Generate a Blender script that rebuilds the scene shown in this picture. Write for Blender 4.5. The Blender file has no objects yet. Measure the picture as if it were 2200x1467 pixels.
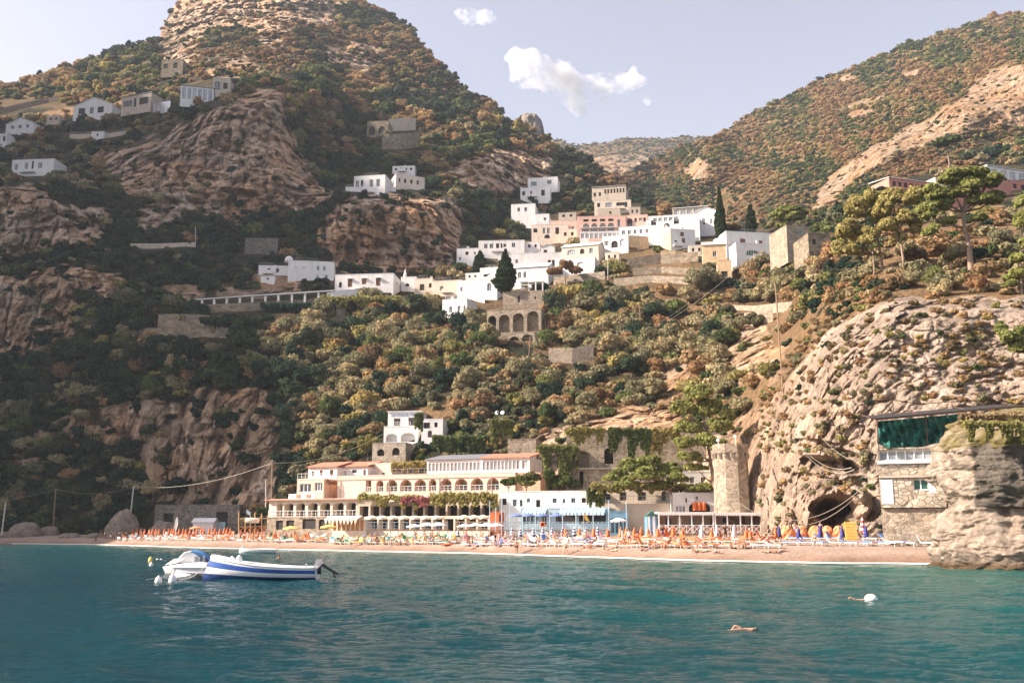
import bpy, math, random
import numpy as np
from mathutils import Vector, Matrix
R_ = math.radians
scene = bpy.context.scene
COL = scene.collection
# ------------------------------------------------------------------ camera
F = 2139.0; CX = 1100.0; CY = 733.5; CAMZ = 2.5
PITCH = math.atan(407.5 / F)
cp, sp = math.cos(PITCH), math.sin(PITCH)
cam_d = bpy.data.cameras.new('camera'); cam = bpy.data.objects.new('camera', cam_d); COL.objects.link(cam)
cam_d.sensor_width = 36; cam_d.lens = 36 * F / 2200.0
cam_d.clip_start = 0.1; cam_d.clip_end = 30000
cam.location = (0, 0, CAMZ); cam.rotation_euler = (math.pi / 2 + PITCH, 0, 0)
scene.camera = cam

def W(u, v, Y):
    """point seen at photo pixel (u,v), Y metres in front of the camera"""
    a = (u - CX) / F; b = (CY - v) / F
    dy = cp - sp * b; dz = sp + cp * b
    t = Y / dy
    return Vector((a * t, Y, CAMZ + dz * t))
def Wn(u, v, Y):
    a = (u - CX) / F; b = (CY - v) / F
    dy = cp - sp * b; dz = sp + cp * b
    t = Y / dy
    return np.stack([a * t, Y + 0 * t, CAMZ + dz * t], -1)
def px(p):
    x, y, z = p[0], p[1], p[2] - CAMZ
    d = y * cp + z * sp; up = -y * sp + z * cp
    return CX + F * x / d, CY - F * up / d
def mpp(v, Y):
    """metres per photo pixel at depth Y"""
    b = (CY - v) / F
    return Y / (cp - sp * b) / F
# ------------------------------------------------------------------ sun and sky
SUN_EL = R_(33); SUN_H = Vector((-0.995, -0.1, 0)).normalized()     # horizontal direction towards the sun
sdir = Vector((SUN_H.x * math.cos(SUN_EL), SUN_H.y * math.cos(SUN_EL), math.sin(SUN_EL)))
sd = bpy.data.lights.new('sun', 'SUN'); sd.energy = 4.6; sd.angle = R_(0.6); sd.color = (1.0, 0.86, 0.72)
so = bpy.data.objects.new('sun', sd); COL.objects.link(so)
so.rotation_euler = sdir.to_track_quat('Z', 'Y').to_euler()
w = bpy.data.worlds.new('World'); scene.world = w; w.use_nodes = True
nt = w.node_tree; bg = nt.nodes['Background']
sky = nt.nodes.new('ShaderNodeTexSky'); sky.sky_type = 'NISHITA'; sky.sun_disc = False
sky.sun_elevation = SUN_EL; sky.sun_rotation = math.atan2(SUN_H.x, SUN_H.y)
sky.air_density = 1.0; sky.dust_density = 2.2; sky.ozone_density = 1.0
hs = nt.nodes.new('ShaderNodeMix'); hs.data_type = 'RGBA'; hs.blend_type = 'MULTIPLY'; hs.inputs[0].default_value = 1
nt.links.new(sky.outputs[0], hs.inputs[6]); hs.inputs[7].default_value = (1.08, 0.865, 0.94, 1)
hv = nt.nodes.new('ShaderNodeHueSaturation'); hv.inputs['Saturation'].default_value = 0.5
nt.links.new(hs.outputs[2], hv.inputs['Color']); nt.links.new(hv.outputs[0], bg.inputs[0])
bg.inputs[1].default_value = 0.094
scene.view_settings.view_transform = 'Standard'; scene.view_settings.look = 'None'
scene.view_settings.exposure = 1.52; scene.view_settings.gamma = 1
# sea air: the far slopes fade a little
def haze():
    m = bpy.data.materials.new('haze'); m.use_nodes = True; n = m.node_tree.nodes; l = m.node_tree.links; n.remove(n['Principled BSDF'])
    v = n.new('ShaderNodeVolumePrincipled'); v.inputs['Color'].default_value = (0.80, 0.88, 1.0, 1); v.inputs['Density'].default_value = 0.00010; v.inputs['Anisotropy'].default_value = 0.2
    l.new(v.outputs[0], n['Material Output'].inputs['Volume'])
    x0, x1, y0, y1, z0, z1 = -1150, 1000, -60, 2300, -2.2, 640
    me = bpy.data.meshes.new('haze')
    me.from_pydata([(x0, y0, z0), (x1, y0, z0), (x1, y1, z0), (x0, y1, z0), (x0, y0, z1), (x1, y0, z1), (x1, y1, z1), (x0, y1, z1)], [], [(0, 3, 2, 1), (4, 5, 6, 7), (0, 1, 5, 4), (1, 2, 6, 5), (2, 3, 7, 6), (3, 0, 4, 7)])
    me.materials.append(m); o = bpy.data.objects.new('haze', me); COL.objects.link(o); o['kind'] = 'stuff'
haze()
try:
    scene.cycles.volume_bounces = 1
    scene.cycles.max_bounces = 6; scene.cycles.transparent_max_bounces = 6
    scene.cycles.use_denoising = True
except Exception: pass
# ------------------------------------------------------------------ numpy noise
_rs = np.random.RandomState(7)
_perm = _rs.permutation(4096).astype(np.int64)
_val = _rs.rand(4096)
def _h(ix, iy, iz):
    return _val[_perm[(_perm[(_perm[ix & 4095] + iy) & 4095] + iz) & 4095]]
def vnoise(p):
    i = np.floor(p).astype(np.int64); f = p - i; f = f * f * (3 - 2 * f)
    x, y, z = i[..., 0], i[..., 1], i[..., 2]; fx, fy, fz = f[..., 0], f[..., 1], f[..., 2]
    def L(a, b, t): return a + (b - a) * t
    c00 = L(_h(x, y, z), _h(x + 1, y, z), fx); c10 = L(_h(x, y + 1, z), _h(x + 1, y + 1, z), fx)
    c01 = L(_h(x, y, z + 1), _h(x + 1, y, z + 1), fx); c11 = L(_h(x, y + 1, z + 1), _h(x + 1, y + 1, z + 1), fx)
    return L(L(c00, c10, fy), L(c01, c11, fy), fz) * 2 - 1
def fbm(p, o=4, g=0.5):
    a = 1; s = 0; t = 0
    for k in range(o):
        s = s + a * vnoise(p * (2.03 ** k) + 17.3 * k); t += a; a *= g
    return s / t
def ridged(p, o=4, g=0.5):
    a = 1; s = 0; t = 0
    for k in range(o):
        s = s + a * (1 - 2 * np.abs(vnoise(p * (2.03 ** k) + 9.1 * k))); t += a; a *= g
    return s / t
def cells(p):
    """crag noise: distance to nearest of jittered lattice points, rounded boulders"""
    i = np.floor(p).astype(np.int64); best = np.full(p.shape[:-1], 9.0)
    for dx in (-1, 0, 1):
        for dy in (-1, 0, 1):
            for dz in (-1, 0, 1):
                cx, cy, cz = i[..., 0] + dx, i[..., 1] + dy, i[..., 2] + dz
                q = np.stack([cx + _h(cx, cy, cz), cy + _h(cy + 31, cz, cx), cz + _h(cz + 77, cx, cy)], -1)
                best = np.minimum(best, ((p - q) ** 2).sum(-1))
    return np.sqrt(best)
def cracks(p):
    """0..1, one along the joints between blocks"""
    i = np.floor(p).astype(np.int64); a = np.full(p.shape[:-1], 9.0); b = a.copy()
    for dx in (-1, 0, 1):
        for dy in (-1, 0, 1):
            for dz in (-1, 0, 1):
                cx, cy, cz = i[..., 0] + dx, i[..., 1] + dy, i[..., 2] + dz
                q = np.stack([cx + _h(cx, cy, cz), cy + _h(cy + 31, cz, cx), cz + _h(cz + 77, cx, cy)], -1); d = ((p - q) ** 2).sum(-1)
                b = np.where(d < a, a, np.minimum(b, d)); a = np.minimum(a, d)
    return np.clip(1 - (np.sqrt(b) - np.sqrt(a)) / .22, 0, 1)
def inpoly(u, v, poly):
    r = np.zeros(u.shape, bool); n = len(poly)
    for i in range(n):
        x1, y1 = poly[i]; x2, y2 = poly[(i + 1) % n]
        if y1 == y2: continue
        c = ((y1 > v) != (y2 > v)) & (u < (x2 - x1) * (v - y1) / (y2 - y1) + x1)
        r ^= c
    return r
# ------------------------------------------------------------------ materials
MATS = {}
def _mat(name):
    m = bpy.data.materials.new(name); m.use_nodes = True; MATS[name] = m
    n = m.node_tree.nodes; l = m.node_tree.links
    return m, n, l, n['Principled BSDF']
def N(n, t, **k):
    x = n.new('ShaderNode' + t)
    for a, b in k.items(): setattr(x, a, b)
    return x
def ramp(n, stops):
    r = n.new('ShaderNodeValToRGB'); e = r.color_ramp.elements
    while len(e) < len(stops): e.new(0.5)
    for i, (p, c) in enumerate(stops): e[i].position = p; e[i].color = (c[0], c[1], c[2], 1)
    return r
def mixn(n, l, fac, a, b, mode='MIX'):
    m = n.new('ShaderNodeMix'); m.data_type = 'RGBA'; m.blend_type = mode
    for s, x in ((0, fac), (6, a), (7, b)):
        if hasattr(x, 'is_linked') or isinstance(x, bpy.types.NodeSocket): l.new(x, m.inputs[s])
        elif isinstance(x, (int, float)): m.inputs[s].default_value = x
        else: m.inputs[s].default_value = (x[0], x[1], x[2], 1)
    return m.outputs[2]
def noise_node(n, l, vec, scale, detail=5, rough=0.6, vs=(1, 1, 1)):
    mp = n.new('ShaderNodeMapping'); mp.inputs['Scale'].default_value = vs; l.new(vec, mp.inputs[0])
    t = n.new('ShaderNodeTexNoise'); t.inputs['Scale'].default_value = scale; t.inputs['Detail'].default_value = detail
    t.inputs['Roughness'].default_value = rough; l.new(mp.outputs[0], t.inputs['Vector'])
    return t.outputs['Fac']
def worldpos(n): return n.new('ShaderNodeNewGeometry').outputs['Position']
def objpos(n): return n.new('ShaderNodeTexCoord').outputs['Object']
def bump(n, l, h, dist, strength, bsdf, prev=None):
    b = n.new('ShaderNodeBump'); b.inputs['Distance'].default_value = dist; b.inputs['Strength'].default_value = strength
    l.new(h, b.inputs['Height'])
    if prev: l.new(prev, b.inputs['Normal'])
    if bsdf: l.new(b.outputs[0], bsdf.inputs['Normal'])
    return b.outputs[0]
def plain(name, c, rough=0.6, var=0.12, scale=3.0, metal=0, bmp=0.0, stain_shade=0.0):
    """painted / plastered / cloth surface with mottling"""
    if name in MATS: return MATS[name]
    m, n, l, b = _mat(name)
    p = worldpos(n)
    f = noise_node(n, l, p, scale, 4, 0.6)
    lo = [max(0, x * (1 - var)) for x in c]; hi = [min(1, x * (1 + var)) for x in c]
    r = ramp(n, [(0.3, lo), (0.7, hi)]); l.new(f, r.inputs[0]); out = r.outputs[0]
    if stain_shade:
        f2 = noise_node(n, l, p, 0.9, 6, 0.7, (1, 1, 0.25))
        r2 = ramp(n, [(0.5, (1, 1, 1)), (0.72, (1 - stain_shade, 1 - stain_shade * 1.05, 1 - stain_shade * 1.2))]); l.new(f2, r2.inputs[0])
        out = mixn(n, l, 1.0, out, r2.outputs[0], 'MULTIPLY')
    l.new(out, b.inputs['Base Color'])
    b.inputs['Roughness'].default_value = rough; b.inputs['Metallic'].default_value = metal
    if bmp: bump(n, l, f, 0.1, bmp, b)
    return m
# ------------------------------------------------------------------ mesh building
class MB:
    def __init__(s): s.v = []; s.f = []; s.m = []; s.mi = 0
    def add(s, vs, fs, mi=None):
        o = len(s.v); s.v.extend([tuple(x) for x in vs])
        for q in fs: s.f.append(tuple(i + o for i in q)); s.m.append(s.mi if mi is None else mi)
        return s
    def box(s, x0, x1, y0, y1, z0, z1, mi=None):
        return s.add([(x0, y0, z0), (x1, y0, z0), (x1, y1, z0), (x0, y1, z0), (x0, y0, z1), (x1, y0, z1), (x1, y1, z1), (x0, y1, z1)],
              [(0, 3, 2, 1), (4, 5, 6, 7), (0, 1, 5, 4), (1, 2, 6, 5), (2, 3, 7, 6), (3, 0, 4, 7)], mi)
    def tube(s, pts, rad, n=6, mi=None, cap=True):
        pts = [Vector(p) for p in pts]
        rr = rad if isinstance(rad, (list, tuple)) else [rad] * len(pts)
        rings = []; prev = None
        for i, p in enumerate(pts):
            d = (pts[min(i + 1, len(pts) - 1)] - pts[max(i - 1, 0)])
            d = d.normalized() if d.length > 1e-9 else Vector((0, 0, 1))
            a = d.orthogonal().normalized() if prev is None else (prev - d * prev.dot(d))
            a = a.normalized() if a.length > 1e-6 else d.orthogonal().normalized()
            prev = a; b = d.cross(a)
            rings.append([p + (a * math.cos(t) + b * math.sin(t)) * rr[i] for t in [2 * math.pi * k / n for k in range(n)]])
        vs = [q for r in rings for q in r]; fs = []
        for i in range(len(pts) - 1):
            for k in range(n):
                fs.append((i * n + k, i * n + (k + 1) % n, (i + 1) * n + (k + 1) % n, (i + 1) * n + k))
        if cap: fs.append(tuple(range(n))[::-1]); fs.append(tuple((len(pts) - 1) * n + k for k in range(n)))
        return s.add(vs, fs, mi)
    def lathe(s, prof, n=10, c=(0, 0, 0), mi=None, sx=1, sy=1):
        """prof = [(r,z)...]"""
        vs = []; fs = []
        for r, z in prof:
            for k in range(n):
                t = 2 * math.pi * k / n; vs.append((c[0] + r * sx * math.cos(t), c[1] + r * sy * math.sin(t), c[2] + z))
        for i in range(len(prof) - 1):
            for k in range(n): fs.append((i * n + k, i * n + (k + 1) % n, (i + 1) * n + (k + 1) % n, (i + 1) * n + k))
        fs.append(tuple(range(n))[::-1]); fs.append(tuple((len(prof) - 1) * n + k for k in range(n)))
        return s.add(vs, fs, mi)
    def mesh(s, name, mats, smooth=False):
        me = bpy.data.meshes.new(name); me.from_pydata(s.v, [], s.f)
        for m in (mats if isinstance(mats, (list, tuple)) else [mats]): me.materials.append(MATS[m] if isinstance(m, str) else m)
        me.polygons.foreach_set('material_index', s.m)
        if smooth: me.polygons.foreach_set('use_smooth', [True] * len(s.f))
        me.update(); return me
    def build(s, name, mats, parent=None, smooth=False, loc=None, rz=0):
        o = bpy.data.objects.new(name, s.mesh(name, mats, smooth)); COL.objects.link(o)
        if parent: o.parent = parent
        if loc is not None: o.location = loc
        if rz: o.rotation_euler.z = rz
        return o
def meshobj(name, me, parent=None, loc=None, rz=0, sc=None):
    o = bpy.data.objects.new(name, me); COL.objects.link(o)
    if parent: o.parent = parent
    if loc is not None: o.location = loc
    if rz: o.rotation_euler.z = rz
    if sc is not None: o.scale = sc if hasattr(sc, '__len__') else (sc, sc, sc)
    return o
def tag(o, label=None, cat=None, group=None, kind=None):
    if label: o['label'] = label
    if cat: o['category'] = cat
    if group: o['group'] = group
    if kind: o['kind'] = kind
    return o
def empty(name, loc, rz, label, cat, group=None):
    o = bpy.data.objects.new(name, None); COL.objects.link(o); o.location = loc; o.rotation_euler.z = rz
    o.empty_display_size = 0.2
    return tag(o, label, cat, group)
def npmesh(name, V, Fq, mats, smooth=True, attrs=None):
    me = bpy.data.meshes.new(name)
    me.vertices.add(len(V)); me.vertices.foreach_set('co', np.asarray(V, np.float32).ravel())
    k = Fq.shape[1]; me.loops.add(Fq.size); me.polygons.add(len(Fq))
    me.loops.foreach_set('vertex_index', Fq.astype(np.int32).ravel())
    me.polygons.foreach_set('loop_start', np.arange(0, Fq.size, k, dtype=np.int32))
    me.polygons.foreach_set('use_smooth', np.full(len(Fq), smooth))
    for m in mats: me.materials.append(MATS[m] if isinstance(m, str) else m)
    for a, d in (attrs or {}).items():
        at = me.attributes.new(a, 'FLOAT', 'POINT'); at.data.foreach_set('value', np.asarray(d, np.float32).ravel())
    me.update(calc_edges=True)
    return me
# ------------------------------------------------------------------ terrain materials
def attr(n, name):
    a = n.new('ShaderNodeAttribute'); a.attribute_name = name; return a.outputs['Fac']
def terrain_mat(name, soils, rocks, gain=1.0):
    m, n, l, b = _mat(name); p = worldpos(n)
    # rock: pale limestone, ochre washes, grey streaks running down
    streak = noise_node(n, l, p, 0.16, 9, 0.66, (1, 1, 0.18))
    big = noise_node(n, l, p, 0.035, 5, 0.6)
    fine = noise_node(n, l, p, 0.55, 10, 0.8)
    strata = noise_node(n, l, p, 0.12, 7, 0.65, (0.25, 0.25, 3.0))
    r1 = ramp(n, [(0.3, rocks[0]), (0.44, rocks[1]), (0.54, rocks[2]), (0.68, rocks[3])]); l.new(streak, r1.inputs[0])
    r2 = ramp(n, [(0.3, (0.55, 0.54, 0.53)), (0.5, (0.95, 0.94, 0.93)), (0.66, (1.3, 1.22, 1.1))]); l.new(fine, r2.inputs[0])
    rc = mixn(n, l, 0.85, r1.outputs[0], r2.outputs[0], 'MULTIPLY')
    r3 = ramp(n, [(0.35, (1.1, 0.85, 0.62)), (0.55, (0.95, 0.95, 1.0)), (0.7, (0.86, 0.87, 0.9))]); l.new(big, r3.inputs[0])
    rc = mixn(n, l, 0.8, rc, r3.outputs[0], 'MULTIPLY')
    r4 = ramp(n, [(0.38, (0.68, 0.67, 0.66)), (0.5, (1, 1, 1))]); l.new(strata, r4.inputs[0])
    rc = mixn(n, l, 0.6, rc, r4.outputs[0], 'MULTIPLY')
    wv = n.new('ShaderNodeMapping'); wv.inputs['Scale'].default_value = (1, 1, .45); l.new(p, wv.inputs[0])
    nz = n.new('ShaderNodeTexNoise'); nz.inputs['Scale'].default_value = .25; nz.inputs['Detail'].default_value = 5; l.new(wv.outputs[0], nz.inputs['Vector'])
    vm = n.new('ShaderNodeVectorMath'); vm.operation = 'MULTIPLY_ADD'; l.new(nz.outputs['Color'], vm.inputs[0]); vm.inputs[1].default_value = (7, 7, 7); l.new(wv.outputs[0], vm.inputs[2])
    vo = n.new('ShaderNodeTexVoronoi'); vo.feature = 'DISTANCE_TO_EDGE'; vo.inputs['Scale'].default_value = .16; l.new(vm.outputs[0], vo.inputs['Vector'])
    vq = n.new('ShaderNodeTexVoronoi'); vq.feature = 'DISTANCE_TO_EDGE'; vq.inputs['Scale'].default_value = .5; l.new(vm.outputs[0], vq.inputs['Vector'])
    k1 = ramp(n, [(0.0, (.5, .48, .46)), (0.07, (1, 1, 1))]); l.new(vo.outputs['Distance'], k1.inputs[0]); k2 = ramp(n, [(0.0, (.66, .64, .62)), (0.06, (1, 1, 1))]); l.new(vq.outputs['Distance'], k2.inputs[0])
    crk = mixn(n, l, 1.0, k1.outputs[0], k2.outputs[0], 'MULTIPLY'); rc = mixn(n, l, .75, rc, crk, 'MULTIPLY')
    # soil and dry grass
    s1 = noise_node(n, l, p, 0.07, 6, 0.65); s2 = noise_node(n, l, p, 1.1, 6, 0.7)
    q1 = ramp(n, [(0.35, soils[0]), (0.5, soils[1]), (0.65, soils[2])]); l.new(s1, q1.inputs[0])
    q2 = ramp(n, [(0.3, (0.55, 0.55, 0.55)), (0.7, (1.3, 1.25, 1.1))]); l.new(s2, q2.inputs[0])
    sc = mixn(n, l, 0.9, q1.outputs[0], q2.outputs[0], 'MULTIPLY')
    dry = attr(n, 'dry'); sc = mixn(n, l, dry, sc, mixn(n, l, 1.0, (0.40, 0.26, 0.15), q2.outputs[0], 'MULTIPLY'))
    rc = mixn(n, l, attr(n, 'pale'), mixn(n, l, 1.0, rc, (gain, gain * .97, gain * .93), 'MULTIPLY'), mixn(n, l, .42, mixn(n, l, 1.0, rc, (1.25, 1.2, 1.2), 'MULTIPLY'), (.56, .47, .385)))
    col = mixn(n, l, attr(n, 'rock'), sc, rc)
    l.new(col, b.inputs['Base Color']); b.inputs['Roughness'].default_value = 0.95; b.inputs['Specular IOR Level'].default_value = 0.15
    n1 = bump(n, l, fine, 2.2, 1.0, None); n3 = bump(n, l, crk, 1.2, 0.8, None, n1); n2 = bump(n, l, streak, 5.0, 0.9, b, n3)
    return m
terrain_mat('hillside', [(0.022, 0.034, 0.022), (0.06, 0.06, 0.035), (0.16, 0.115, 0.065)],
            [(0.20, 0.155, 0.115), (0.46, 0.34, 0.24), (0.62, 0.49, 0.36), (0.76, 0.66, 0.54)], 1.5)
terrain_mat('mountain', [(0.10, 0.10, 0.05), (0.21, 0.145, 0.075), (0.34, 0.22, 0.12)],
            [(0.18, 0.14, 0.10), (0.38, 0.28, 0.19), (0.5, 0.39, 0.28), (0.6, 0.51, 0.41)], 1.15)
terrain_mat('headland', [(0.10, 0.08, 0.04), (0.22, 0.15, 0.07), (0.34, 0.22, 0.11)],
            [(0.20, 0.155, 0.12), (0.42, 0.335, 0.265), (0.52, 0.43, 0.35), (0.60, 0.52, 0.44)])

terrain_mat('peak_stone', [(.1, .1, .06), (.2, .16, .1), (.3, .24, .16)], [(.16, .15, .14), (.28, .265, .245), (.36, .34, .31), (.44, .42, .39)])
def depth_field(cols, U, V):
    """cols: {u: [(v,Y)...]} -> smooth depth at pixel grid (U columns, V[col,row])"""
    us = sorted(cols); vg = np.linspace(-200, 1250, 291)
    T = []
    for u in us:
        pts = sorted(cols[u]); T.append(np.interp(vg, [p[0] for p in pts], [p[1] for p in pts]))
    T = np.log(np.array(T)); ug = np.arange(us[0], us[-1] + 1, 10.0)
    G = np.stack([np.interp(ug, us, T[:, j]) for j in range(len(vg))], 1)
    for _ in range(3):
        P = np.pad(G, ((2, 2), (1, 1)), 'edge'); G = (P[:-4, 1:-1] + P[1:-3, 1:-1] + P[2:-2, 1:-1] + P[3:-1, 1:-1] + P[4:, 1:-1]) / 5
        P = np.pad(G, ((0, 0), (1, 1)), 'edge'); G = (P[:, :-2] + P[:, 1:-1] + P[:, 2:]) / 3
    iu = np.clip((U - ug[0]) / 10.0, 0, len(ug) - 1.001); iv = np.clip((V - vg[0]) / 5.0, 0, len(vg) - 1.001)
    a = iu.astype(int); b = iv.astype(int); fa = iu - a; fb = iv - b
    return np.exp((G[a, b] * (1 - fa) + G[a + 1, b] * fa) * (1 - fb) + (G[a, b + 1] * (1 - fa) + G[a + 1, b + 1] * fa) * fb)

class Sheet:
    """a stretch of terrain: profile columns resampled to a fine grid, crags pushed out along the line of sight"""
    def __init__(s, name, cols, base, top, u0, u1, nu, nv, mat, rocks, drys, crag, rough_top=6, back=(60, -35)):
        uu = np.linspace(u0, u1, nu); tt = np.linspace(0, 1, nv)
        tb = np.interp(uu, *zip(*top)); bb = np.interp(uu, *zip(*base))
        q = np.stack([uu * 0.02, 0 * uu, 0 * uu + 3.7], -1)
        tb = tb + rough_top * fbm(q * 1.0, 4, 0.6)
        U = np.repeat(uu[:, None], nv, 1); V = bb[:, None] + (tb - bb)[:, None] * tt[None, :]
        Y = depth_field(cols, U, V)
        P = Wn(U, V, Y)
        wq = P / 14.0
        wu = U + 30 * fbm(wq, 4, 0.65) * (300 / np.maximum(Y, 150)); wv = V + 30 * fbm(wq + 50, 4, 0.65) * (300 / np.maximum(Y, 150))
        def mask(polys, soft=0):
            r = np.zeros(U.shape)
            for pl in polys:
                w = 1.0
                if isinstance(pl, tuple): pl, w = pl
                r = np.maximum(r, inpoly(wu, wv, pl) * w)
            for _ in range(1):
                Pp = np.pad(r, 1, 'edge'); r = (Pp[:-2, 1:-1] + Pp[2:, 1:-1] + Pp[1:-1, :-2] + Pp[1:-1, 2:] + r) / 5
            return r
        rock = mask(rocks); dry = mask(drys)
        rock = np.clip(rock + (rock > 0) * (rock < .9) * 0.9 * fbm(P / 9, 4), 0, 1)
        rs_ = rock.copy()
        for _ in range(4):
            Pp = np.pad(rs_, 1, 'edge'); rs_ = (Pp[:-2, 1:-1] + Pp[2:, 1:-1] + Pp[1:-1, :-2] + Pp[1:-1, 2:]) / 4
        disp = crag(P, rs_, U, V)
        fade = np.minimum(1, np.minimum(tt * 25, (1 - tt) * 25))[None, :]
        L = np.linalg.norm(P - np.array([0, 0, CAMZ]), axis=-1)
        k = 1 - disp * fade / L
        P = np.array([0, 0, CAMZ]) + (P - np.array([0, 0, CAMZ])) * k[..., None]
        s.P, s.U, s.V, s.rock, s.dry, s.nu, s.nv, s.u0, s.u1 = P, U, V, rock, dry, nu, nv, u0, u1
        s.uu, s.tb, s.bb = uu, tb, bb
        # the far side, falling away behind the skyline
        ex = []
        prev = P[:, -1]
        for i in range(3):
            prev = prev + np.stack([prev[:, 0] * 0.05, np.full(nu, back[0] * (i + 1)), np.full(nu, back[1] * (i + 1))], -1); ex.append(prev)
        PP = np.concatenate([P, np.stack(ex, 1)], 1); n2 = nv + 3
        rk = np.concatenate([rock, np.repeat(rock[:, -1:], 3, 1)], 1); dr = np.concatenate([dry, np.repeat(dry[:, -1:], 3, 1)], 1)
        i, j = np.meshgrid(np.arange(nu - 1), np.arange(n2 - 1), indexing='ij')
        a = (i * n2 + j).ravel()
        Fq = np.stack([a, a + n2, a + n2 + 1, a + 1], -1)
        me = npmesh(name, PP.reshape(-1, 3), Fq, [mat], True, {'rock': rk, 'dry': dr, 'pale': np.clip((150 - PP[..., 1]) / 30, 0, 1)})
        s.o = tag(meshobj(name, me), kind='structure')
    def idx(s, u, v):
        i = int(round((u - s.u0) / (s.u1 - s.u0) * (s.nu - 1))); i = min(max(i, 0), s.nu - 1)
        j = int(round((v - s.bb[i]) / (s.tb[i] - s.bb[i]) * (s.nv - 1)))
        return i, j
    def at(s, u, v):
        i, j = s.idx(u, v); j = min(max(j, 0), s.nv - 1)
        return Vector(s.P[i, j])
    def ok(s, u, v):
        i, j = s.idx(u, v); return 0 <= j < s.nv

HC = {
 -500: [(1180, 228), (1090, 234), (900, 245), (770, 260), (560, 285), (400, 330), (330, 400), (250, 520), (170, 640), (50, 760), (-100, 850)],
 0: [(1160, 230), (1090, 234), (950, 238), (780, 248), (760, 262), (600, 272), (560, 290), (400, 305), (370, 400), (340, 430), (280, 480), (220, 560), (185, 640), (-100, 900)],
 150: [(1155, 228), (1090, 231), (950, 235), (850, 240), (740, 250), (580, 268), (540, 285), (420, 300), (380, 360), (300, 430), (240, 490), (150, 640), (-100, 900)],
 300: [(1145, 222), (1080, 225), (960, 230), (850, 236), (700, 250), (550, 290), (500, 310), (440, 325), (330, 350), (290, 400), (210, 480), (100, 620), (-100, 880)],
 450: [(1142, 208), (1075, 213), (850, 230), (700, 248), (640, 262), (620, 275), (500, 315), (450, 330), (230, 360), (200, 420), (120, 520), (60, 600), (-100, 800)],
 600: [(1140, 192), (1080, 197), (900, 214), (700, 246), (620, 275), (595, 285), (560, 310), (450, 335), (200, 372), (180, 420), (100, 540), (-100, 760)],
 750: [(1140, 182), (1060, 188), (900, 205), (700, 246), (640, 268), (600, 290), (570, 318), (430, 330), (400, 370), (300, 430), (200, 500), (100, 600), (-30, 720), (-150, 800)],
 900: [(1145, 172), (1040, 178), (950, 190), (800, 222), (700, 245), (640, 268), (590, 320), (440, 336), (410, 365), (330, 420), (250, 480), (150, 590), (60, 680), (-100, 800)],
 1050: [(1150, 165), (1050, 172), (960, 184), (800, 215), (700, 240), (640, 262), (580, 310), (540, 345), (430, 385), (330, 410), (260, 520), (200, 620), (-100, 800)],
 1150: [(1150, 158), (1050, 164), (950, 178), (800, 212), (700, 238), (620, 268), (560, 320), (500, 370), (420, 410), (340, 450), (280, 560), (250, 640)],
 1300: [(1150, 153), (1060, 158), (920, 168), (900, 180), (800, 205), (700, 230), (600, 262), (540, 300), (500, 340), (450, 400), (380, 470), (300, 600)],
 1450: [(1150, 148), (1060, 153), (930, 162), (850, 185), (700, 222), (600, 252), (540, 285), (480, 330), (440, 380), (300, 600)],
 1600: [(1155, 130), (1090, 133), (960, 139), (800, 162), (700, 200), (600, 240), (560, 262), (500, 300), (440, 360), (300, 500)],
 1680: [(1155, 112), (1060, 115), (900, 122), (800, 138), (700, 190), (620, 225), (540, 262), (480, 290), (400, 400), (300, 500)],
 1780: [(1160, 100), (1050, 104), (900, 108), (750, 114), (700, 128), (600, 165), (520, 215), (440, 280), (380, 380), (300, 460)],
 1900: [(1160, 95), (1050, 98), (900, 101), (680, 110), (640, 118), (580, 132), (500, 170), (440, 230), (400, 300), (350, 400), (250, 480)],
 2050: [(1170, 88), (1050, 92), (900, 96), (660, 108), (600, 125), (520, 150), (440, 220), (400, 290), (340, 380), (250, 470)],
 2200: [(1180, 84), (1050, 88), (900, 93), (660, 105), (600, 120), (500, 155), (420, 220), (380, 290), (330, 370), (250, 470)],
 2600: [(1200, 82), (1050, 86), (900, 90), (660, 102), (600, 116), (500, 150), (420, 210), (380, 280), (330, 360), (250, 460)]}
HTOP = [(-500, 260), (-100, 205), (0, 190), (60, 170), (130, 152), (200, 132), (245, 110), (290, 98), (340, 92), (350, 60), (370, 20), (400, -15), (470, -60), (700, -50), (780, 0), (830, 20), (870, 50), (910, 100), (960, 150), (1000, 190), (1050, 218), (1090, 255), (1120, 275), (1180, 302), (1250, 340), (1300, 365), (1340, 388), (1370, 420), (1420, 455), (1560, 480), (1700, 480), (1760, 460), (1800, 435), (1900, 400), (2000, 370), (2100, 335), (2200, 305), (2600, 250)]
HBASE = [(-500, 1175), (0, 1160), (300, 1146), (600, 1142), (900, 1147), (1200, 1152), (1500, 1156), (1620, 1158), (1700, 1162), (2000, 1172), (2200, 1195), (2600, 1215)]
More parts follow.
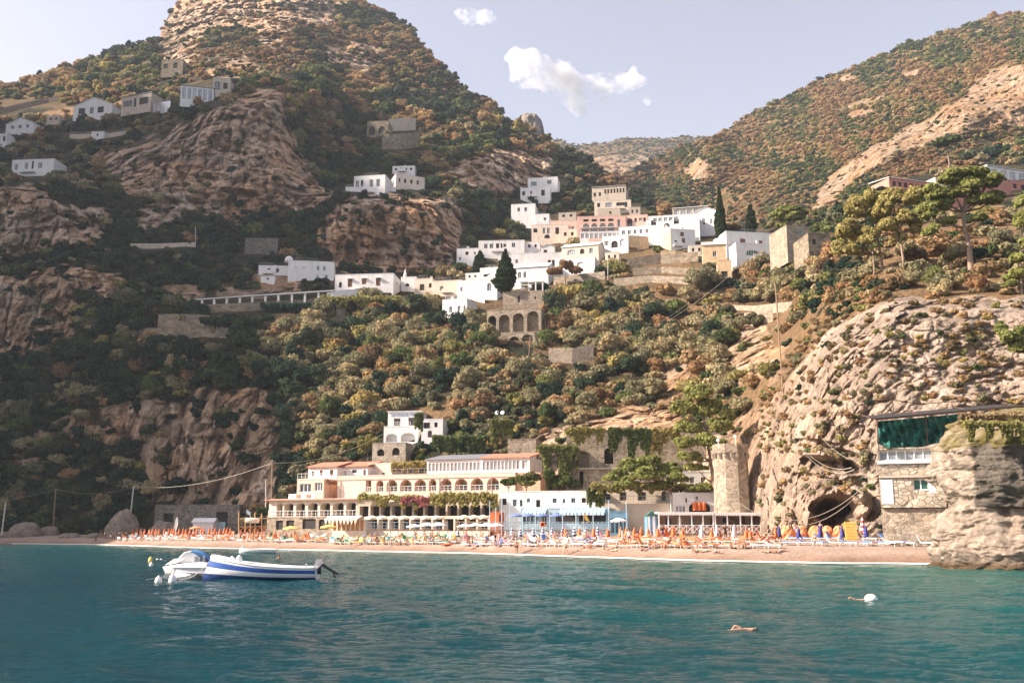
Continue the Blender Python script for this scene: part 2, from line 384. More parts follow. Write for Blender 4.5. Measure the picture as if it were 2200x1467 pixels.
ROCKS = [
 [(-500, 380), (60, 400), (130, 430), (200, 450), (230, 470), (215, 510), (150, 525), (60, 555), (-500, 580)],
 [(-500, 600), (50, 595), (130, 570), (262, 585), (255, 625), (180, 640), (160, 690), (140, 740), (60, 770), (-500, 790)],
 [(200, 330), (270, 320), (330, 300), (400, 260), (440, 232), (500, 212), (560, 190), (600, 195), (620, 250), (645, 300), (650, 340), (700, 400), (695, 455), (640, 460), (560, 440), (520, 480), (450, 460), (380, 450), (330, 430), (280, 430), (240, 390)],
 [(285, 460), (330, 440), (380, 435), (380, 480), (350, 505), (290, 510)],
 [(680, 515), (700, 470), (760, 430), (830, 408), (900, 425), (960, 430), (1000, 450), (1005, 500), (985, 530), (960, 560), (880, 585), (800, 592), (740, 585), (720, 560), (690, 545)],
 [(960, 375), (1000, 345), (1060, 325), (1120, 330), (1185, 345), (1190, 390), (1120, 405), (1085, 425), (1010, 412)],
 ([(90, 910), (180, 868), (290, 855), (420, 845), (560, 835), (605, 900), (600, 1000), (590, 1070), (520, 1085), (330, 1085), (300, 1000), (280, 975), (180, 955), (80, 960)], 0.8),
 [(0, 985), (90, 990), (70, 1020), (10, 1015)],
 ([(350, 140), (345, 60), (380, 0), (420, -80), (780, -80), (750, 20), (700, 60), (640, 50), (600, 110), (520, 60), (440, 70), (410, 140)], 0.75),
 ([(700, 100), (760, 90), (840, 110), (850, 150), (780, 160), (700, 130)], 0.7), ([(440, 130), (520, 110), (560, 150), (500, 170), (440, 165)], 0.6),
 ([(360, 600), (430, 600), (440, 640), (360, 645)], 0.8), ([(450, 605), (560, 590), (640, 600), (640, 625), (470, 640)], 0.6),
 ([(1585, 705), (1640, 700), (1680, 740), (1670, 800), (1600, 830), (1560, 800)], 0.8),
 ([(1420, 800), (1480, 780), (1500, 850), (1440, 900), (1400, 920), (1400, 850)], 0.7),
 ([(1150, 925), (1240, 905), (1330, 870), (1480, 900), (1560, 930), (1640, 860), (1640, 1100), (1150, 1100)], 0.8),
 [(1600, 1200), (1612, 1040), (1625, 960), (1645, 880), (1680, 830), (1715, 780), (1760, 730), (1810, 690), (1870, 655), (1960, 645), (2080, 640), (2140, 655), (2200, 640), (2600, 650), (2600, 1260), (1800, 1200)],
 ([(640, 350), (720, 420), (700, 440), (650, 460), (600, 450)], 0.6), ([(1385, 430), (1420, 440), (1400, 470)], 0.6)]
DRYS = [([(1080, 520), (1480, 560), (1720, 600), (1700, 760), (1500, 840), (1250, 780), (1100, 740), (1000, 700)], 0.45),
 ([(1700, 740), (1780, 660), (1850, 590), (1960, 480), (2120, 440), (2250, 500), (2250, 680), (1900, 640), (1820, 690), (1740, 770)], 0.9),
 ([(0, 180), (100, 160), (200, 140), (340, 130), (340, 200), (150, 230), (0, 230)], 0.35),
 ([(1350, 620), (1550, 640), (1600, 700), (1500, 760), (1380, 700)], 0.8),
 ([(60, 250), (270, 210), (270, 235), (130, 250)], 0.9),
 ([(1380, 540), (1480, 540), (1500, 600), (1380, 600)], 0.7), ([(850, 870), (1000, 860), (1000, 900), (860, 890)], .8),
 ([(1560, 860), (1640, 700), (1720, 640), (1760, 660), (1690, 800), (1600, 980)], 0.8)]
def crag_hill(P, rock, U, V):
    Y = P[..., 1]; sc = np.clip(Y / 200.0, 0.4, 3)
    big = fbm(P / 60.0, 3) * 9 * sc * (Y > 170) + fbm(P / 22.0, 3) * 3.0 * sc
    st = np.array([1, 1, 0.22]); r1 = ridged(P * st / 9.0, 5, 0.6); r2 = ridged(P * np.array([.4, .4, 1.4]) / 8.0, 4, 0.55)
    near = np.clip((170 - Y) / 50, 0, 1)
    tz = P[..., 2] / 6.5 + P[..., 0] / 60 + 1.6 * fbm(P / 16.0, 4, .6); fr = tz - np.floor(tz); ledge = (fr ** .6 - .6) * (1 + fbm(P / 11.0 + 40, 3))
    tx = P[..., 0] / 7.0 + P[..., 2] / 30 + 1.5 * fbm(P * np.array([1, 1, .4]) / 14.0 + 11, 4, .6); fx = np.abs(tx - np.floor(tx) - .5) * 2; flute = (np.sqrt(np.maximum(0, 1 - fx ** 2)) - .75)
    craggy = r1 * 4.0 + r2 * 2.2 + ledge * 2.6 + flute * 3.2 + (0.6 - cells(P * np.array([1, 1, .5]) / 7.0) ** 2) * 4.0
    wr = P + 0.7 * np.stack([fbm(P / 2.5, 3), fbm(P / 2.5 + 20, 3), fbm(P / 2.5 + 40, 3)], -1)
    c = cells(wr / 2.1); c2 = cells(wr / 0.95 + 5); c3 = cells(wr / 5.5 + 9)
    bould = (0.55 - c * c * 1.2) * .95 + (0.5 - c2 * c2) * 0.6 + (0.6 - c3 * c3 * 1.1) * 2.2 + fbm(P / 1.6, 4, .65) * .5 + ridged(P / 14.0, 4) * 2.4
    wp = P + 2.2 * np.stack([fbm(P / 6.0, 3), fbm(P / 6.0 + 20, 3), fbm(P / 6.0 + 40, 3)], -1)
    bould = bould + ledge * 1.2 - cracks(wr / 2.0 + 7) * .35
    craggy = craggy - 3.0 - cracks(wp * np.array([1, 1, .55]) / 9.0) * 1.5 - cracks(wp * np.array([1, 1, 1.0]) / 4.5 + 3) * .8
    d = big * (1 - near * 0.8) + rock * ((1 - near) * craggy * sc ** .6 + near * bould)
    # the cave under the headland and the dark notch above it
    def dent(cu, cv, ru, rv, dep, rot=0):
        a = (U - cu); b = (V - cv); x = a * math.cos(rot) + b * math.sin(rot); y = -a * math.sin(rot) + b * math.cos(rot)
        r = (x / ru) ** 2 + (y / rv) ** 2
        return -dep * np.clip(1.2 - r + 0.7 * fbm(P / 2.5, 4, .6), 0, 1) ** 0.6
    d = d + dent(1786, 1112, 34, 46, 5, .25) + dent(1764, 1128, 28, 40, 4, .3) + dent(1815, 1122, 24, 46, 4, -.2) + dent(1795, 1085, 50, 24, 5, -.1) + dent(1790, 1000, 66, 17, 3.5, 0.18) + dent(1805, 972, 50, 9, 2.5, 0.25) + dent(1752, 952, 48, 9, 2.2, 0.1) + dent(1838, 1015, 15, 40, 2.2, -0.6) + dent(1765, 1030, 60, 9, 1.6, .2)
    d = d - dent(1775, 1050, 34, 24, 2.6) - dent(1838, 1062, 26, 18, 3.2, .4) - dent(1850, 1085, 22, 30, 3) - dent(1680, 1120, 30, 34, 2.5) - dent(1760, 975, 46, 12, 1.8, .15)
    d = d + dent(755, 548, 16, 26, 7) + dent(1092, 368, 9, 22, 7, 0.4)
    return d
hill = Sheet('hillside', HC, HBASE, HTOP, -300, 2500, 1400, 820, 'hillside', ROCKS, DRYS, crag_hill)

MC = {1000: [(480, 1000), (380, 1050), (290, 1200)], 1150: [(480, 950), (380, 1000), (300, 1150)], 1340: [(520, 620), (400, 720), (380, 760)],
 1450: [(520, 600), (430, 640), (350, 780), (320, 860)], 1520: [(520, 560), (420, 640), (340, 640), (290, 720), (280, 880)], 1600: [(520, 500), (450, 540), (400, 600), (330, 740), (260, 840)],
 1750: [(520, 450), (450, 470), (400, 520), (300, 640), (180, 840)], 1900: [(520, 410), (400, 450), (330, 468), (290, 540), (120, 840)],
 2050: [(520, 400), (300, 455), (230, 480), (190, 550), (60, 840)], 2200: [(500, 400), (285, 460), (140, 490), (110, 590), (28, 820)], 2600: [(500, 400), (280, 460), (100, 500), (60, 600), (-40, 820)]}
MTOP = [(1250, 400), (1335, 382), (1365, 362), (1400, 345), (1480, 310), (1545, 292), (1575, 270), (1600, 254), (1640, 236), (1700, 205), (1750, 178), (1800, 158), (1850, 140), (1900, 118), (1950, 96), (2040, 66), (2100, 48), (2140, 36), (2200, 28), (2600, -40)]
MBASE = [(1250, 500), (1500, 540), (1700, 540), (1900, 470), (2600, 400)]
MROCKS = [[(1735, 450), (1770, 400), (1800, 370), (1850, 335), (1890, 310), (1930, 285), (1990, 255), (2060, 215), (2090, 180), (2130, 150), (2180, 140), (2700, 90), (2700, 270), (2180, 268), (2090, 280), (2040, 290), (1960, 325), (1930, 335), (1870, 365), (1800, 430), (1750, 455)],
 ([(1470, 365), (1500, 340), (1530, 350), (1520, 390), (1480, 390)], 0.8), ([(1790, 170), (1830, 158), (1840, 175), (1800, 182)], 0.8),
 ([(1820, 235), (1900, 200), (1880, 245), (1830, 262)], 0.7), ([(1920, 165), (1990, 140), (1960, 165)], 0.8), ([(2080, 70), (2120, 55), (2110, 75)], .7)]
MDRYS = [([(1450, 420), (1600, 330), (1800, 250), (1950, 200), (2150, 120), (2100, 170), (1900, 300), (1760, 380), (1600, 400)], 0.3)]
def crag_mtn(P, rock, U, V):
    q = P.copy(); s_, c_ = math.sin(0.6), math.cos(0.6)
    rid = ridged(np.stack([(P[..., 0] * s_ - P[..., 2] * c_) / 62, P[..., 1] / 260, (P[..., 0] * c_ + P[..., 2] * s_) / 260], -1), 4, .5)
    return rid * 34 + fbm(P / 60, 3) * 12 + fbm(P / 20, 3) * 3 + rock * (ridged(P * np.array([1, 1, .3]) / 16, 5, .6) * 7)
mtn = Sheet('mountain', MC, MBASE, MTOP, 1250, 2600, 560, 330, 'mountain', MROCKS, MDRYS, crag_mtn)
FC = {1000: [(500, 1200), (290, 1700)], 1300: [(500, 1150), (400, 1250), (360, 1300), (300, 1600)], 1700: [(500, 1200), (290, 1700)]}
far = Sheet('far_ridge', FC, [(1100, 430), (1700, 430)], [(1100, 290), (1180, 297), (1205, 303), (1240, 314), (1300, 307), (1340, 298), (1400, 300), (1440, 297), (1480, 294), (1530, 296), (1700, 330)], 1100, 1700, 260, 90, 'mountain',
            [([(1240, 335), (1400, 335), (1400, 400), (1280, 400)], 0.6)], [], lambda P, r, U, V: ridged(P / 90, 4, .55) * 34 + r * ridged(P * np.array([1, 1, .3]) / 22, 4) * 12, 5)
PCc = {1090: [(330, 900), (240, 940)], 1200: [(330, 900), (240, 940)]}
peak = Sheet('rock_peak', PCc, [(1095, 330), (1185, 330)], [(1095, 290), (1108, 262), (1118, 248), (1132, 243), (1152, 246), (1163, 258), (1168, 275), (1172, 300), (1185, 325)], 1095, 1185, 90, 80, 'peak_stone',
             [[(1000, 0), (1300, 0), (1300, 500), (1000, 500)]], [], lambda P, r, U, V: ridged(P * np.array([1, 1, .3]) / 22, 5, .6) * 12 - ((U - 1140) / 34) ** 2 * 25, 4)
# the ridge that closes the bay on the left, outside the picture; it shades the left of the beach and the lower slopes
def bay_ridge():
    T = math.tan(SUN_EL); hx, hy = SUN_H.x, SUN_H.y; wx, wy = hy, -hx
    na, nw = 60, 130; aa = np.linspace(-1, 1, na); ww = np.linspace(-160, 620, nw)
    V = []
    for w_ in ww:
        a0 = np.interp(w_, [0, 170, 300, 400, 620], [300, 300, 330, 400, 520])
        S = np.interp(w_, [q[0] for q in SV], [q[1] for q in SV])
        Hh = max(S + a0 * T, 5)
        for t in aa:
            a = a0 + t * (150 if t > 0 else 95)
            z = Hh * (1 - abs(t) ** 1.2) - 4 * (abs(t) > .98)
            V.append((w_ * wx + a * hx, w_ * wy + a * hy, z))
    V = np.array(V); V[:, 2] += fbm(V / 25.0, 4) * 6
    i, j = np.meshgrid(np.arange(nw - 1), np.arange(na - 1), indexing='ij'); a = (i * na + j).ravel()
    z0 = np.zeros(len(V))
    tag(meshobj('bay_ridge', npmesh('bay_ridge', V, np.stack([a, a + 1, a + na + 1, a + na], -1), ['hillside'], True, {'rock': (fbm(V / 30, 3) > 0.1) * 1.0, 'dry': z0})), kind='structure')
SV = [(-160, -260), (120, -120), (185, -55), (196, -34), (210, 6), (255, 33), (266, 48), (287, 74), (314, 98), (337, 116), (353, 120), (377, 140), (390, 180), (408, 195), (424, 140), (445, 125), (470, 115), (500, 90), (560, 0), (620, -150)]
bay_ridge()
# ------------------------------------------------------------------ sea, beach, surf
SHORE = [(-400, 1160.5), (0, 1168), (100, 1169), (200, 1170), (300, 1173), (450, 1178), (600, 1181), (800, 1185), (1000, 1189), (1200, 1196), (1500, 1206), (1800, 1212), (2000, 1213), (2300, 1214)]
def shore_pts():
    out = []
    for u, v in SHORE:
        b = (CY - v) / F; dz = sp + cp * b; dy = cp - sp * b
        out.append(W(u, v, -(CAMZ - 0.0) / dz * dy))
    return out
SH = shore_pts()
SHX = np.array([p.x for p in SH]); SHY = np.array([p.y for p in SH])
def shoreY(x): return np.interp(x, SHX, SHY)
def beach_z(x, y):
    d = y - shoreY(x)           # metres behind the waterline
    return np.interp(d, [-30, -3, 0, 1.5, 4, 12, 25, 60], [-3, -0.3, 0.02, 0.42, 0.95, 1.55, 1.82, 2.1])
def beach():
    m, n, l, b = _mat('beach'); p = worldpos(n)
    f1 = noise_node(n, l, p, 3.0, 8, 0.8); f2 = noise_node(n, l, p, 0.25, 4, 0.6)
    r = ramp(n, [(0.3, (0.17, 0.12, 0.09)), (0.5, (0.32, 0.235, 0.18)), (0.72, (0.47, 0.38, 0.31))]); l.new(f1, r.inputs[0])
    r2 = ramp(n, [(0.35, (0.8, 0.78, 0.76)), (0.65, (1.05, 1, .98))]); l.new(f2, r2.inputs[0])
    c = mixn(n, l, 1.0, r.outputs[0], r2.outputs[0], 'MULTIPLY')
    c = mixn(n, l, attr(n, 'wet'), c, mixn(n, l, 1.0, c, (0.62, 0.46, 0.34), 'MULTIPLY'))
    l.new(c, b.inputs['Base Color']); b.inputs['Roughness'].default_value = 0.9
    bump(n, l, f1, 0.12, 0.6, b)
    xs = np.linspace(-230, 100, 560); ds = np.concatenate([np.linspace(-25, -1, 10), np.linspace(-.8, 14, 70), np.linspace(15, 90, 70)])
    X, D = np.meshgrid(xs, ds, indexing='ij'); Y = shoreY(X) + D
    Z = np.interp(D, [-30, -3, 0, 1.5, 4, 12, 25, 60], [-3, -0.3, 0.02, 0.42, 0.95, 1.55, 1.82, 2.1])
    P = np.stack([X, Y, Z], -1); P[..., 2] += (fbm(P / 3.0, 4) * 0.10 + fbm(P / .8, 2) * .03) * np.clip(D / 4, 0, 1)
    wet = np.clip(1 - D / 3.2 + 0.3 * fbm(P / 2, 3), 0, 1)
    i, j = np.meshgrid(np.arange(len(xs) - 1), np.arange(len(ds) - 1), indexing='ij'); a = (i * len(ds) + j).ravel(); k = len(ds)
    tag(meshobj('beach', npmesh('beach', P.reshape(-1, 3), np.stack([a, a + k, a + k + 1, a + 1], -1), ['beach'], True, {'wet': wet})), kind='structure')
beach()
def wave_h(X, Y):
    h = 0 * X; rs = np.random.RandomState(3)
    for k in range(26):
        lam = 0.9 * 1.16 ** k if k < 16 else 0.7 * 1.2 ** (k - 10)
        th = rs.normal(-0.35, 0.95) + math.pi / 2; ph = rs.rand() * 6.28
        wv = np.sin((X * math.cos(th) + Y * math.sin(th)) * 2 * math.pi / lam + ph + 0.8 * np.sin(X * 0.11 + Y * 0.07 + k))
        h = h + 0.011 * lam ** 0.75 * (wv + 0.35 * wv * np.abs(wv))
    q = np.stack([X, Y * 1.5, 0 * X], -1)
    h = h * (0.75 + 0.45 * fbm(q / 9.0, 2)) + 0.05 * ridged(q / 2.2, 3)
    return h * 0.34 + .024 * ridged(np.stack([X * .8, Y * 1.25, 0 * X + 3], -1) / 1.15, 3, .6) + .016 * fbm(np.stack([X * .8, Y * 1.2, 0 * X + 9], -1) / .42, 2) * np.clip(60 / np.maximum(Y, 20), .2, 1)
def sea():
    m, n, l, b = _mat('water'); p = worldpos(n)
    sh = attr(n, 'shallow')
    f2 = noise_node(n, l, p, 0.09, 3, 0.5)
    r = ramp(n, [(0.0, (0.0, 0.060, 0.090)), (0.3, (0.0, 0.115, 0.125)), (0.6, (0.03, 0.17, 0.14)), (1.0, (0.15, 0.30, 0.23))]); 
    ad = n.new('ShaderNodeMath'); ad.operation = 'MULTIPLY_ADD'; l.new(f2, ad.inputs[0]); ad.inputs[1].default_value = 0.25; l.new(sh, ad.inputs[2])
    sb = n.new('ShaderNodeMath'); sb.operation = 'SUBTRACT'; l.new(ad.outputs[0], sb.inputs[0]); sb.inputs[1].default_value = 0.12
    l.new(sb.outputs[0], r.inputs[0]); l.new(r.outputs[0], b.inputs['Base Color'])
    b.inputs['Roughness'].default_value = 0.06; b.inputs['IOR'].default_value = 1.28
    w1 = noise_node(n, l, p, 2.3, 5, 0.7, (0.8, 1.3, 1)); w2 = noise_node(n, l, p, 8.0, 4, 0.65, (0.8, 1.3, 1))
    n1 = bump(n, l, w1, 0.62, 1.0, None); n2 = bump(n, l, w2, 0.2, 1.0, None, n1); bump(n, l, noise_node(n, l, p, 24.0, 3, 0.6, (0.8, 1.3, 1)), 0.05, 1.0, b, n2)
    ys = np.concatenate([np.linspace(6, 14, 20), 15 * (260 / 15.0) ** np.linspace(0, 1, 860)])
    tx = np.linspace(-0.72, 0.72, 900)
    Yg, T = np.meshgrid(ys, tx, indexing='ij'); X = T * Yg
    Z = wave_h(X, Yg) * np.clip((shoreY(X) - Yg) / 6, 0.12, 1) * np.clip(1.35 - Yg / 260, .4, 1)
    d = shoreY(X) - Yg
    shal = np.interp(d, [0, 4, 14, 32, 60, 85], [0.95, 0.66, 0.46, 0.32, 0.22, 0.10]) + np.clip(X / 60, -0.35, 0.45) * np.clip(d / 20, 0, 1) * 0.32
    k = len(tx); P = np.stack([X, Yg, Z], -1)
    i, j = np.meshgrid(np.arange(len(ys) - 1), np.arange(k - 1), indexing='ij'); a = (i * k + j).ravel()
    Fq = np.stack([a, a + 1, a + k + 1, a + k], -1)
    tag(meshobj('sea', npmesh('sea', P.reshape(-1, 3), Fq, ['water'], True, {'shallow': shal})), kind='structure')
    mb = MB(); z = -0.35
    mb.add([(-9000, -3000, z), (9000, -3000, z), (9000, 9000, z), (-9000, 9000, z)], [(0, 1, 2, 3)])
    tag(mb.build('open_sea', 'water'), kind='structure')
sea()
def surf():
    m, n, l, b = _mat('foam'); b.inputs['Base Color'].default_value = (0.82, 0.8, 0.76, 1); b.inputs['Roughness'].default_value = 0.8
    V = []; Fc = []; xs = np.arange(-100, 42, 0.2)
    q = np.stack([xs / 2.6, 0 * xs, 0 * xs], -1); wd = 0.12 + 0.9 * np.clip(fbm(q, 4) + 0.3, 0, 1); off = 0.9 * fbm(q / 4 + 9, 3)
    sc = np.clip(shoreY(xs) / 100, .8, 2.2); on = wd > 0.0
    for i, x in enumerate(xs):
        y = float(shoreY(x)) - 0.25 + off[i] * .8
        V += [(x, y - wd[i] * sc[i], 0.07), (x, y - wd[i] * sc[i] * 0.5, 0.16), (x, y + 0.15, 0.12)]
        if i and on[i] and on[i - 1]:
            a = (i - 1) * 3; Fc += [(a, a + 3, a + 4, a + 1), (a + 1, a + 4, a + 5, a + 2)]
    mb = MB(); mb.v = V; mb.f = Fc; mb.m = [0] * len(Fc)
    tag(mb.build('surf_foam', 'foam', smooth=True), kind='stuff')
surf()
CLEAR = []
def clear(u0, u1, v0, v1): CLEAR.append((u0, u1, v0, v1))
# ------------------------------------------------------------------ building kit
def masonry(name, c1, c2, mort, scale, vs=(1, 1, 1.5), rough=.9):
    m, n, l, b = _mat(name); p = worldpos(n)
    mp = n.new('ShaderNodeMapping'); mp.inputs['Scale'].default_value = vs; l.new(p, mp.inputs[0])
    vo = n.new('ShaderNodeTexVoronoi'); vo.feature = 'DISTANCE_TO_EDGE'; vo.inputs['Scale'].default_value = scale; l.new(mp.outputs[0], vo.inputs['Vector'])
    vc = n.new('ShaderNodeTexVoronoi'); vc.inputs['Scale'].default_value = scale; l.new(mp.outputs[0], vc.inputs['Vector'])
    sx = n.new('ShaderNodeSeparateColor'); l.new(vc.outputs['Color'], sx.inputs[0])
    r = ramp(n, [(0.1, c1), (0.9, c2)]); l.new(sx.outputs[0], r.inputs[0])
    e = ramp(n, [(0.02, (0, 0, 0)), (0.09, (1, 1, 1))]); l.new(vo.outputs['Distance'], e.inputs[0])
    c = mixn(n, l, e.outputs[0], mort, r.outputs[0]); f = noise_node(n, l, p, 0.5, 5, .7)
    r2 = ramp(n, [(0.3, (.7, .7, .7)), (0.7, (1.15, 1.12, 1.05))]); l.new(f, r2.inputs[0])
    c = mixn(n, l, 1.0, c, r2.outputs[0], 'MULTIPLY'); l.new(c, b.inputs['Base Color']); b.inputs['Roughness'].default_value = rough
    bump(n, l, e.outputs[0], 0.08, 0.8, b)
masonry('stone_grey', (0.10, 0.095, 0.085), (0.26, 0.235, 0.20), (0.20, 0.18, 0.155), 2.4)
masonry('stone_tan', (0.22, 0.175, 0.13), (0.45, 0.37, 0.285), (0.42, 0.35, 0.27), 2.2)
masonry('stone_pale', (0.36, 0.30, 0.23), (0.56, 0.49, 0.40), (0.30, 0.25, 0.19), 1.7)
masonry('stone_wall_far', (0.16, 0.13, 0.09), (0.32, 0.26, 0.19), (0.22, 0.18, 0.13), 0.9)
plain('white_wall', (0.72, 0.70, 0.67), .75, .06, 1.2, stain_shade=.22)
plain('white_paint', (0.82, 0.80, 0.77), .5, .05, 3)
plain('cream_wall', (0.66, 0.56, 0.45), .8, .08, 1.0, stain_shade=.22)
plain('peach_wall', (0.68, 0.49, 0.39), .8, .06, 1.0, stain_shade=.2)
plain('apricot_wall', (0.68, 0.42, 0.28), .8, .06, 1.0, stain_shade=.15)
plain('amber_wall', (0.78, 0.42, 0.13), .8, .08, 1.0)
plain('pink_wall', (0.68, 0.43, 0.34), .8, .07, 1.0, stain_shade=.2)
plain('rose_wall', (0.55, 0.22, 0.16), .8, .1, 1.0, stain_shade=.2)
plain('ochre_wall', (0.58, 0.42, 0.25), .85, .14, .8, stain_shade=.35)
plain('beige_wall', (0.48, 0.40, 0.32), .85, .12, .8, stain_shade=.3)
plain('roof_flat', (0.42, 0.38, 0.34), .9, .15, .8)
plain('roof_tile', (0.42, 0.18, 0.11), .8, .25, 4)
plain('roof_grey', (0.20, 0.20, 0.22), .5, .15, 1)
plain('dark_room', (0.028, 0.024, 0.022), .8, .3, 2)  # near-black panels stand in for the shade of unlit interiors
plain('wood_brown', (0.19, 0.085, 0.04), .6, .25, 5)
plain('wood_tan', (0.42, 0.26, 0.13), .75, .2, 5)
plain('shutter_green', (0.03, 0.12, 0.09), .5, .15, 4)
plain('shutter_red', (0.30, 0.10, 0.06), .5, .15, 4)
plain('blue_paint', (0.14, 0.30, 0.42), .5, .12, 3)
plain('pale_blue_paint', (0.36, 0.50, 0.58), .5, .1, 3)
plain('navy', (0.03, 0.05, 0.17), .6, .15, 3)
plain('grey_metal', (0.35, 0.35, 0.35), .4, .1, 3, metal=.6)
plain('rust_metal', (0.12, 0.06, 0.04), .7, .3, 4)
plain('pole_wood', (0.25, 0.16, 0.10), .8, .25, 3)
plain('pole_pale', (0.5, 0.46, 0.4), .8, .1, 3)
plain('rope', (0.62, 0.55, 0.45), .8, .1, 6)
def glassmat():
    m, n, l, b = _mat('glass'); b.inputs['Base Color'].default_value = (0.04, 0.05, 0.06, 1); b.inputs['Roughness'].default_value = 0.08; b.inputs['IOR'].default_value = 1.5
    m, n, l, b = _mat('glass_pale'); p = worldpos(n); r = ramp(n, [(0.35, (0.16, 0.19, 0.22)), (0.65, (0.42, 0.43, 0.42))]); l.new(noise_node(n, l, p, .8, 2, .5, (1, 1, .2)), r.inputs[0]); l.new(r.outputs[0], b.inputs['Base Color']); b.inputs['Roughness'].default_value = 0.15
glassmat()

def holes_wall(mb, w, h, ops, dep, mi=0, org=(0, 0, 0), ax=(1, 0, 0), inn=(0, 1, 0), z_lo=0.0):
    """wall in the plane org + x*ax + z*up, with openings (x0,x1,z0,z1,arch) cut and reveals going inn*dep"""
    ax = Vector(ax); inn = Vector(inn); org = Vector(org); up = Vector((0, 0, 1))
    def p(x, z, d=0): return org + ax * x + up * z + inn * d
    xs = sorted(set([0, w] + [q for o in ops for q in (o[0], o[1])])); zs = sorted(set([z_lo, h] + [q for o in ops for q in (o[2], o[3])]))
    for i in range(len(xs) - 1):
        for j in range(len(zs) - 1):
            cx, cz = (xs[i] + xs[i + 1]) / 2, (zs[j] + zs[j + 1]) / 2
            if any(o[0] < cx < o[1] and o[2] < cz < o[3] for o in ops): continue
            mb.add([p(xs[i], zs[j]), p(xs[i + 1], zs[j]), p(xs[i + 1], zs[j + 1]), p(xs[i], zs[j + 1])], [(0, 1, 2, 3)], mi)
    for x0, x1, z0, z1, arch in ops:
        if arch:
            n = 10; ry = min((x1 - x0) / 2, (z1 - z0) * .6) * (arch if arch < 1 else 1); cx = (x0 + x1) / 2; rx = (x1 - x0) / 2
            A = [(cx - rx * math.cos(math.pi * k / n), z1 - ry + ry * math.sin(math.pi * k / n)) for k in range(n + 1)]
            for k in range(n):
                a, b = A[k], A[k + 1]
                mb.add([p(a[0], a[1]), p(b[0], b[1]), p(b[0], z1), p(a[0], z1)], [(0, 1, 2, 3)], mi)
            path = [(x0, z0)] + A + [(x1, z0)]
        else: path = [(x0, z0), (x0, z1), (x1, z1), (x1, z0)]
        path = path + [path[0]]
        for a, b in zip(path[:-1], path[1:]):
            mb.add([p(a[0], a[1]), p(a[0], a[1], dep), p(b[0], b[1], dep), p(b[0], b[1])], [(0, 1, 2, 3)], mi)
def pane(parent, org, ax, inn, o, kind, dep, rr=random.Random(2)):
    """what closes an opening: window, door, shutters, near-black panel for room shade"""
    x0, x1, z0, z1, arch = o; ax = Vector(ax); inn = Vector(inn); org = Vector(org); up = Vector((0, 0, 1))
    mb = MB(); d = dep - .02
    def q(a0, a1, b0, b1, dd, mi):
        mb.add([org + ax * a0 + up * b0 + inn * dd, org + ax * a1 + up * b0 + inn * dd, org + ax * a1 + up * b1 + inn * dd, org + ax * a0 + up * b1 + inn * dd], [(0, 1, 2, 3)], mi)
    def bar(a0, a1, b0, b1, dd, mi, t=.05):
        c = [org + ax * a + up * b + inn * e for e in (dd - t, dd) for (a, b) in ((a0, b0), (a1, b0), (a1, b1), (a0, b1))]
        mb.add(c, [(0, 1, 2, 3), (0, 4, 5, 1), (1, 5, 6, 2), (2, 6, 7, 3), (3, 7, 4, 0)], mi)
    fr = min(.09, (x1 - x0) * .1)
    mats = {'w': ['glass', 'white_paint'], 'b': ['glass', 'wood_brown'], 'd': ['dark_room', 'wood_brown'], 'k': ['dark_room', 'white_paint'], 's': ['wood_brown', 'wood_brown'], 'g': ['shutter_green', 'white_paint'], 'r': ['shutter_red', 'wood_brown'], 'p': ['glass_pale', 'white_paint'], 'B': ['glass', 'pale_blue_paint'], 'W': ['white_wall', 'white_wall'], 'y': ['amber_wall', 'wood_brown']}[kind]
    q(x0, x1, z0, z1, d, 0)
    if kind not in 'kW':
        bar(x0, x0 + fr, z0, z1, d, 1); bar(x1 - fr, x1, z0, z1, d, 1); bar(x0 + fr, x1 - fr, z1 - fr, z1, d, 1); bar(x0 + fr, x1 - fr, z0, z0 + fr, d, 1)
        nb = max(1, int(round((x1 - x0) / 0.9)) - 0)
        for k in range(1, nb + 1):
            if nb == 1: xm = (x0 + x1) / 2
            else: xm = x0 + (x1 - x0) * k / (nb + 1)
            bar(xm - fr / 2, xm + fr / 2, z0 + fr, z1 - fr, d, 1)
    return mb.build('door' if kind == 'd' and z0 < .3 else 'window', mats, parent)
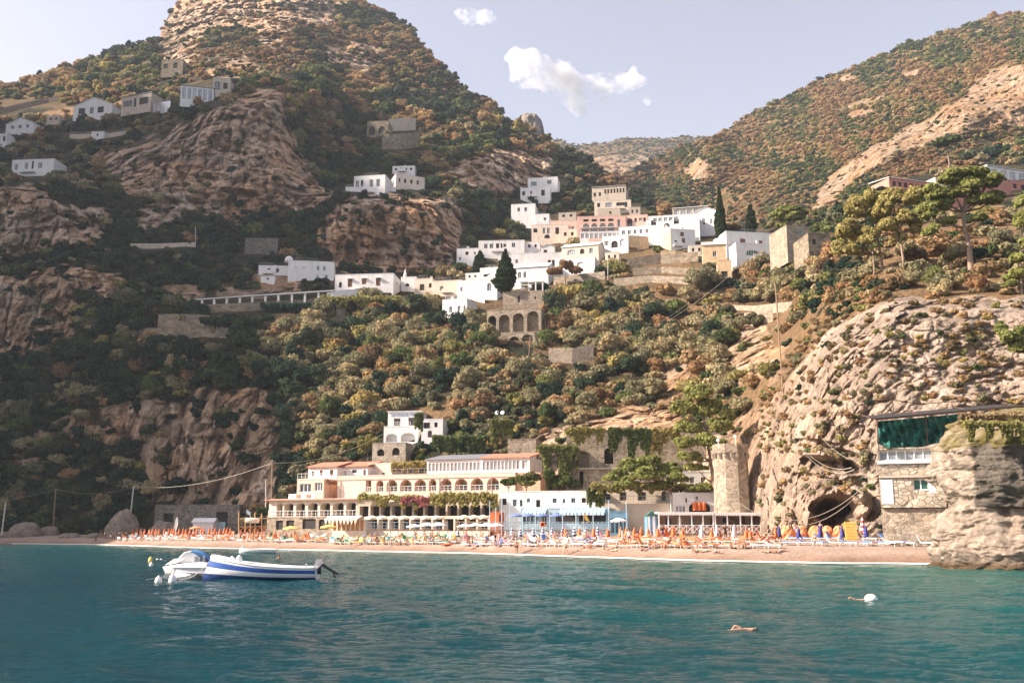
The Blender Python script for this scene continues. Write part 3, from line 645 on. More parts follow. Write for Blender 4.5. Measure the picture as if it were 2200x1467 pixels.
def house(name, label, cat, u0, u1, vb, vt, yaw=0, depth=8, mat='white_wall', front=(), left=(), right=(), roof='flat', Y=None, foot=3, side_mat=None, group=None, dep=.22, parapet=.35, topm='roof_flat', v_right=None, keepclear=True, eave=.0, pull=.5):
    """box of walls whose near left foot stands at photo pixel (u0,vb). openings are fractions (x0,x1,z0,z1,kind,arch)"""
    if Y is None:
        Y = min(hill.at(u, vb + 3).y for u in np.linspace(u0 - 2, u1 + 2, 6)) - pull
    th = R_(yaw); P = W(u0, vb, Y); c, s = math.cos(th), math.sin(th)
    b = (CY - vb) / F; k2 = ((u1 - CX) / F) / (cp - sp * b); w = (k2 * Y - P.x) / (c - k2 * s)
    h = W(u0, vt, Y).z - P.z
    e = empty(name, P, th, label, cat, group)
    dims = {'f': (w, (0, 0, 0), (1, 0, 0), (0, 1, 0), front), 'l': (depth, (0, depth, 0), (0, -1, 0), (1, 0, 0), left), 'r': (depth, (w, 0, 0), (0, 1, 0), (-1, 0, 0), right)}
    mb = MB()
    for k, (ww, org, ax, inn, ops) in dims.items():
        oo = [(o[0] * ww, o[1] * ww, max(o[2] * h, 0.02), o[3] * h, o[5] if len(o) > 5 else 0) for o in ops]
        holes_wall(mb, ww, h, oo, dep, 1 if (side_mat and k != 'f') else 0, org, ax, inn, -foot)
        for o, q in zip(ops, oo): pane(e, org, ax, inn, q, o[4], dep)
    mb.add([(0, depth, -foot), (w, depth, -foot), (w, depth, h), (0, depth, h)], [(1, 0, 3, 2)])
    if roof == 'gable_x':     # ridge along the front: slopes fall to front and back
        rh = h + depth * .22; mb.add([(0, 0, h), (0, depth, h), (0, depth / 2, rh)], [(0, 1, 2)]); mb.add([(w, 0, h), (w, depth / 2, rh), (w, depth, h)], [(0, 1, 2)])
    if roof == 'gable_y':
        rh = h + w * .2; mb.add([(0, 0, h), (w, 0, h), (w / 2, 0, rh)], [(0, 1, 2)]); mb.add([(0, depth, h), (w / 2, depth, rh), (w, depth, h)], [(0, 1, 2)])
    mb.build('wall', [mat, side_mat or mat], e)
    rb = MB(); ov = eave
    if roof == 'flat':
        p_ = parapet; t = .25
        rb.box(t, w - t, t, depth - t, h - .3, h - .05)
        rb.box(-ov - .04, w + ov + .04, -ov - .04, t, h, h + p_ * .4, 1); rb.box(-ov - .04, w + ov + .04, depth - t, depth + .04, h, h + p_ * .4, 1)
        rb.box(-ov - .04, t, t, depth - t, h, h + p_ * .4, 1); rb.box(w - t, w + ov + .04, t, depth - t, h, h + p_ * .4, 1)
        rb.build('roof', [topm, mat], e)
    elif roof == 'gable_x':
        rh = h + depth * .22; o = max(ov, .25); t = .16; z0 = h - o * .44
        rb.add([(-o, -o, z0 + .02), (w + o, -o, z0 + .02), (w + o, depth / 2, rh + .02), (-o, depth / 2, rh + .02), (-o, -o, z0 + t), (w + o, -o, z0 + t), (w + o, depth / 2, rh + t), (-o, depth / 2, rh + t), (-o, depth + o, z0 + .02), (w + o, depth + o, z0 + .02), (-o, depth + o, z0 + t), (w + o, depth + o, z0 + t)],
               [(4, 5, 6, 7), (0, 1, 5, 4), (7, 6, 11, 10), (8, 10, 11, 9), (0, 4, 7, 3), (3, 7, 10, 8), (1, 2, 6, 5), (2, 9, 11, 6)])
        rb.build('roof', [topm], e)
    elif roof == 'gable_y':
        rh = h + w * .2; o = max(ov, .2); t = .15; z0 = h - o * .4
        rb.add([(-o, -o, z0 + .02), (w / 2, -o, rh + .02), (w + o, -o, z0 + .02), (-o, depth + o, z0 + .02), (w / 2, depth + o, rh + .02), (w + o, depth + o, z0 + .02),
                (-o, -o, z0 + t), (w / 2, -o, rh + t), (w + o, -o, z0 + t), (-o, depth + o, z0 + t), (w / 2, depth + o, rh + t), (w + o, depth + o, z0 + t)],
               [(6, 9, 10, 7), (7, 10, 11, 8), (0, 6, 7, 1), (1, 7, 8, 2), (0, 3, 9, 6), (2, 8, 11, 5), (3, 4, 10, 9), (4, 5, 11, 10)])
        rb.build('roof', [topm], e)
    elif roof == 'shed':      # rises to the back
        rb.add([(-.2, -.3, h + .02), (w + .2, -.3, h + .02), (w + .2, depth, h + 1.1), (-.2, depth, h + 1.1), (-.2, -.3, h + .2), (w + .2, -.3, h + .2), (w + .2, depth, h + 1.28), (-.2, depth, h + 1.28)], [(4, 5, 6, 7), (0, 1, 5, 4), (1, 2, 6, 5), (3, 0, 4, 7), (0, 3, 2, 1)])
        rb.build('roof', [topm], e)
    if name in ('hill_house', 'terrace_house', 'cliff_house', 'cream_house', 'long_house', 'white_villa', 'hillside_complex', 'stepped_house', 'crag_house', 'cream_villa', 'arch_house', 'domed_house') and roof == 'flat':
        r3 = random.Random(int(u0 * 7 + vb)); cx = w * r3.uniform(.15, .8); cy = depth * r3.uniform(.3, .7)
        cm = MB(); cm.box(cx - .3, cx + .3, cy - .3, cy + .3, h - .1, h + 1.3); cm.box(cx - .38, cx + .38, cy - .38, cy + .38, h + 1.3, h + 1.42); cm.build('chimney', mat, e)
        if r3.random() < .6:
            a = w * r3.uniform(0, .3); q = min(w, a + w * .5); railing(e, 'roof_rail', (a, .15, h + .1), (q, .15, h + .1), .9, None, 'grey_metal')
        if r3.random() < .55:
            a = w * r3.uniform(.05, .5); q = min(w - .1, a + w * .35); tm = MB(); tm.box(a, q, -1.1, -.03, h * .02 - .3, h * .02); tm.box(a, q, -1.1, -1.0, h * .02, h * .02 + .8); tm.build('balcony', mat, e)
    if keepclear: clear(u0, u1 + (4 if depth > 4 else 0), vt, vb)
    return e, w, h, Y
def railing(parent, name, p0, p1, h=1.0, n=None, mat='white_paint', x=False, solid=None, t=.03):
    """open railing between two local points"""
    p0, p1 = Vector(p0), Vector(p1); L = (p1 - p0).length; n = n or max(2, int(L / 1.0)); mb = MB(); up = Vector((0, 0, 1))
    for k in range(n + 1):
        q = p0.lerp(p1, k / n); mb.tube([q, q + up * h], t, 4)
    mb.tube([p0 + up * h, p1 + up * h], t * 1.3, 4); mb.tube([p0 + up * h * .12, p1 + up * h * .12], t, 4)
    if x:
        for k in range(n):
            a, b = p0.lerp(p1, k / n), p0.lerp(p1, (k + 1) / n); mb.tube([a + up * h * .12, b + up * h], t, 4); mb.tube([b + up * h * .12, a + up * h], t, 4)
    else:
        mb.tube([p0 + up * h * .5, p1 + up * h * .5], t * .7, 4)
    o = mb.build(name, mat)
    if parent: o.parent = parent
    return o
def text_part(s, size, mat, parent, loc, rot=(math.pi / 2, 0, 0), shear=0, name='lettering', ext=.02):
    cu = bpy.data.curves.new('t', 'FONT'); cu.body = s; cu.size = size; cu.extrude = ext; cu.shear = shear; cu.offset = size * .022; cu.align_x = 'CENTER'
    t = bpy.data.objects.new('t', cu); COL.objects.link(t); dg = bpy.context.evaluated_depsgraph_get()
    me = bpy.data.meshes.new_from_object(t.evaluated_get(dg)); bpy.data.objects.remove(t); me.materials.clear(); me.materials.append(MATS[mat])
    o = meshobj(name, me, parent, loc); o.rotation_euler = rot; return o
def wins(n, x0, x1, w, z0, z1, kind='k', arch=0):
    """n evenly spaced openings"""
    r = []
    for k in range(n):
        c = x0 + (x1 - x0) * (k + .5) / n; r.append((c - w / 2, c + w / 2, z0, z1, kind, arch))
    return r
# ------------------------------------------------------------------ houses up the slope
A_ = .99
house('cliff_house', 'white gabled house with dark windows high on the far left slope', 'house', 157, 240, 249, 229, -8, 8, 'white_wall', [(.13, .3, .1, .75, 'k'), (.42, .52, .1, .8, 'w'), (.62, .78, .15, .8, 'k')], roof='gable_y', topm='white_wall')
house('cliff_house', 'low pale house with small gable roof at far left edge, partly behind bushes', 'house', 12, 72, 281, 268, -10, 7, 'white_wall', wins(3, .1, .9, .12, .2, .75, 'w'), roof='gable_y', topm='white_wall')
house('cliff_house', 'tiny white house cut off by the left edge of the picture', 'house', -25, 13, 313, 290, -10, 7, 'white_wall', wins(2, .4, 1, .15, .3, .75, 'k'))
house('cliff_house', 'long white flat roofed house with three windows above the left rock wall', 'house', 24, 114, 372, 345, -6, 9, 'white_wall', [(.06, .14, .25, .72, 'w'), (.30, .39, .25, .78, 'w'), (.62, .72, .3, .78, 'w'), (.47, .52, .05, .9, 'k')])
e, w_, h_, Y_ = house('hillside_villa', 'villa with white framed glass front on the mountain crest', 'villa', 387, 458, 214, 184, 14, 10, 'white_wall', wins(6, .02, .98, .13, .08, .9, 'p', .8), roof='shed', topm='roof_grey')
house('hillside_villa', 'square grey block with arched window beside the glass fronted villa', 'villa', 456, 494, 200, 168, 6, 9, 'beige_wall', [(.1, .45, .2, .8, 'w', 1), (.6, .85, .3, .7, 'k')])
house('stone_ruin', 'roofless stone ruin among autumn trees under the rocky summit', 'ruin', 346, 392, 156, 130, -5, 8, 'stone_wall_far', [(.1, .3, .3, .7, 'k'), (.55, .75, .3, .75, 'k')])
house('roadside_building', 'brown roadside building with sloping roof line below the glass villa', 'building', 260, 323, 238, 210, -20, 8, 'beige_wall', [(.05, .35, .2, .7, 'w'), (.42, .5, .1, .8, 'k'), (.6, .9, .2, .7, 'k')], roof='shed', topm='roof_grey')
def wall_run(name, label, cat, pts, h, mat, Y=None, t=.5, rail=0, foot=2, cap=None, group=None):
    """a wall that follows photo pixels pts=(u,v of its foot)"""
    Ps = [(W(u, v, Y) if Y else hill.at(u, v) - Vector((0, .6, 0))) for u, v in pts]
    e = empty(name, Ps[0], 0, label, cat, group); mb = MB(); cb = MB()
    for a, b in zip(Ps[:-1], Ps[1:]):
        a = a - Ps[0]; b = b - Ps[0]
        vs = [(a.x, a.y, a.z - foot), (b.x, b.y, b.z - foot), (b.x, b.y + t, b.z - foot), (a.x, a.y + t, a.z - foot), (a.x, a.y, a.z + h), (b.x, b.y, b.z + h), (b.x, b.y + t, b.z + h), (a.x, a.y + t, a.z + h)]
        mb.add(vs, [(0, 1, 5, 4), (4, 5, 6, 7), (2, 3, 7, 6), (1, 2, 6, 5), (3, 0, 4, 7)])
        if rail: railing(e, 'railing', (a.x, a.y + .1, a.z + h), (b.x, b.y + .1, b.z + h), rail, None, 'pole_pale')
    mb.build('wall_face', mat, e)
    us = [p[0] for p in pts]; vs_ = [p[1] for p in pts]; clear(min(us), max(us), min(vs_) - 3, max(vs_))
    return e
wall_run('terrace_wall', 'pale terrace edge with thin railing below the gabled cliff house', 'wall', [(150, 297), (190, 297), (235, 296), (270, 290)], 1.6, 'beige_wall', rail=1.1)
wall_run('terrace_wall', 'glass railed terrace left of the glass fronted villa', 'wall', [(315, 243), (366, 236)], 4.0, 'glass_pale', rail=.9)
wall_run('roadside_wall', 'long grey wall of the mountain road at the upper left', 'wall', [(0, 246), (40, 236), (100, 222), (130, 218)], 3, 'stone_wall_far')
house('stone_building', 'stone terrace building with two dark arches on the mountainside', 'building', 788, 834, 290, 262, -6, 9, 'stone_wall_far', [(.1, .38, 0, .6, 'k', 1), (.55, .85, 0, .6, 'k', 1)])
wall_run('terrace_wall', 'long pale retaining wall right of the two arched stone building', 'wall', [(834, 282), (860, 281), (893, 280)], 6, 'beige_wall')
wall_run('terrace_wall', 'curved stone retaining wall above the crag houses', 'wall', [(821, 320), (835, 321), (860, 321), (885, 319), (901, 314)], 7, 'stone_wall_far', foot=4)
house('crag_house', 'white house with broad balcony on the edge of the crag', 'house', 760, 827, 407, 380, -10, 10, 'white_wall', [(.05, .16, .1, .7, 'w'), (.22, .3, .2, .7, 'k'), (.5, .62, .1, .7, 'w'), (.72, .84, .1, .7, 'w')])
house('crag_house', 'cream house with white end wall beside the white crag house', 'house', 850, 912, 404, 374, 22, 9, 'cream_wall', [(.1, .16, .45, .75, 'k'), (.28, .36, .45, .75, 'k'), (.5, .58, .45, .75, 'k'), (.72, .8, .45, .75, 'b')], left=[(.2, .4, .4, .75, 'w'), (.6, .8, .4, .75, 'w')], side_mat='white_wall', roof='flat')
house('crag_house', 'small white upper terrace block behind the cream crag house', 'house', 843, 891, 369, 358, -4, 6, 'white_wall', wins(4, .05, .95, .1, .2, .7, 'k'))
wall_run('terrace_wall', 'white terrace ledge in front of the crag houses', 'wall', [(743, 410), (780, 411), (850, 412)], 1.4, 'white_wall', rail=.9)
house('hill_house', 'white house with two dark windows under the fluted cliff', 'house', 1118, 1182, 424, 405, -6, 8, 'white_wall', [(.06, .16, .2, .7, 'k', 1), (.32, .4, .25, .7, 'w'), (.7, .82, .1, .75, 'k')])
house('hill_house', 'white upper house with railed roof terrace above the two windowed house', 'house', 1134, 1198, 402, 384, -10, 8, 'white_wall', [(.1, .3, .1, .6, 'g'), (.65, .8, .2, .7, 'w')])
house('hill_house', 'tall white block with roof chimney left of the pink hotel', 'house', 1098, 1150, 478, 440, -8, 9, 'white_wall', [(.26, .38, .58, .82, 'w'), (.55, .67, .58, .82, 'w')], right=[(.3, .5, .5, .8, 'k')])
house('hill_house', 'plain low white block stepping down beside the tall white block', 'house', 1150, 1180, 484, 461, -8, 8, 'white_wall', [(.6, .8, .4, .7, 'w')])
house('stepped_house', 'beige house whose roof slopes down to the right, topmost of its group', 'house', 1272, 1345, 431, 404, -14, 9, 'beige_wall', wins(7, .35, .98, .055, .45, .8, 'k') + [(.05, .12, .3, .6, 'k'), (.2, .27, .3, .6, 'k')], roof='shed', topm='roof_flat')
house('stepped_house', 'beige house with long shadowed balcony, middle of its group', 'house', 1277, 1356, 451, 433, -8, 9, 'cream_wall', [(.08, .16, .3, .8, 'k'), (.3, .5, .2, .8, 'p'), (.6, .9, .15, .75, 'k')])
house('stepped_house', 'grey plastered lower house at the foot of the beige group', 'house', 1285, 1333, 468, 450, -8, 7, 'beige_wall', [(.5, .6, .4, .7, 'k')])
def pink_hotel():
    e, w, h, Y = house('pink_hotel', 'pink hotel with two rows of arched balconies in the village', 'hotel', 1240, 1345, 500, 466, -4, 12, 'pink_wall',
        wins(4, .08, .78, .14, .06, .22, 'w') + wins(4, .1, .78, .13, .32, .56, 'k', 1) + wins(4, .1, .78, .11, .68, .84, 'k') + [(.83, .89, .3, .8, 'w', 1)])
    railing(e, 'balcony_rail', (w * .08, -.35, h * .30), (w * .8, -.35, h * .30), .8)
    mb = MB(); mb.box(w * .06, w * .82, -.5, -.03, h * .27, h * .295); mb.build('balcony', 'white_wall', e)
    house('pink_hotel', 'pink wing with round window right of the arched pink hotel', 'hotel', 1345, 1392, 492, 464, -10, 12, 'pink_wall', [(.06, .3, .2, .8, 'k', 1), (.4, .5, .5, .8, 'k'), (.6, .75, .55, .8, 'w'), (.8, .92, .5, .8, 'k')])
    house('pink_hotel', 'plain peach wing at the left end of the pink hotel', 'hotel', 1182, 1243, 506, 475, -4, 12, 'peach_wall', [(.75, .85, .1, .6, 'w'), (.1, .2, .4, .7, 'w'), (.4, .5, .4, .7, 'w')])
    house('glass_veranda', 'glazed white veranda at the foot of the pink hotel', 'veranda', 1246, 1336, 514, 499, -4, 4, 'white_wall', wins(9, .01, .99, .09, .1, .85, 'p'), topm='white_wall')
pink_hotel()
house('hill_house', 'small salmon house with dark opening below the glazed veranda', 'house', 1265, 1303, 528, 513, -8, 8, 'pink_wall', [(.3, .7, .15, .6, 'k')])
house('hill_house', 'cream house behind the pale tree, left of the pink hotel', 'house', 1142, 1221, 513, 484, -4, 9, 'cream_wall', [(.05, .16, .45, .75, 'k'), (.3, .38, .35, .8, 'w'), (.42, .5, .35, .8, 'w'), (.65, .75, .3, .8, 'k'), (.35, .5, 0, .3, 'k', 1)])
house('terrace_house', 'white stepped house at the left end under the striped rock face', 'house', 981, 1030, 562, 535, -6, 8, 'white_wall', [(.38, .52, .5, .78, 'k'), (.75, .85, .5, .75, 'w'), (.1, .2, .1, .35, 'w')])
house('terrace_house', 'long white terrace house with row of shaded windows and arched end window', 'house', 1028, 1127, 541, 518, -4, 9, 'white_wall', [(.12, .2, .3, .75, 'w'), (.24, .32, .3, .75, 'w'), (.38, .45, .3, .75, 'k'), (.48, .52, .3, .75, 'k'), (.54, .6, .4, .7, 'k'), (.72, .8, .35, .8, 'w', 1)])
house('terrace_house', 'long white house with wavy parapet right of the broad cypress', 'house', 1098, 1208, 575, 545, -4, 9, 'white_wall', [(.08, .14, .3, .6, 'w', 1), (.42, .56, .0, .3, 'w', 1), (.72, .78, .05, .5, 'k'), (.8, .86, .05, .5, 'k')])
house('terrace_house', 'small white cube house with arched gable above the wavy parapet house', 'house', 1162, 1192, 546, 531, -6, 7, 'white_wall', [(.2, .45, .2, .6, 'k')], roof='gable_y', topm='white_wall')
house('white_villa', 'white pitched roof house with two arched windows behind the broad cypress', 'villa', 1102, 1178, 606, 576, -14, 9, 'white_wall', [(.14, .24, .25, .7, 'w', 1), (.3, .38, .25, .7, 'w', 1)], roof='gable_x', topm='white_wall')
house('white_villa', 'long plain white upper wing of the stepped villa left of the cypress', 'villa', 1031, 1070, 600, 577, -14, 9, 'white_wall', [(.2, .6, .2, .45, 'k')])
house('white_villa', 'broad white wing with blank sunlit wall, middle of the stepped villa', 'villa', 982, 1068, 636, 605, -16, 9, 'white_wall', [(.75, .85, .2, .75, 'w', 1), (.08, .13, .3, .6, 'w')])
e, w_, h_, Y_ = house('white_villa', 'lowest white wing of the stepped villa with two arched windows and railed terrace', 'villa', 950, 1003, 682, 645, -16, 9, 'white_wall', [(.28, .4, .25, .62, 'w', 1), (.62, .74, .25, .62, 'w', 1), (.86, .94, .25, .62, 'w', 1)])
railing(e, 'roof_rail', (w_ * .1, .3, h_ + .1), (w_ * .5, .3, h_ + .1), .9)
e, w_, h_, Y_ = house('domed_house', 'white two storey house with small domed tower and shaded front', 'house', 618, 717, 600, 560, 8, 10, 'white_wall', [(.12, .2, .5, .7, 'W'), (.3, .38, .5, .7, 'W'), (.62, .67, .52, .78, 'g'), (.76, .81, .52, .78, 'g'), (.62, .66, .05, .28, 'g'), (.8, .87, .02, .3, 'g')], right=[(.4, .6, .4, .7, 'W')])
mb = MB(); mb.lathe([(1.3, 0), (1.3, .6), (1.15, 1.1), (.8, 1.55), (.35, 1.8), (.05, 1.88)], 14, (0, 2, h_ + .05)); mb.build('dome', 'white_wall', e, True)
house('domed_house', 'low white outbuilding left of the domed house, half hidden by trees', 'house', 555, 618, 587, 571, 4, 7, 'white_wall', [(.3, .4, .2, .7, 'k'), (.6, .7, .2, .7, 'k')])
e, w_, h_, Y_ = house('long_house', 'long white house with three shuttered doors and striped end tower', 'house', 719, 845, 621, 591, -6, 10, 'white_wall', [(.07, .12, .1, .5, 'k', 1), (.22, .30, .12, .68, 's'), (.46, .54, .12, .68, 's'), (.7, .78, .15, .72, 's')], right=[(.3, .6, .2, .6, 'W')])
for k in range(3):
    mb = MB(); mb.box(w_ * (.21 + .24 * k), w_ * (.31 + .24 * k), -.5, -.005, h_ * .70, h_ * .73); mb.build('door_canopy', 'white_wall', e)
wall_run('terrace_wall', 'white garden wall with arches below the long white house', 'wall', [(703, 640), (760, 636), (850, 622)], 1.8, 'white_wall')
e, w_, h_, Y_ = house('small_chapel', 'small white chapel with pointed bell turret and lunette window', 'chapel', 861, 894, 622, 596, -6, 8, 'white_wall', [(.3, .55, .25, .5, 'k', 1)], roof='flat')
mb = MB(); mb.lathe([(.5, 0), (.45, 1.2), (.5, 1.3), (.22, 1.7), (.18, 2.2), (.02, 2.9)], 8, (1.0, 1, h_)); mb.build('bell_turret', 'white_wall', e)
e, w_, h_, Y_ = house('cream_house', 'cream house with dark balcony door right of the small white chapel', 'house', 890, 929, 628, 600, -10, 9, 'cream_wall', [(.3, .55, .12, .6, 'k'), (.0 + .8, .95, .3, .65, 'k')])
railing(e, 'balcony_rail', (w_ * .2, -.5, h_ * .1), (w_ * .65, -.5, h_ * .1), .9, 4, 'rust_metal')
house('cream_house', 'low cream wing with arched window behind yellow bushes', 'house', 929, 992, 630, 605, -12, 8, 'cream_wall', [(.25, .38, .2, .6, 'w', 1)])
house('cream_villa', 'cream villa with curved awnings over a sunlit balcony', 'villa', 1207, 1286, 557, 532, -18, 9, 'cream_wall', [(.15, .38, .3, .75, 'p', .8), (.5, .62, .3, .75, 'k', 1), (.75, .85, .3, .75, 'w')], roof='gable_x', topm='white_wall')
house('cream_villa', 'cream terrace below the awning villa with scalloped white wall', 'villa', 1192, 1278, 580, 558, -16, 7, 'white_wall', [(.1, .25, .2, .6, 'W', 1), (.55, .75, .1, .6, 'W', 1)])
e, w_, h_, Y_ = house('hillside_complex', 'largest white hillside building with sloping roof line and arched windows', 'building', 1394, 1504, 508, 466, -12, 12, 'white_wall', [(.3, .42, .3, .62, 'b', 1), (.05, .15, .55, .8, 'k'), (.5, .6, .55, .8, 'k')] + wins(5, .08, .6, .08, .72, .92, 'p'), right=[(.2, .35, .45, .75, 'w', 1)])
house('hillside_complex', 'tall white gabled end building with two arched windows left of the tall cypress', 'building', 1494, 1542, 500, 458, -22, 12, 'white_wall', [(.32, .46, .35, .68, 'w', 1), (.68, .78, .35, .62, 'w', 1)], roof='gable_y', topm='white_wall', side_mat='ochre_wall')
house('hillside_complex', 'white cube house with two brown shuttered windows and ochre flank', 'building', 1441, 1494, 528, 492, 10, 8, 'white_wall', [(.15, .28, .1, .35, 'k', 1), (.45, .6, .2, .5, 's'), (.4, .55, .6, .85, 's')], side_mat='ochre_wall')
house('hillside_complex', 'white house with square windows in front of the largest white building', 'building', 1418, 1446, 526, 489, -10, 8, 'white_wall', [(.3, .6, .35, .65, 'k'), (.3, .65, .05, .2, 'k', 1)])
house('hillside_complex', 'stained ochre wall block in the middle of the white complex', 'building', 1345, 1394, 532, 506, 14, 8, 'ochre_wall', [], side_mat='ochre_wall')
house('hillside_complex', 'stepped white gallery with round arches at the left end of the complex', 'building', 1294, 1350, 537, 510, -16, 9, 'white_wall', [(.35, .6, .1, .65, 'k', 1), (.68, .9, .15, .75, 'W', 1), (.08, .25, .3, .7, 'w')])
house('hillside_complex', 'long white gallery climbing to the right behind the ochre wall', 'building', 1330, 1400, 512, 490, -14, 9, 'white_wall', wins(5, .05, .95, .1, .3, .75, 'w', 1))
house('hillside_complex', 'glazed rooftop pavilion with flat canopy on top of the complex', 'building', 1445, 1520, 466, 449, -14, 7, 'beige_wall', wins(5, .03, .97, .15, .1, .8, 'p'), roof='shed', topm='white_wall')
house('chapel_house', 'ochre chapel like house with small arched window', 'house', 1510, 1571, 566, 527, -10, 9, 'ochre_wall', [(.36, .5, .35, .65, 'w', 1)], roof='gable_x', topm='roof_flat')
house('chapel_house', 'tall lower ochre tower with a dark doorway below the arched window house', 'house', 1542, 1573, 596, 560, -10, 6, 'ochre_wall', [(.25, .7, .0, .35, 'k')])
house('arch_house', 'white house with two brown shutters, upper storey above the big arch', 'house', 1561, 1684, 532, 497, 10, 9, 'white_wall', [(.24, .33, .35, .6, 's'), (.54, .63, .3, .55, 's')])
house('arch_house', 'white terrace wall with wide half round arch below the two shutters', 'house', 1582, 1682, 553, 522, 8, 5, 'white_wall', [(.22, .48, .15, .55, 'g', .8), (.8, .84, .4, .5, 's')])
house('stone_tower_house', 'square stone tower house with two green shutters', 'house', 1692, 1738, 538, 484, 12, 9, 'stone_tan', [(.55, .8, .7, .86, 'g'), (.55, .8, .3, .44, 'g')], side_mat='stone_tan')
house('stone_tower_house', 'lower rough stone wing right of the green shuttered tower', 'house', 1738, 1784, 540, 502, 6, 8, 'stone_wall_far', [(.2, .35, .4, .7, 'k')])
wall_run('terrace_wall', 'sloping concrete ramp in front of the stone tower house', 'wall', [(1668, 560), (1700, 550), (1738, 545)], 1.6, 'beige_wall', rail=1)
house('rose_villa', 'long rose villa with white framed windows on the right slope', 'villa', 1911, 2005, 403, 382, 18, 9, 'rose_wall', wins(7, .05, .95, .08, .2, .7, 'k'), roof='shed', topm='white_wall')
house('rose_villa', 'white glazed villa above the rose villa at the right edge', 'villa', 2123, 2230, 384, 356, 20, 9, 'white_wall', wins(5, .05, .95, .12, .15, .8, 'p'), roof='shed', topm='white_wall')
house('rose_villa', 'red painted block below the glazed villa at the right edge', 'villa', 2148, 2230, 404, 384, 20, 9, 'rose_wall', wins(4, .1, .9, .1, .2, .7, 'k'))
wall_run('terrace_wall', 'red brown retaining wall behind the great pine', 'wall', [(2040, 448), (2100, 436), (2170, 418)], 3.4, 'rose_wall')
wall_run('terrace_wall', 'small pale road parapet near the cliff foot at the upper right', 'wall', [(2094, 309), (2135, 305)], 1.6, 'beige_wall')
# pillared walkway
def walkway():
    us = [434, 460, 487, 515, 542, 570, 598, 627, 655, 684, 714]
    tops = np.interp(us, [434, 714], [645, 626]); bots = np.interp(us, [434, 714], [657, 641])
    Y0 = min(hill.at(u, b_).y for u, b_ in zip(us, bots)) - .8
    P0 = W(us[0], bots[0], Y0); e = empty('pillared_walkway', P0, 0, 'long white walkway canopy on square pillars left of the long white house', 'walkway')
    for k, u in enumerate(us):
        a = W(u, bots[k], Y0) - P0; b = W(u, tops[k], Y0) - P0; mb = MB(); mb.box(a.x - .27, a.x + .27, -.25, .3, a.z - 2.5, b.z); mb.build('pillar', 'white_wall', e)
    a = W(404, 646, Y0) - P0; b = W(718, 625.5, Y0) - P0; mb = MB()
    mb.add([(a.x, -.4, a.z), (b.x, -.4, b.z), (b.x, .9, b.z), (a.x, .9, a.z), (a.x, -.4, a.z + .25), (b.x, -.4, b.z + .25), (b.x, .9, b.z + .25), (a.x, .9, a.z + .25)], [(0, 1, 5, 4), (4, 5, 6, 7), (0, 3, 2, 1), (1, 2, 6, 5), (2, 3, 7, 6), (3, 0, 4, 7)])
    mb.build('canopy', 'white_wall', e); clear(404, 718, 628, 655)
walkway()
wall_run('terrace_wall', 'long stone terrace wall under the pillared walkway', 'wall', [(440, 672), (520, 668), (600, 664), (720, 655)], 2.0, 'stone_wall_far', foot=1)
wall_run('terrace_wall', 'stone terrace wall left of the vine pergolas', 'wall', [(340, 700), (412, 700), (480, 705)], 3.0, 'stone_wall_far', foot=1)
wall_run('terrace_wall', 'lowest stone terrace wall on the dark slope', 'wall', [(300, 722), (380, 722), (490, 722)], 2.0, 'stone_wall_far', foot=1)
wall_run('terrace_wall', 'dark stone wall panel above the domed house', 'wall', [(527, 545), (560, 545), (596, 545)], 5.0, 'stone_grey')
wall_run('terrace_wall', 'thin pale terrace line on the dark upper slope', 'wall', [(280, 532), (340, 532), (420, 529)], 1.2, 'beige_wall')
wall_run('terrace_wall', 'square stone buttress wall beside the lit bushes', 'wall', [(723, 692), (742, 690)], 5.0, 'stone_tan')
wall_run('terrace_wall', 'pale stone wall above the broad olive trees, upper of two', 'wall', [(1360, 590), (1420, 586), (1500, 590)], 1.5, 'stone_wall_far')
wall_run('terrace_wall', 'low grey terrace wall in the middle of the sunny slope', 'wall', [(1180, 778), (1230, 778), (1275, 770)], 3.0, 'stone_tan', foot=1)
wall_run('terrace_wall', 'sunlit dry stone wall between the olive trees, right of the short pole', 'wall', [(1600, 700), (1640, 696), (1660, 690)], 2.6, 'stone_tan', foot=1)
wall_run('terrace_wall', 'low sunlit terrace wall below the white arch house', 'wall', [(1560, 665), (1620, 668), (1700, 660)], 1.0, 'stone_tan', foot=1)
wall_run('terrace_wall', 'dry stone wall under the hillside complex, left part', 'wall', [(1350, 575), (1420, 566), (1500, 562)], 2.6, 'stone_wall_far', foot=1)
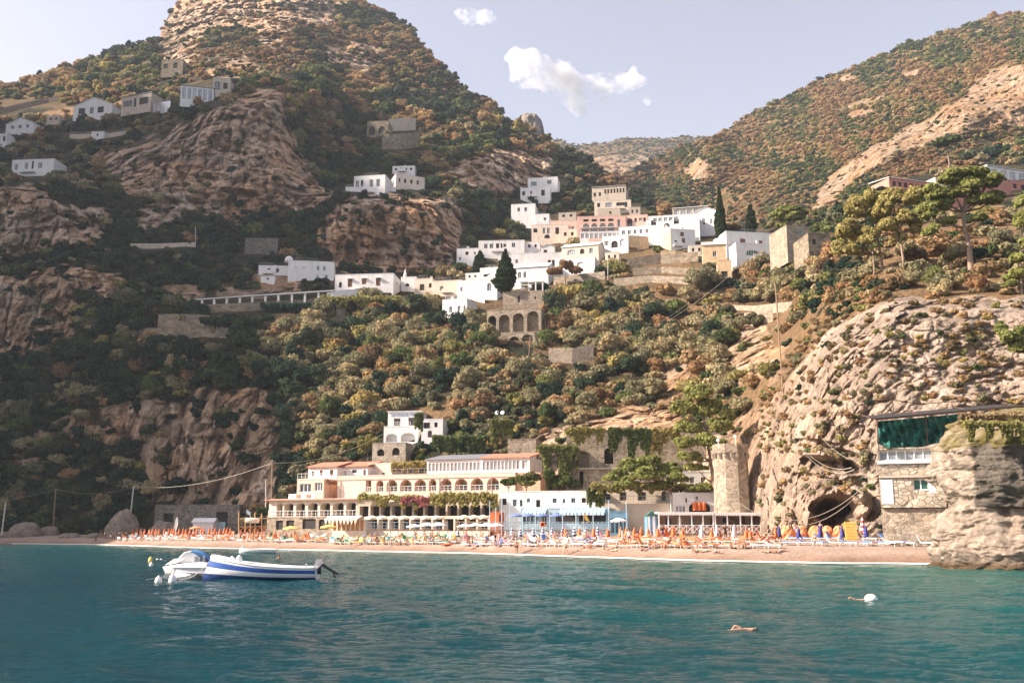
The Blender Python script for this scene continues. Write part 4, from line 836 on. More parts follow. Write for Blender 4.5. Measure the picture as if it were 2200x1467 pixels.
# arcaded retaining walls below the cypress
def arcade():
    e, w, h, Y = house('arcaded_wall', 'stone retaining wall with four tall blind arches under a railed path', 'wall', 1046, 1163, 716, 668, -12, 5, 'stone_tan', [(.02, .17, .15, .78, 'k', 1), (.22, .42, 0, .8, 'W', 1), (.48, .68, 0, .84, 'W', 1), (.74, .95, 0, .9, 'W', 1)], dep=1.6, foot=4)
    for o in e.children:
        if o.name.startswith('window'):
            o.name = 'arch_infill'
            if o.data.materials[0].name == 'white_wall': o.data.materials[0] = MATS['stone_tan']; o.data.materials[1] = MATS['stone_tan']
    railing(e, 'railing', (0, .2, h + .1), (w, .2, h + .1), 1.1, 14, 'rust_metal')
    e, w, h, Y = house('arcaded_wall', 'lower stone wall with two dark arches under the four arch wall', 'wall', 1091, 1150, 752, 716, -12, 5, 'stone_tan', [(.05, .42, 0, .8, 'k', 1), (.5, .92, 0, .9, 'k', 1)], dep=1.6, foot=4, Y=Y - 2)
    railing(e, 'railing', (-4, .1, h + .1), (w + 3, .1, h + .5), 1.1, 12, 'rust_metal')
    e, w, h, Y = house('garden_wall', 'high stone garden wall with slit window at the foot of the broad cypress', 'wall', 1080, 1168, 657, 628, -10, 4, 'stone_tan', [(.37, .42, .2, .7, 'k'), (.78, .82, .4, .6, 'k')])
    mb = MB(); n = 4
    for k in range(n): mb.box(w * (.45 + .17 * k), w * (.45 + .17 * k) + .3, .2, .5, h, h + 2.4)
    mb.box(w * .43, w, .1, 2.4, h + 2.4, h + 2.6); mb.build('pergola', 'white_wall', e)
arcade()

for k, (a, b_, c, d, y, m_, o, l_) in enumerate([
 (1204, 1240, 512, 494, -8, 'cream_wall', 2, 'small cream house behind the pale tree, right of the cream house'),
 (1300, 1330, 560, 544, -14, 'cream_wall', 2, 'low cream annex under the left end of the white complex'),
 (1070, 1100, 562, 549, -6, 'white_wall', 1, 'tiny white annex at the left end of the wavy parapet house'),
 (1128, 1160, 536, 521, -6, 'white_wall', 2, 'small white house right of the long terrace house'),
 (1350, 1392, 478, 464, -10, 'pink_wall', 3, 'pink upper room behind the pink hotel wing'),
 (1388, 1420, 492, 474, -10, 'white_wall', 3, 'small white house at the upper left corner of the largest white building'),
 (1200, 1238, 470, 458, -8, 'beige_wall', 2, 'beige garden room above the plain peach wing'),
 (1352, 1376, 462, 446, -8, 'beige_wall', 2, 'grey beige cottage right of the beige stepped group'),
 (1420, 1452, 556, 540, -8, 'ochre_wall', 1, 'low ochre shed in the gardens below the white complex'),
 (1000, 1030, 600, 588, -10, 'white_wall', 2, 'small white house above the blank sunlit wing of the villa'),
 (1060, 1098, 596, 580, -12, 'white_wall', 2, 'white house directly behind the broad cypress'),
 (560, 590, 603, 594, 0, 'white_wall', 1, 'tiny white hut below the low outbuilding of the domed house'),
 (2010, 2050, 396, 382, 18, 'cream_wall', 2, 'cream annex right of the long rose villa'),
 (1480, 1512, 545, 528, -8, 'cream_wall', 2, 'cream house left of the ochre chapel house'),
 (100, 128, 262, 250, -8, 'beige_wall', 2, 'small beige hut left of the gabled cliff house'),
 (196, 222, 296, 284, -6, 'white_wall', 1, 'tiny white pavilion on the terrace below the gabled cliff house')]):
    house('village_house', l_, 'house', a, b_, c, d, y, 6, m_, wins(o, .08, .92, .16, .25, .7, 'k'), foot=2)
wall_run('terrace_wall', 'white stair wall descending left of the broad cypress', 'wall', [(1006, 640), (1020, 646), (1040, 650)], 1.6, 'white_wall')
wall_run('terrace_wall', 'garden terrace wall between the village and the olive slope, left part', 'wall', [(1190, 612), (1240, 606), (1300, 600)], 2.0, 'stone_tan', foot=1)
wall_run('terrace_wall', 'garden terrace wall between the village and the olive slope, right part', 'wall', [(1320, 612), (1400, 606), (1480, 610)], 1.6, 'stone_tan', foot=1)
# ------------------------------------------------------------------ the hotel and the buildings behind the beach
NUMW = ['', 'first', 'second', 'third', 'fourth', 'fifth', 'sixth', 'seventh', 'eighth', 'ninth', 'tenth', 'eleventh', 'twelfth', 'thirteenth', 'fourteenth', 'fifteenth', 'sixteenth', 'seventeenth', 'eighteenth', 'nineteenth', 'twentieth']
def nth(k, n):
    if n == 1: return ''
    if k == 0: return 'leftmost'
    if k == n - 1: return 'rightmost'
    if k + 1 <= 20: return NUMW[k + 1] + ' from left'
    if k + 1 < 30: return 'twenty-' + NUMW[k + 1 - 20] + ' from left'
    if k + 1 == 30: return 'thirtieth from left'
    return 'thirty-' + NUMW[k + 1 - 30] + ' from left'
def bp(u, v):
    lo, hi = 30.0, 230.0
    for _ in range(50):
        m = (lo + hi) / 2; p = W(u, v, m)
        if p.z - beach_z(p.x, p.y) > 0: lo = m
        else: hi = m
    return W(u, v, lo)
YAW = -21
plain('lettering_blue', (.16, .26, .42), .8, .1, 4); plain('parasol_blue', (.13, .20, .42), .8, .1, 4); plain('orange_cloth', (0.66, 0.165, 0.05), .8, .15, 4); plain('orange_pale', (0.70, 0.28, 0.12), .8, .15, 4)
def hotel():
    # long arcaded wing
    ar = [(785, 797, 0), (808, 823, 1), (830, 853, 1), (859, 884, 1), (890, 915, 1), (921, 937, 1), (945, 970, 1), (977, 1004, 1), (1011, 1038, 1), (1046, 1072, 1)]
    th = R_(YAW); Y0 = 168.0; P = W(724, 1070, Y0); b = (CY - 1060) / F
    def along(u):
        k2 = ((u - CX) / F) / (cp - sp * b); return (k2 * Y0 - P.x) / (math.cos(th) - k2 * math.sin(th))
    wt = along(1107); ops = []
    for a0, a1, ac in ar: ops.append((along(a0) / wt, along(a1) / wt, .26, .80, 'y', .9 * ac))
    e, w, h, Y = house('beach_hotel', 'long apricot hotel wing with a row of arched balconies above the beach', 'hotel', 724, 1107, 1070, 1024, YAW, 9, 'peach_wall', ops, Y=Y0, dep=1.5, side_mat='apricot_wall', right=[(.3, .5, .4, .8, 'g')], topm='roof_tile', foot=3)
    rr = random.Random(3)
    for k, o in enumerate(ops):
        x0, x1 = o[0] * w, o[1] * w; mb = MB(); d = 1.38; cx = x0 + (x1 - x0) * (.62 if x1 - x0 > 1.5 else .6)
        dw = min(.55, (x1 - x0) * .25); mb.box(cx - dw, cx + dw, d - .1, d, h * .26, h * .66, 0)
        mb.box(cx - dw * 1.7, cx - dw, d - .16, d - .02, h * .26, h * .66, 1)
        if x1 - x0 > 1.5: mb.box(cx + dw, cx + dw * 1.4, d - .16, d - .02, h * .26, h * .66, 2)
        mb.build('balcony_door', ['glass', 'wood_brown', 'white_paint'], e)
        railing(e, 'balcony_rail', (x0 + .02, .12, h * .26), (x1 - .02, .12, h * .26), .85, 3, 'white_paint')
    for k in range(0, 11, 3):
        x = w * (.02 + .095 * k); mb = MB(); mb.tube([(x, -.08, 0), (x, -.08, h * .9)], .05, 5); mb.build('drainpipe', 'pole_pale', e)
    mb = MB(); mb.box(-.05, w + .05, -.12, -.005, h * .84, h * .9); mb.build('cornice', 'pink_wall', e)
    railing(e, 'roof_rail', (.3, .6, h + .15), (w - .5, .6, h + .15), .95, 30, 'grey_metal')
    # left block with name on it
    e2, w2, h2, Y2 = house('beach_hotel', 'left block of the hotel with script lettering and shuttered windows', 'hotel', 637, 695, 1071, 1031, YAW, 5.2, 'peach_wall', [(.10, .52, .35, .80, 'w'), (.66, .94, .4, .85, 'w')], Y=169, side_mat='apricot_wall', topm='roof_tile')
    mb = MB(); mb.box(w2 * .02, w2 * .72, -.95, .1, -.15, .1); mb.box(-.9, w2 * .8, -1.05, -.95, -.15, .75); mb.build('balcony', 'white_wall', e2)
    for xk in (.12, .5): 
        mb = MB(); mb.box(w2 * xk, w2 * xk + .8, -1.12, -1.06, .1, .65); mb.build('wall_planter', 'roof_tile', e2)
    t = text_part('Pupetto', 1.15, 'wood_brown', e2, (w2 + .06, 2.4, h2 * .78), (math.pi / 2, 0, math.pi / 2), .35)
    railing(e2, 'roof_rail', (0, .1, h2 + .1), (w2, .1, h2 + .1), .95, 7, 'white_paint'); railing(e2, 'roof_rail', (w2 - .1, .1, h2 + .1), (w2 - .1, 5, h2 + .1), .95, 5, 'white_paint')
    # set back storeys on the roofs
    house('roof_storey', 'white rooftop storey with red brown doors and tiled eave, upper left of the hotel', 'rooftop room', 662, 724, 1023, 1005, YAW, 5, 'white_wall', [(.12, .2, .0, .6, 's'), (.4, .5, .1, .7, 'r'), (.75, .87, .05, .7, 's')], Y=173, roof='shed', topm='roof_tile', keepclear=True)
    house('roof_storey', 'white rooftop storey with tile canopy and two dark windows, middle of the hotel', 'rooftop room', 727, 790, 1025, 1004, YAW, 5, 'white_wall', [(.45, .62, .4, .75, 'k'), (.85, .93, .0, .7, 'k'), (.2, .26, .1, .6, 'g')], Y=173, roof='shed', topm='roof_tile')
    house('roof_storey', 'cream rooftop room right of the tile canopy storey', 'rooftop room', 790, 842, 1024, 997, YAW, 6, 'cream_wall', [(.6, .7, .1, .3, 'k')], Y=173)
    house('roof_storey', 'long glazed white rooftop storey with solar roof and tiled end', 'rooftop room', 917, 1034, 1016, 989, YAW, 6, 'white_wall', wins(14, .02, .98, .055, .12, .78, 'p'), Y=166, roof='shed', topm='roof_grey')
    house('roof_storey', 'glazed rooftop storey with red tiled roof at the right end of the hotel', 'rooftop room', 1034, 1138, 1012, 986, YAW, 6, 'white_wall', wins(10, .02, .8, .065, .1, .8, 'p') + [(.84, .96, .1, .8, 'p')], Y=161, roof='shed', topm='roof_tile')
    house('beach_hotel', 'plain apricot end block of the hotel behind the round trees', 'hotel', 1108, 1161, 1063, 1017, -14, 8, 'apricot_wall', [(.5, .65, .5, .75, 'g')], Y=157, topm='roof_tile')
    # restaurant arcade below
    th3 = R_(YAW); Y3 = 163.0; P = W(577, 1111, Y3); b3 = (CY - 1095) / F
    def al3(u):
        k2 = ((u - CX) / F) / (cp - sp * b3); return (k2 * Y3 - P.x) / (math.cos(th3) - k2 * math.sin(th3))
    w3 = al3(767); gaps = [(594, 607), (610, 630), (635, 655), (661, 682), (687, 709), (714, 738), (743, 764)]
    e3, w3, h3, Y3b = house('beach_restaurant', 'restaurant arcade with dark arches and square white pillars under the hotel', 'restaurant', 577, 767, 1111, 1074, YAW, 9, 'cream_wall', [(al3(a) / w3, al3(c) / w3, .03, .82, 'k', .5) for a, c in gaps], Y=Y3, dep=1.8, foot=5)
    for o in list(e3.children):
        if o.name.startswith('window'): o.name = 'arcade_shade_panel'  # near-black panel stands in for the shade inside each bay
    railing(e3, 'arcade_rail', (0, -.12, 0), (w3, -.12, 0), 1.0, 22, 'white_paint')
    mb = MB(); mb.box(-.5, w3 + .5, -.6, -.02, h3 - .12, h3 + .05); mb.build('eave', 'roof_tile', e3)
    # terrace right of the arcade, its shade painted as near-black panels
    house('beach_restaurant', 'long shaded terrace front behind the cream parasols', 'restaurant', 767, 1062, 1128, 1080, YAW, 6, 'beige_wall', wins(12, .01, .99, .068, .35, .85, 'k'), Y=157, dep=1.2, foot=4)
    house('beach_bar', 'dark open bar front under the cream fringed parasols', 'bar', 786, 1052, 1142, 1111, YAW, 4, 'cream_wall', wins(11, .01, .99, .078, .05, .88, 'k'), Y=153, dep=1.5, foot=2)  # near-black panels in the openings give the shade below the terrace
    # ground floor under the arcade: beach bar with dark openings and saw tooth awning
    house('beach_bar', 'stone beach bar front with dark openings under the restaurant arcade', 'bar', 573, 713, 1140, 1112, YAW, 5, 'stone_tan', [(.14, .25, .1, .8, 'k'), (.3, .42, .2, .8, 'k'), (.55, .75, .15, .9, 'k'), (.8, .95, .1, .85, 'k')], Y=159, foot=2)
    e4, w4, h4, Y4 = house('beach_cabins', 'row of yellow changing cabins under a zigzag awning', 'cabins', 713, 784, 1140, 1112, YAW, 3, 'cream_wall', wins(7, .02, .98, .1, .02, .8, 'y'), Y=154, foot=2)
    mb = MB(); n = 9
    for k in range(n):
        x0 = w4 * k / n - .4; x1 = x0 + w4 / n; y = -1.7
        mb.add([(x0, y, h4 - .2), (x1, y, h4 - .2), ((x0 + x1) / 2, y, h4 - 1.1), (x0, -.05, h4 + .3), (x1, -.05, h4 + .3)], [(0, 2, 1), (0, 1, 4, 3)])
    mb.build('awning', 'cream_wall', e4)
hotel()
# timber frame deck at the left of the bar
def frame_deck():
    Y = 165.0; P0 = W(513, 1147, Y); e = empty('timber_deck', P0, 0, 'timber frame deck with orange panels at the left end of the hotel', 'deck')
    def q(u, v, dy=0): return W(u, v, Y + dy) - P0
    for k, u in enumerate([513, 527, 538, 548, 562, 575, 592, 612, 634, 657, 679]):
        top = [1098, 1112, 1108, 1100, 1103, 1108, 1110, 1110, 1108, 1109, 1110][k]
        mb = MB(); mb.tube([q(u, 1149), q(u, top)], .10, 5); mb.build('post', 'wood_tan', e)
    mb = MB(); mb.tube([q(513, 1114), q(580, 1113), q(682, 1111)], .10, 4); mb.build('beam', 'wood_tan', e)
    mb = MB(); mb.tube([q(513, 1131), q(600, 1130), q(682, 1129)], .09, 4); mb.build('beam', 'wood_tan', e)
    mb = MB()
    for a in range(513, 676, 9):
        mb.tube([q(a, 1146), q(a + 9, 1132)], .05, 4); mb.tube([q(a + 9, 1146), q(a, 1132)], .05, 4)
    mb.build('lattice', 'orange_cloth', e)
    mb = MB(); a = q(513, 1146); b_ = q(680, 1146); mb.box(a.x, b_.x, .3, 5, a.z - .1, a.z + .05); mb.build('floor', 'wood_tan', e)
    mb = MB(); mb.lathe([(.05, -.1), (.5, -.1), (.55, .4), (.5, .8), (.05, .85)], 8, (0, 0, 0)); o = mb.build('rolled_canvas', 'cream_wall', e, True); o.location = q(543, 1122) + Vector((0, -.3, 0)); o.scale = (2.2, .8, .9)
    mb = MB(); p = q(538, 1108); mb.add([p, p + Vector((-.7, 0, .5)), p + Vector((-.7, 0, 1.1)), p + Vector((0, 0, .6))], [(0, 1, 2, 3)]); mb.build('flag', 'pale_blue_paint', e)

frame_deck()
# stone shed at the left
e, w_, h_, Y_ = house('stone_shed', 'long grey stone shed with two square openings at the left of the beach', 'shed', 330, 513, 1146, 1085, -4, 8, 'stone_grey', [(.10, .22, .42, .72, 'k'), (.72, .86, .1, .76, 'k')], Y=203, roof='flat', dep=.6)
mb = MB(); mb.box(w_ * .74, w_ * .84, -.15, 0, .1, 2.3); mb.build('door', 'pale_blue_paint', e)
house('white_beach_building', 'low building with white ribbed tarpaulin beside the grey stone shed', 'shed', 413, 457, 1147, 1121, 0, 3, 'white_wall', [], Y=199, roof='gable_x', topm='white_wall')
# white painted house with lettering
e, w_, h_, Y_ = house('white_lettered_house', 'white house with painted words under the roof and brown shutters', 'house', 833, 904, 918, 885, -8, 9, 'white_wall', [(.18, .38, .08, .58, 'b'), (.62, .84, .1, .62, 'b')], right=[(.15, .35, .3, .7, 'k'), (.55, .8, .2, .7, 'k')], topm='roof_flat', eave=.15)
text_part('LA DOLCE VITA', .74, 'lettering_blue', e, (w_ * .5, -.06, h_ * .72), name='lettering')
mb = MB()
e2, w2, h2, Y2 = house('white_lettered_house', 'white terrace with two big arches below the lettered house', 'house', 824, 897, 950, 917, -8, 4, 'white_wall', [(.06, .4, .0, .55, 'W', .8), (.5, .92, .0, .6, 'W', .8)], Y=Y_ - 3.5, dep=1.2)
railing(e2, 'terrace_rail', (w2 * .2, .1, h2 + .1), (w2 * .45, .1, h2 + .1), .8, 4, 'white_paint'); railing(e2, 'terrace_rail', (w2 * .55, .1, h2 + .1), (w2 * .78, .1, h2 + .1), .8, 4, 'white_paint')
house('white_lettered_house', 'right wing of the lettered house, under a vine canopy', 'house', 905, 951, 944, 901, -8, 7, 'white_wall', [(.3, .5, .1, .45, 'b', 1), (.1, .4, .55, .85, 'k'), (.6, .75, .6, .85, 'k')])
house('small_stone_house', 'small stone house with two arched niches above the hotel roof', 'house', 799, 871, 994, 953, -12, 7, 'stone_pale', [(.15, .36, .35, .72, 'k', 1), (.6, .82, .38, .78, 'k', 1)], dep=.5)
house('service_block', 'tan stepped stone block with tiny green window behind the hotel roof', 'building', 1091, 1152, 1008, 945, -12, 6, 'stone_tan', [(.3, .42, .45, .6, 'g')])
for k, u in enumerate((1068, 1080)):
    P = hill.at(u, 900) + Vector((0, -1.2, 0)); P = W(u, 900, P.y)
    e = empty('satellite_dish', P, R_(-25), 'white satellite dish above the hotel, ' + ('left' if k == 0 else 'right') + ' of the pair', 'satellite dish', 'pair of satellite dishes')
    mb = MB(); mb.lathe([(.02, 0), (.22, .03), (.42, .12), (.4, .15), (.2, .06), (.02, .03)], 14); o = mb.build('dish', 'white_paint', e, True); o.rotation_euler = (R_(70), 0, 0); o.location = (0, 0, 1.2)
    mb = MB(); mb.tube([(0, .1, -.3), (0, .1, 1.2)], .05, 5); mb.build('stand', 'grey_metal', e)
# long white building with small doors
house('white_beach_building', 'long white building with small blue doors behind the blue lido', 'building', 1073, 1295, 1091, 1057, -12, 7, 'white_wall',
      [(.13, .17, .1, .55, 'B'), (.2, .225, .1, .5, 'k'), (.27, .3, .35, .6, 'B'), (.36, .4, .05, .5, 'k'), (.52, .56, .3, .6, 'B'), (.62, .64, .3, .55, 'k'), (.7, .74, .3, .6, 'B'), (.8, .84, .3, .6, 'k'), (.9, .94, .3, .6, 'B'), (.03, .07, .2, .6, 'k')], Y=148, foot=4)
def striped(name, c1, c2, freq, axis=0):
    m, n, l, b = _mat(name); p = objpos(n); s = n.new('ShaderNodeSeparateXYZ'); l.new(p, s.inputs[0])
    a = n.new('ShaderNodeMath'); a.operation = 'MULTIPLY'; l.new(s.outputs[axis], a.inputs[0]); a.inputs[1].default_value = freq
    f = n.new('ShaderNodeMath'); f.operation = 'FRACT'; l.new(a.outputs[0], f.inputs[0]); g = n.new('ShaderNodeMath'); g.operation = 'GREATER_THAN'; l.new(f.outputs[0], g.inputs[0]); g.inputs[1].default_value = .5
    l.new(mixn(n, l, g.outputs[0], c1, c2), b.inputs['Base Color']); b.inputs['Roughness'].default_value = .8
striped('stripe_blue', (.8, .8, .78), (.16, .34, .5), 1.9); striped('stripe_navy_z', (.8, .8, .78), (.04, .06, .18), 3.2, 2); striped('stripe_red_z', (.8, .8, .78), (.6, .05, .06), 2.2, 2)
striped('stripe_white_green', (.8, .8, .74), (.35, .5, .2), 3.0); striped('stripe_cabin', (.82, .82, .8), (.10, .25, .42), 1.6)
e, w_, h_, Y_ = house('lido_bar', 'blue lido bar with dark interior and striped awnings', 'bar', 1118, 1310, 1137, 1093, -12, 5, 'pale_blue_paint', [(.02, .2, .25, .8, 'B'), (.24, .3, .1, .8, 'w'), (.4, .62, .3, .8, 'k'), (.66, .96, .3, .8, 'k')], Y=142, foot=2, topm='roof_grey')
for a, b_ in ((.04, .30), (.46, .96)):
    mb = MB(); x0, x1 = a * w_, b_ * w_; mb.add([(x0, -.02, h_ - .02), (x1, -.02, h_ - .02), (x1, -1.3, h_ - .55), (x0, -1.3, h_ - .55), (x0, -1.3, h_ - .9), (x1, -1.3, h_ - .9)], [(0, 1, 2, 3), (3, 2, 5, 4)]); mb.build('awning', 'stripe_blue', e)
house('orange_cabin', 'blue cabin with a large orange panel at the left end of the lido', 'cabin', 1053, 1078, 1128, 1102, -10, 3, 'orange_cloth', [(.75, .95, .1, .9, 'B')], Y=138, foot=2)
house('blue_cabins', 'turquoise changing cabins with panelled doors right of the lido bar', 'cabins', 1311, 1350, 1150, 1100, -6, 3, 'blue_paint', wins(4, .03, .97, .18, .1, .75, 'B'), Y=136, foot=1.5)
# tan building under the vine, and the wall below it
e, w_, h_, Y_ = house('vine_building', 'tan building with dark windows under the yellow vine', 'building', 1293, 1450, 1078, 1050, -8, 6, 'cream_wall', [(.25, .34, .1, .75, 'b'), (.5, .61, .1, .75, 'b'), (.82, .88, .1, .8, 'b', 1), (.05, .12, .2, .6, 'k')], Y=146, foot=3)
railing(e, 'terrace_rail', (0, -1.4, -.2), (w_, -1.4, -.2), .95, 16, 'pale_blue_paint')
mb = MB(); mb.box(-1, w_ + .5, -1.6, -.01, -4.6, -.25); mb.build('terrace_base', 'cream_wall', e)
e, w_, h_, Y_ = house('white_beach_building', 'white building with grey panel and dark boat arch under the pines', 'building', 1448, 1536, 1128, 1060, -4, 7, 'white_wall', [(.05, .3, .3, .62, 'p'), (.38, .9, .35, .72, 'k', .7), (.3, .34, .72, .86, 'k'), (.55, .62, .8, .92, 'w')], Y=138, foot=1.5)
mb = MB()
for k in range(10):
    a = math.pi * k / 5; r = .55 if k % 2 == 0 else .22; mb.v.append((r * math.sin(a), 0, r * math.cos(a))); mb.v.append((r * math.sin(a), .12, r * math.cos(a)))
mb.f = [tuple(range(0, 20, 2)), tuple(range(19, 0, -2))] + [((2 * k), (2 * k + 1), (2 * k + 3) % 20, (2 * k + 2) % 20) for k in range(10)]; mb.m = [0] * len(mb.f)
o = mb.build('star_ornament', 'white_paint', e); o.location = (w_ * .48, -.2, h_ * .78)
house('white_beach_building', 'white upper house with small windows behind the leaning pine', 'building', 1462, 1530, 1048, 1014, -4, 6, 'white_wall', [(.3, .45, .3, .7, 'w'), (.65, .8, .3, .7, 'w')], Y=145)
def tank():
    P = W(1488, 1098, 137.0); e = empty('water_tanks', P, 0, 'orange water tanks on the white building under the pines', 'tank')
    for k in range(3):
        mb = MB(); mb.lathe([(.3, 0), (.33, .05), (.33, 1.0), (.3, 1.08), (.1, 1.12)], 12, (.35 + k * .6, 0, .1)); mb.build('tank', 'orange_cloth', e, True)
tank()
# big stone retaining wall with vine
e, w_, h_, Y_ = house('retaining_wall', 'high stone retaining wall with arched niches, hung with vine', 'wall', 1218, 1545, 1040, 926, -3, 4, 'stone_tan', [(.075, .15, .32, .62, 'k', 1), (.25, .31, .38, .68, 'k', 1), (.085, .11, .0, .24, 'k')], Y=151, foot=4, dep=.9)
for o in e.children:
    if o.name.startswith('window'):
        o.name = 'niche_back'
        if o is not None and o.name == 'niche_back': o.data.materials[0] = MATS['stone_tan']
mb = MB(); mb.box(w_ * .05, w_ * .34, -.5, -.02, h_ * .28, h_ * .30); mb.build('ledge', 'beige_wall', e)
# round stone tower
def tower():
    P = W(1583, 1105, 127.0); e = empty('stone_tower', P, 0, 'squat polygonal stone tower with small corbels right of the tall pine', 'tower')
    r = 38 * mpp(1000, 127); H = W(1583, 952, 127).z - P.z; mb = MB(); mb.lathe([(r * 1.12, -3), (r * 1.03, H * .3), (r * .96, H * .86), (r * 1.02, H * .87), (r * 1.03, H), (r * .5, H + .05)], 9, (0, r, 0)); mb.build('wall', 'stone_tan', e)
    mb = MB()
    for k in range(18):
        a = 2 * math.pi * k / 18; mb.box(r * 1.0 * math.cos(a) - .12, r * 1.0 * math.cos(a) + .12, r + r * 1.0 * math.sin(a) - .12, r + r * 1.0 * math.sin(a) + .12, H * .80, H * .865)
    mb.build('corbels', 'stone_tan', e); clear(1545, 1625, 950, 1105)
    for k, (u, v) in enumerate([(1543, 946), (1580, 938)]):
        p = W(u, v, 126) - P; mb = MB(); mb.lathe([(.02, -.22), (.2, -.12), (.24, 0), (.18, .16), (.02, .22)], 10, p); mb.tube([p + Vector((0, 0, -.2)), p + Vector((0, 0, -1.1))], .04, 5); mb.build('lamp_globe', 'white_paint', e, True)
tower()
# white beach pavilion
def pavilion():
    Y = 124.0; P0 = W(1392, 1150, Y); e = empty('beach_pavilion', P0, 0, 'white beach pavilion with striped cabin and crossed railings', 'pavilion')
    def q(u, v, dy=0): return W(u, v, Y + dy) - P0
    a, b_ = q(1391, 1150), q(1412, 1108); mb = MB(); mb.box(a.x, b_.x, 0, 2.4, -.6, b_.z); mb.add([(a.x - .1, -.1, b_.z), (b_.x + .1, -.1, b_.z), ((a.x + b_.x) / 2, -.1, b_.z + .6), (a.x - .1, 2.5, b_.z), (b_.x + .1, 2.5, b_.z), ((a.x + b_.x) / 2, 2.5, b_.z + .6)], [(0, 1, 2), (0, 2, 5, 3), (1, 4, 5, 2)], 1); mb.build('cabin', ['stripe_cabin', 'shutter_green'], e)
    for u0, u1, v in ((1412, 1529, 1103), (1531, 1660, 1104)):
        a, b_ = q(u0, v), q(u1, v); mb = MB(); mb.box(a.x, b_.x, -1.2, 3.2, a.z, a.z + .18)
        n = 26
        for k in range(n):
            x0 = a.x + (b_.x - a.x) * k / n; x1 = a.x + (b_.x - a.x) * (k + 1) / n; mb.add([(x0, -1.21, a.z), (x1, -1.21, a.z), ((x0 * .2 + x1 * .8), -1.21, a.z - .22), (x0 * .8 + x1 * .2, -1.21, a.z - .22)], [(0, 1, 2, 3)])
        mb.build('roof', 'white_paint', e)
    for u in (1414, 1434, 1458, 1484, 1508, 1530, 1534, 1560, 1588, 1612, 1636, 1658):
        mb = MB(); a = q(u, 1150); b_ = q(u, 1103); mb.box(a.x - .07, a.x + .07, -1.1, -.96, -1, b_.z); mb.build('post', 'white_paint', e)
    for u0, u1 in ((1414, 1530), (1534, 1660)):
        a, b_ = q(u0, 1146), q(u1, 1146); railing(e, 'crossed_rail', (a.x, -1.15, a.z), (b_.x, -1.15, b_.z), 1.0, 8, 'white_paint', True, t=.045)
    a, b_ = q(1412, 1147), q(1660, 1147); mb = MB(); mb.box(a.x, b_.x, -1.2, 3.2, a.z - .15, a.z); mb.build('floor', 'wood_tan', e)
    mb = MB(); mb.box(a.x, b_.x, 3.2, 3.35, -1, q(1412, 1104).z); mb.build('back_wall', 'beige_wall', e)
    for k, u in enumerate((1420, 1440, 1465, 1492, 1538, 1566, 1594, 1622, 1646)):
        a, b_ = q(u, 1146), q(u + 9, 1112); mb = MB(); mb.box(a.x, b_.x, 3.05, 3.18, a.z, b_.z); mb.build('cabin_door', ['wood_brown', 'navy', 'white_paint', 'grey_metal'][k % 4] if k != 3 else 'blue_paint', e)
    for k, u in enumerate(range(1420, 1656, 13)):
        a = q(u, 1145); mb = MB(); mb.box(a.x, a.x + .7, -.7 + .5 * (k % 3), -.2 + .5 * (k % 3), a.z, a.z + .75); mb.build('bench', 'orange_pale' if k % 3 else 'rose_wall', e)
    clear(1390, 1662, 1095, 1150)
pavilion()
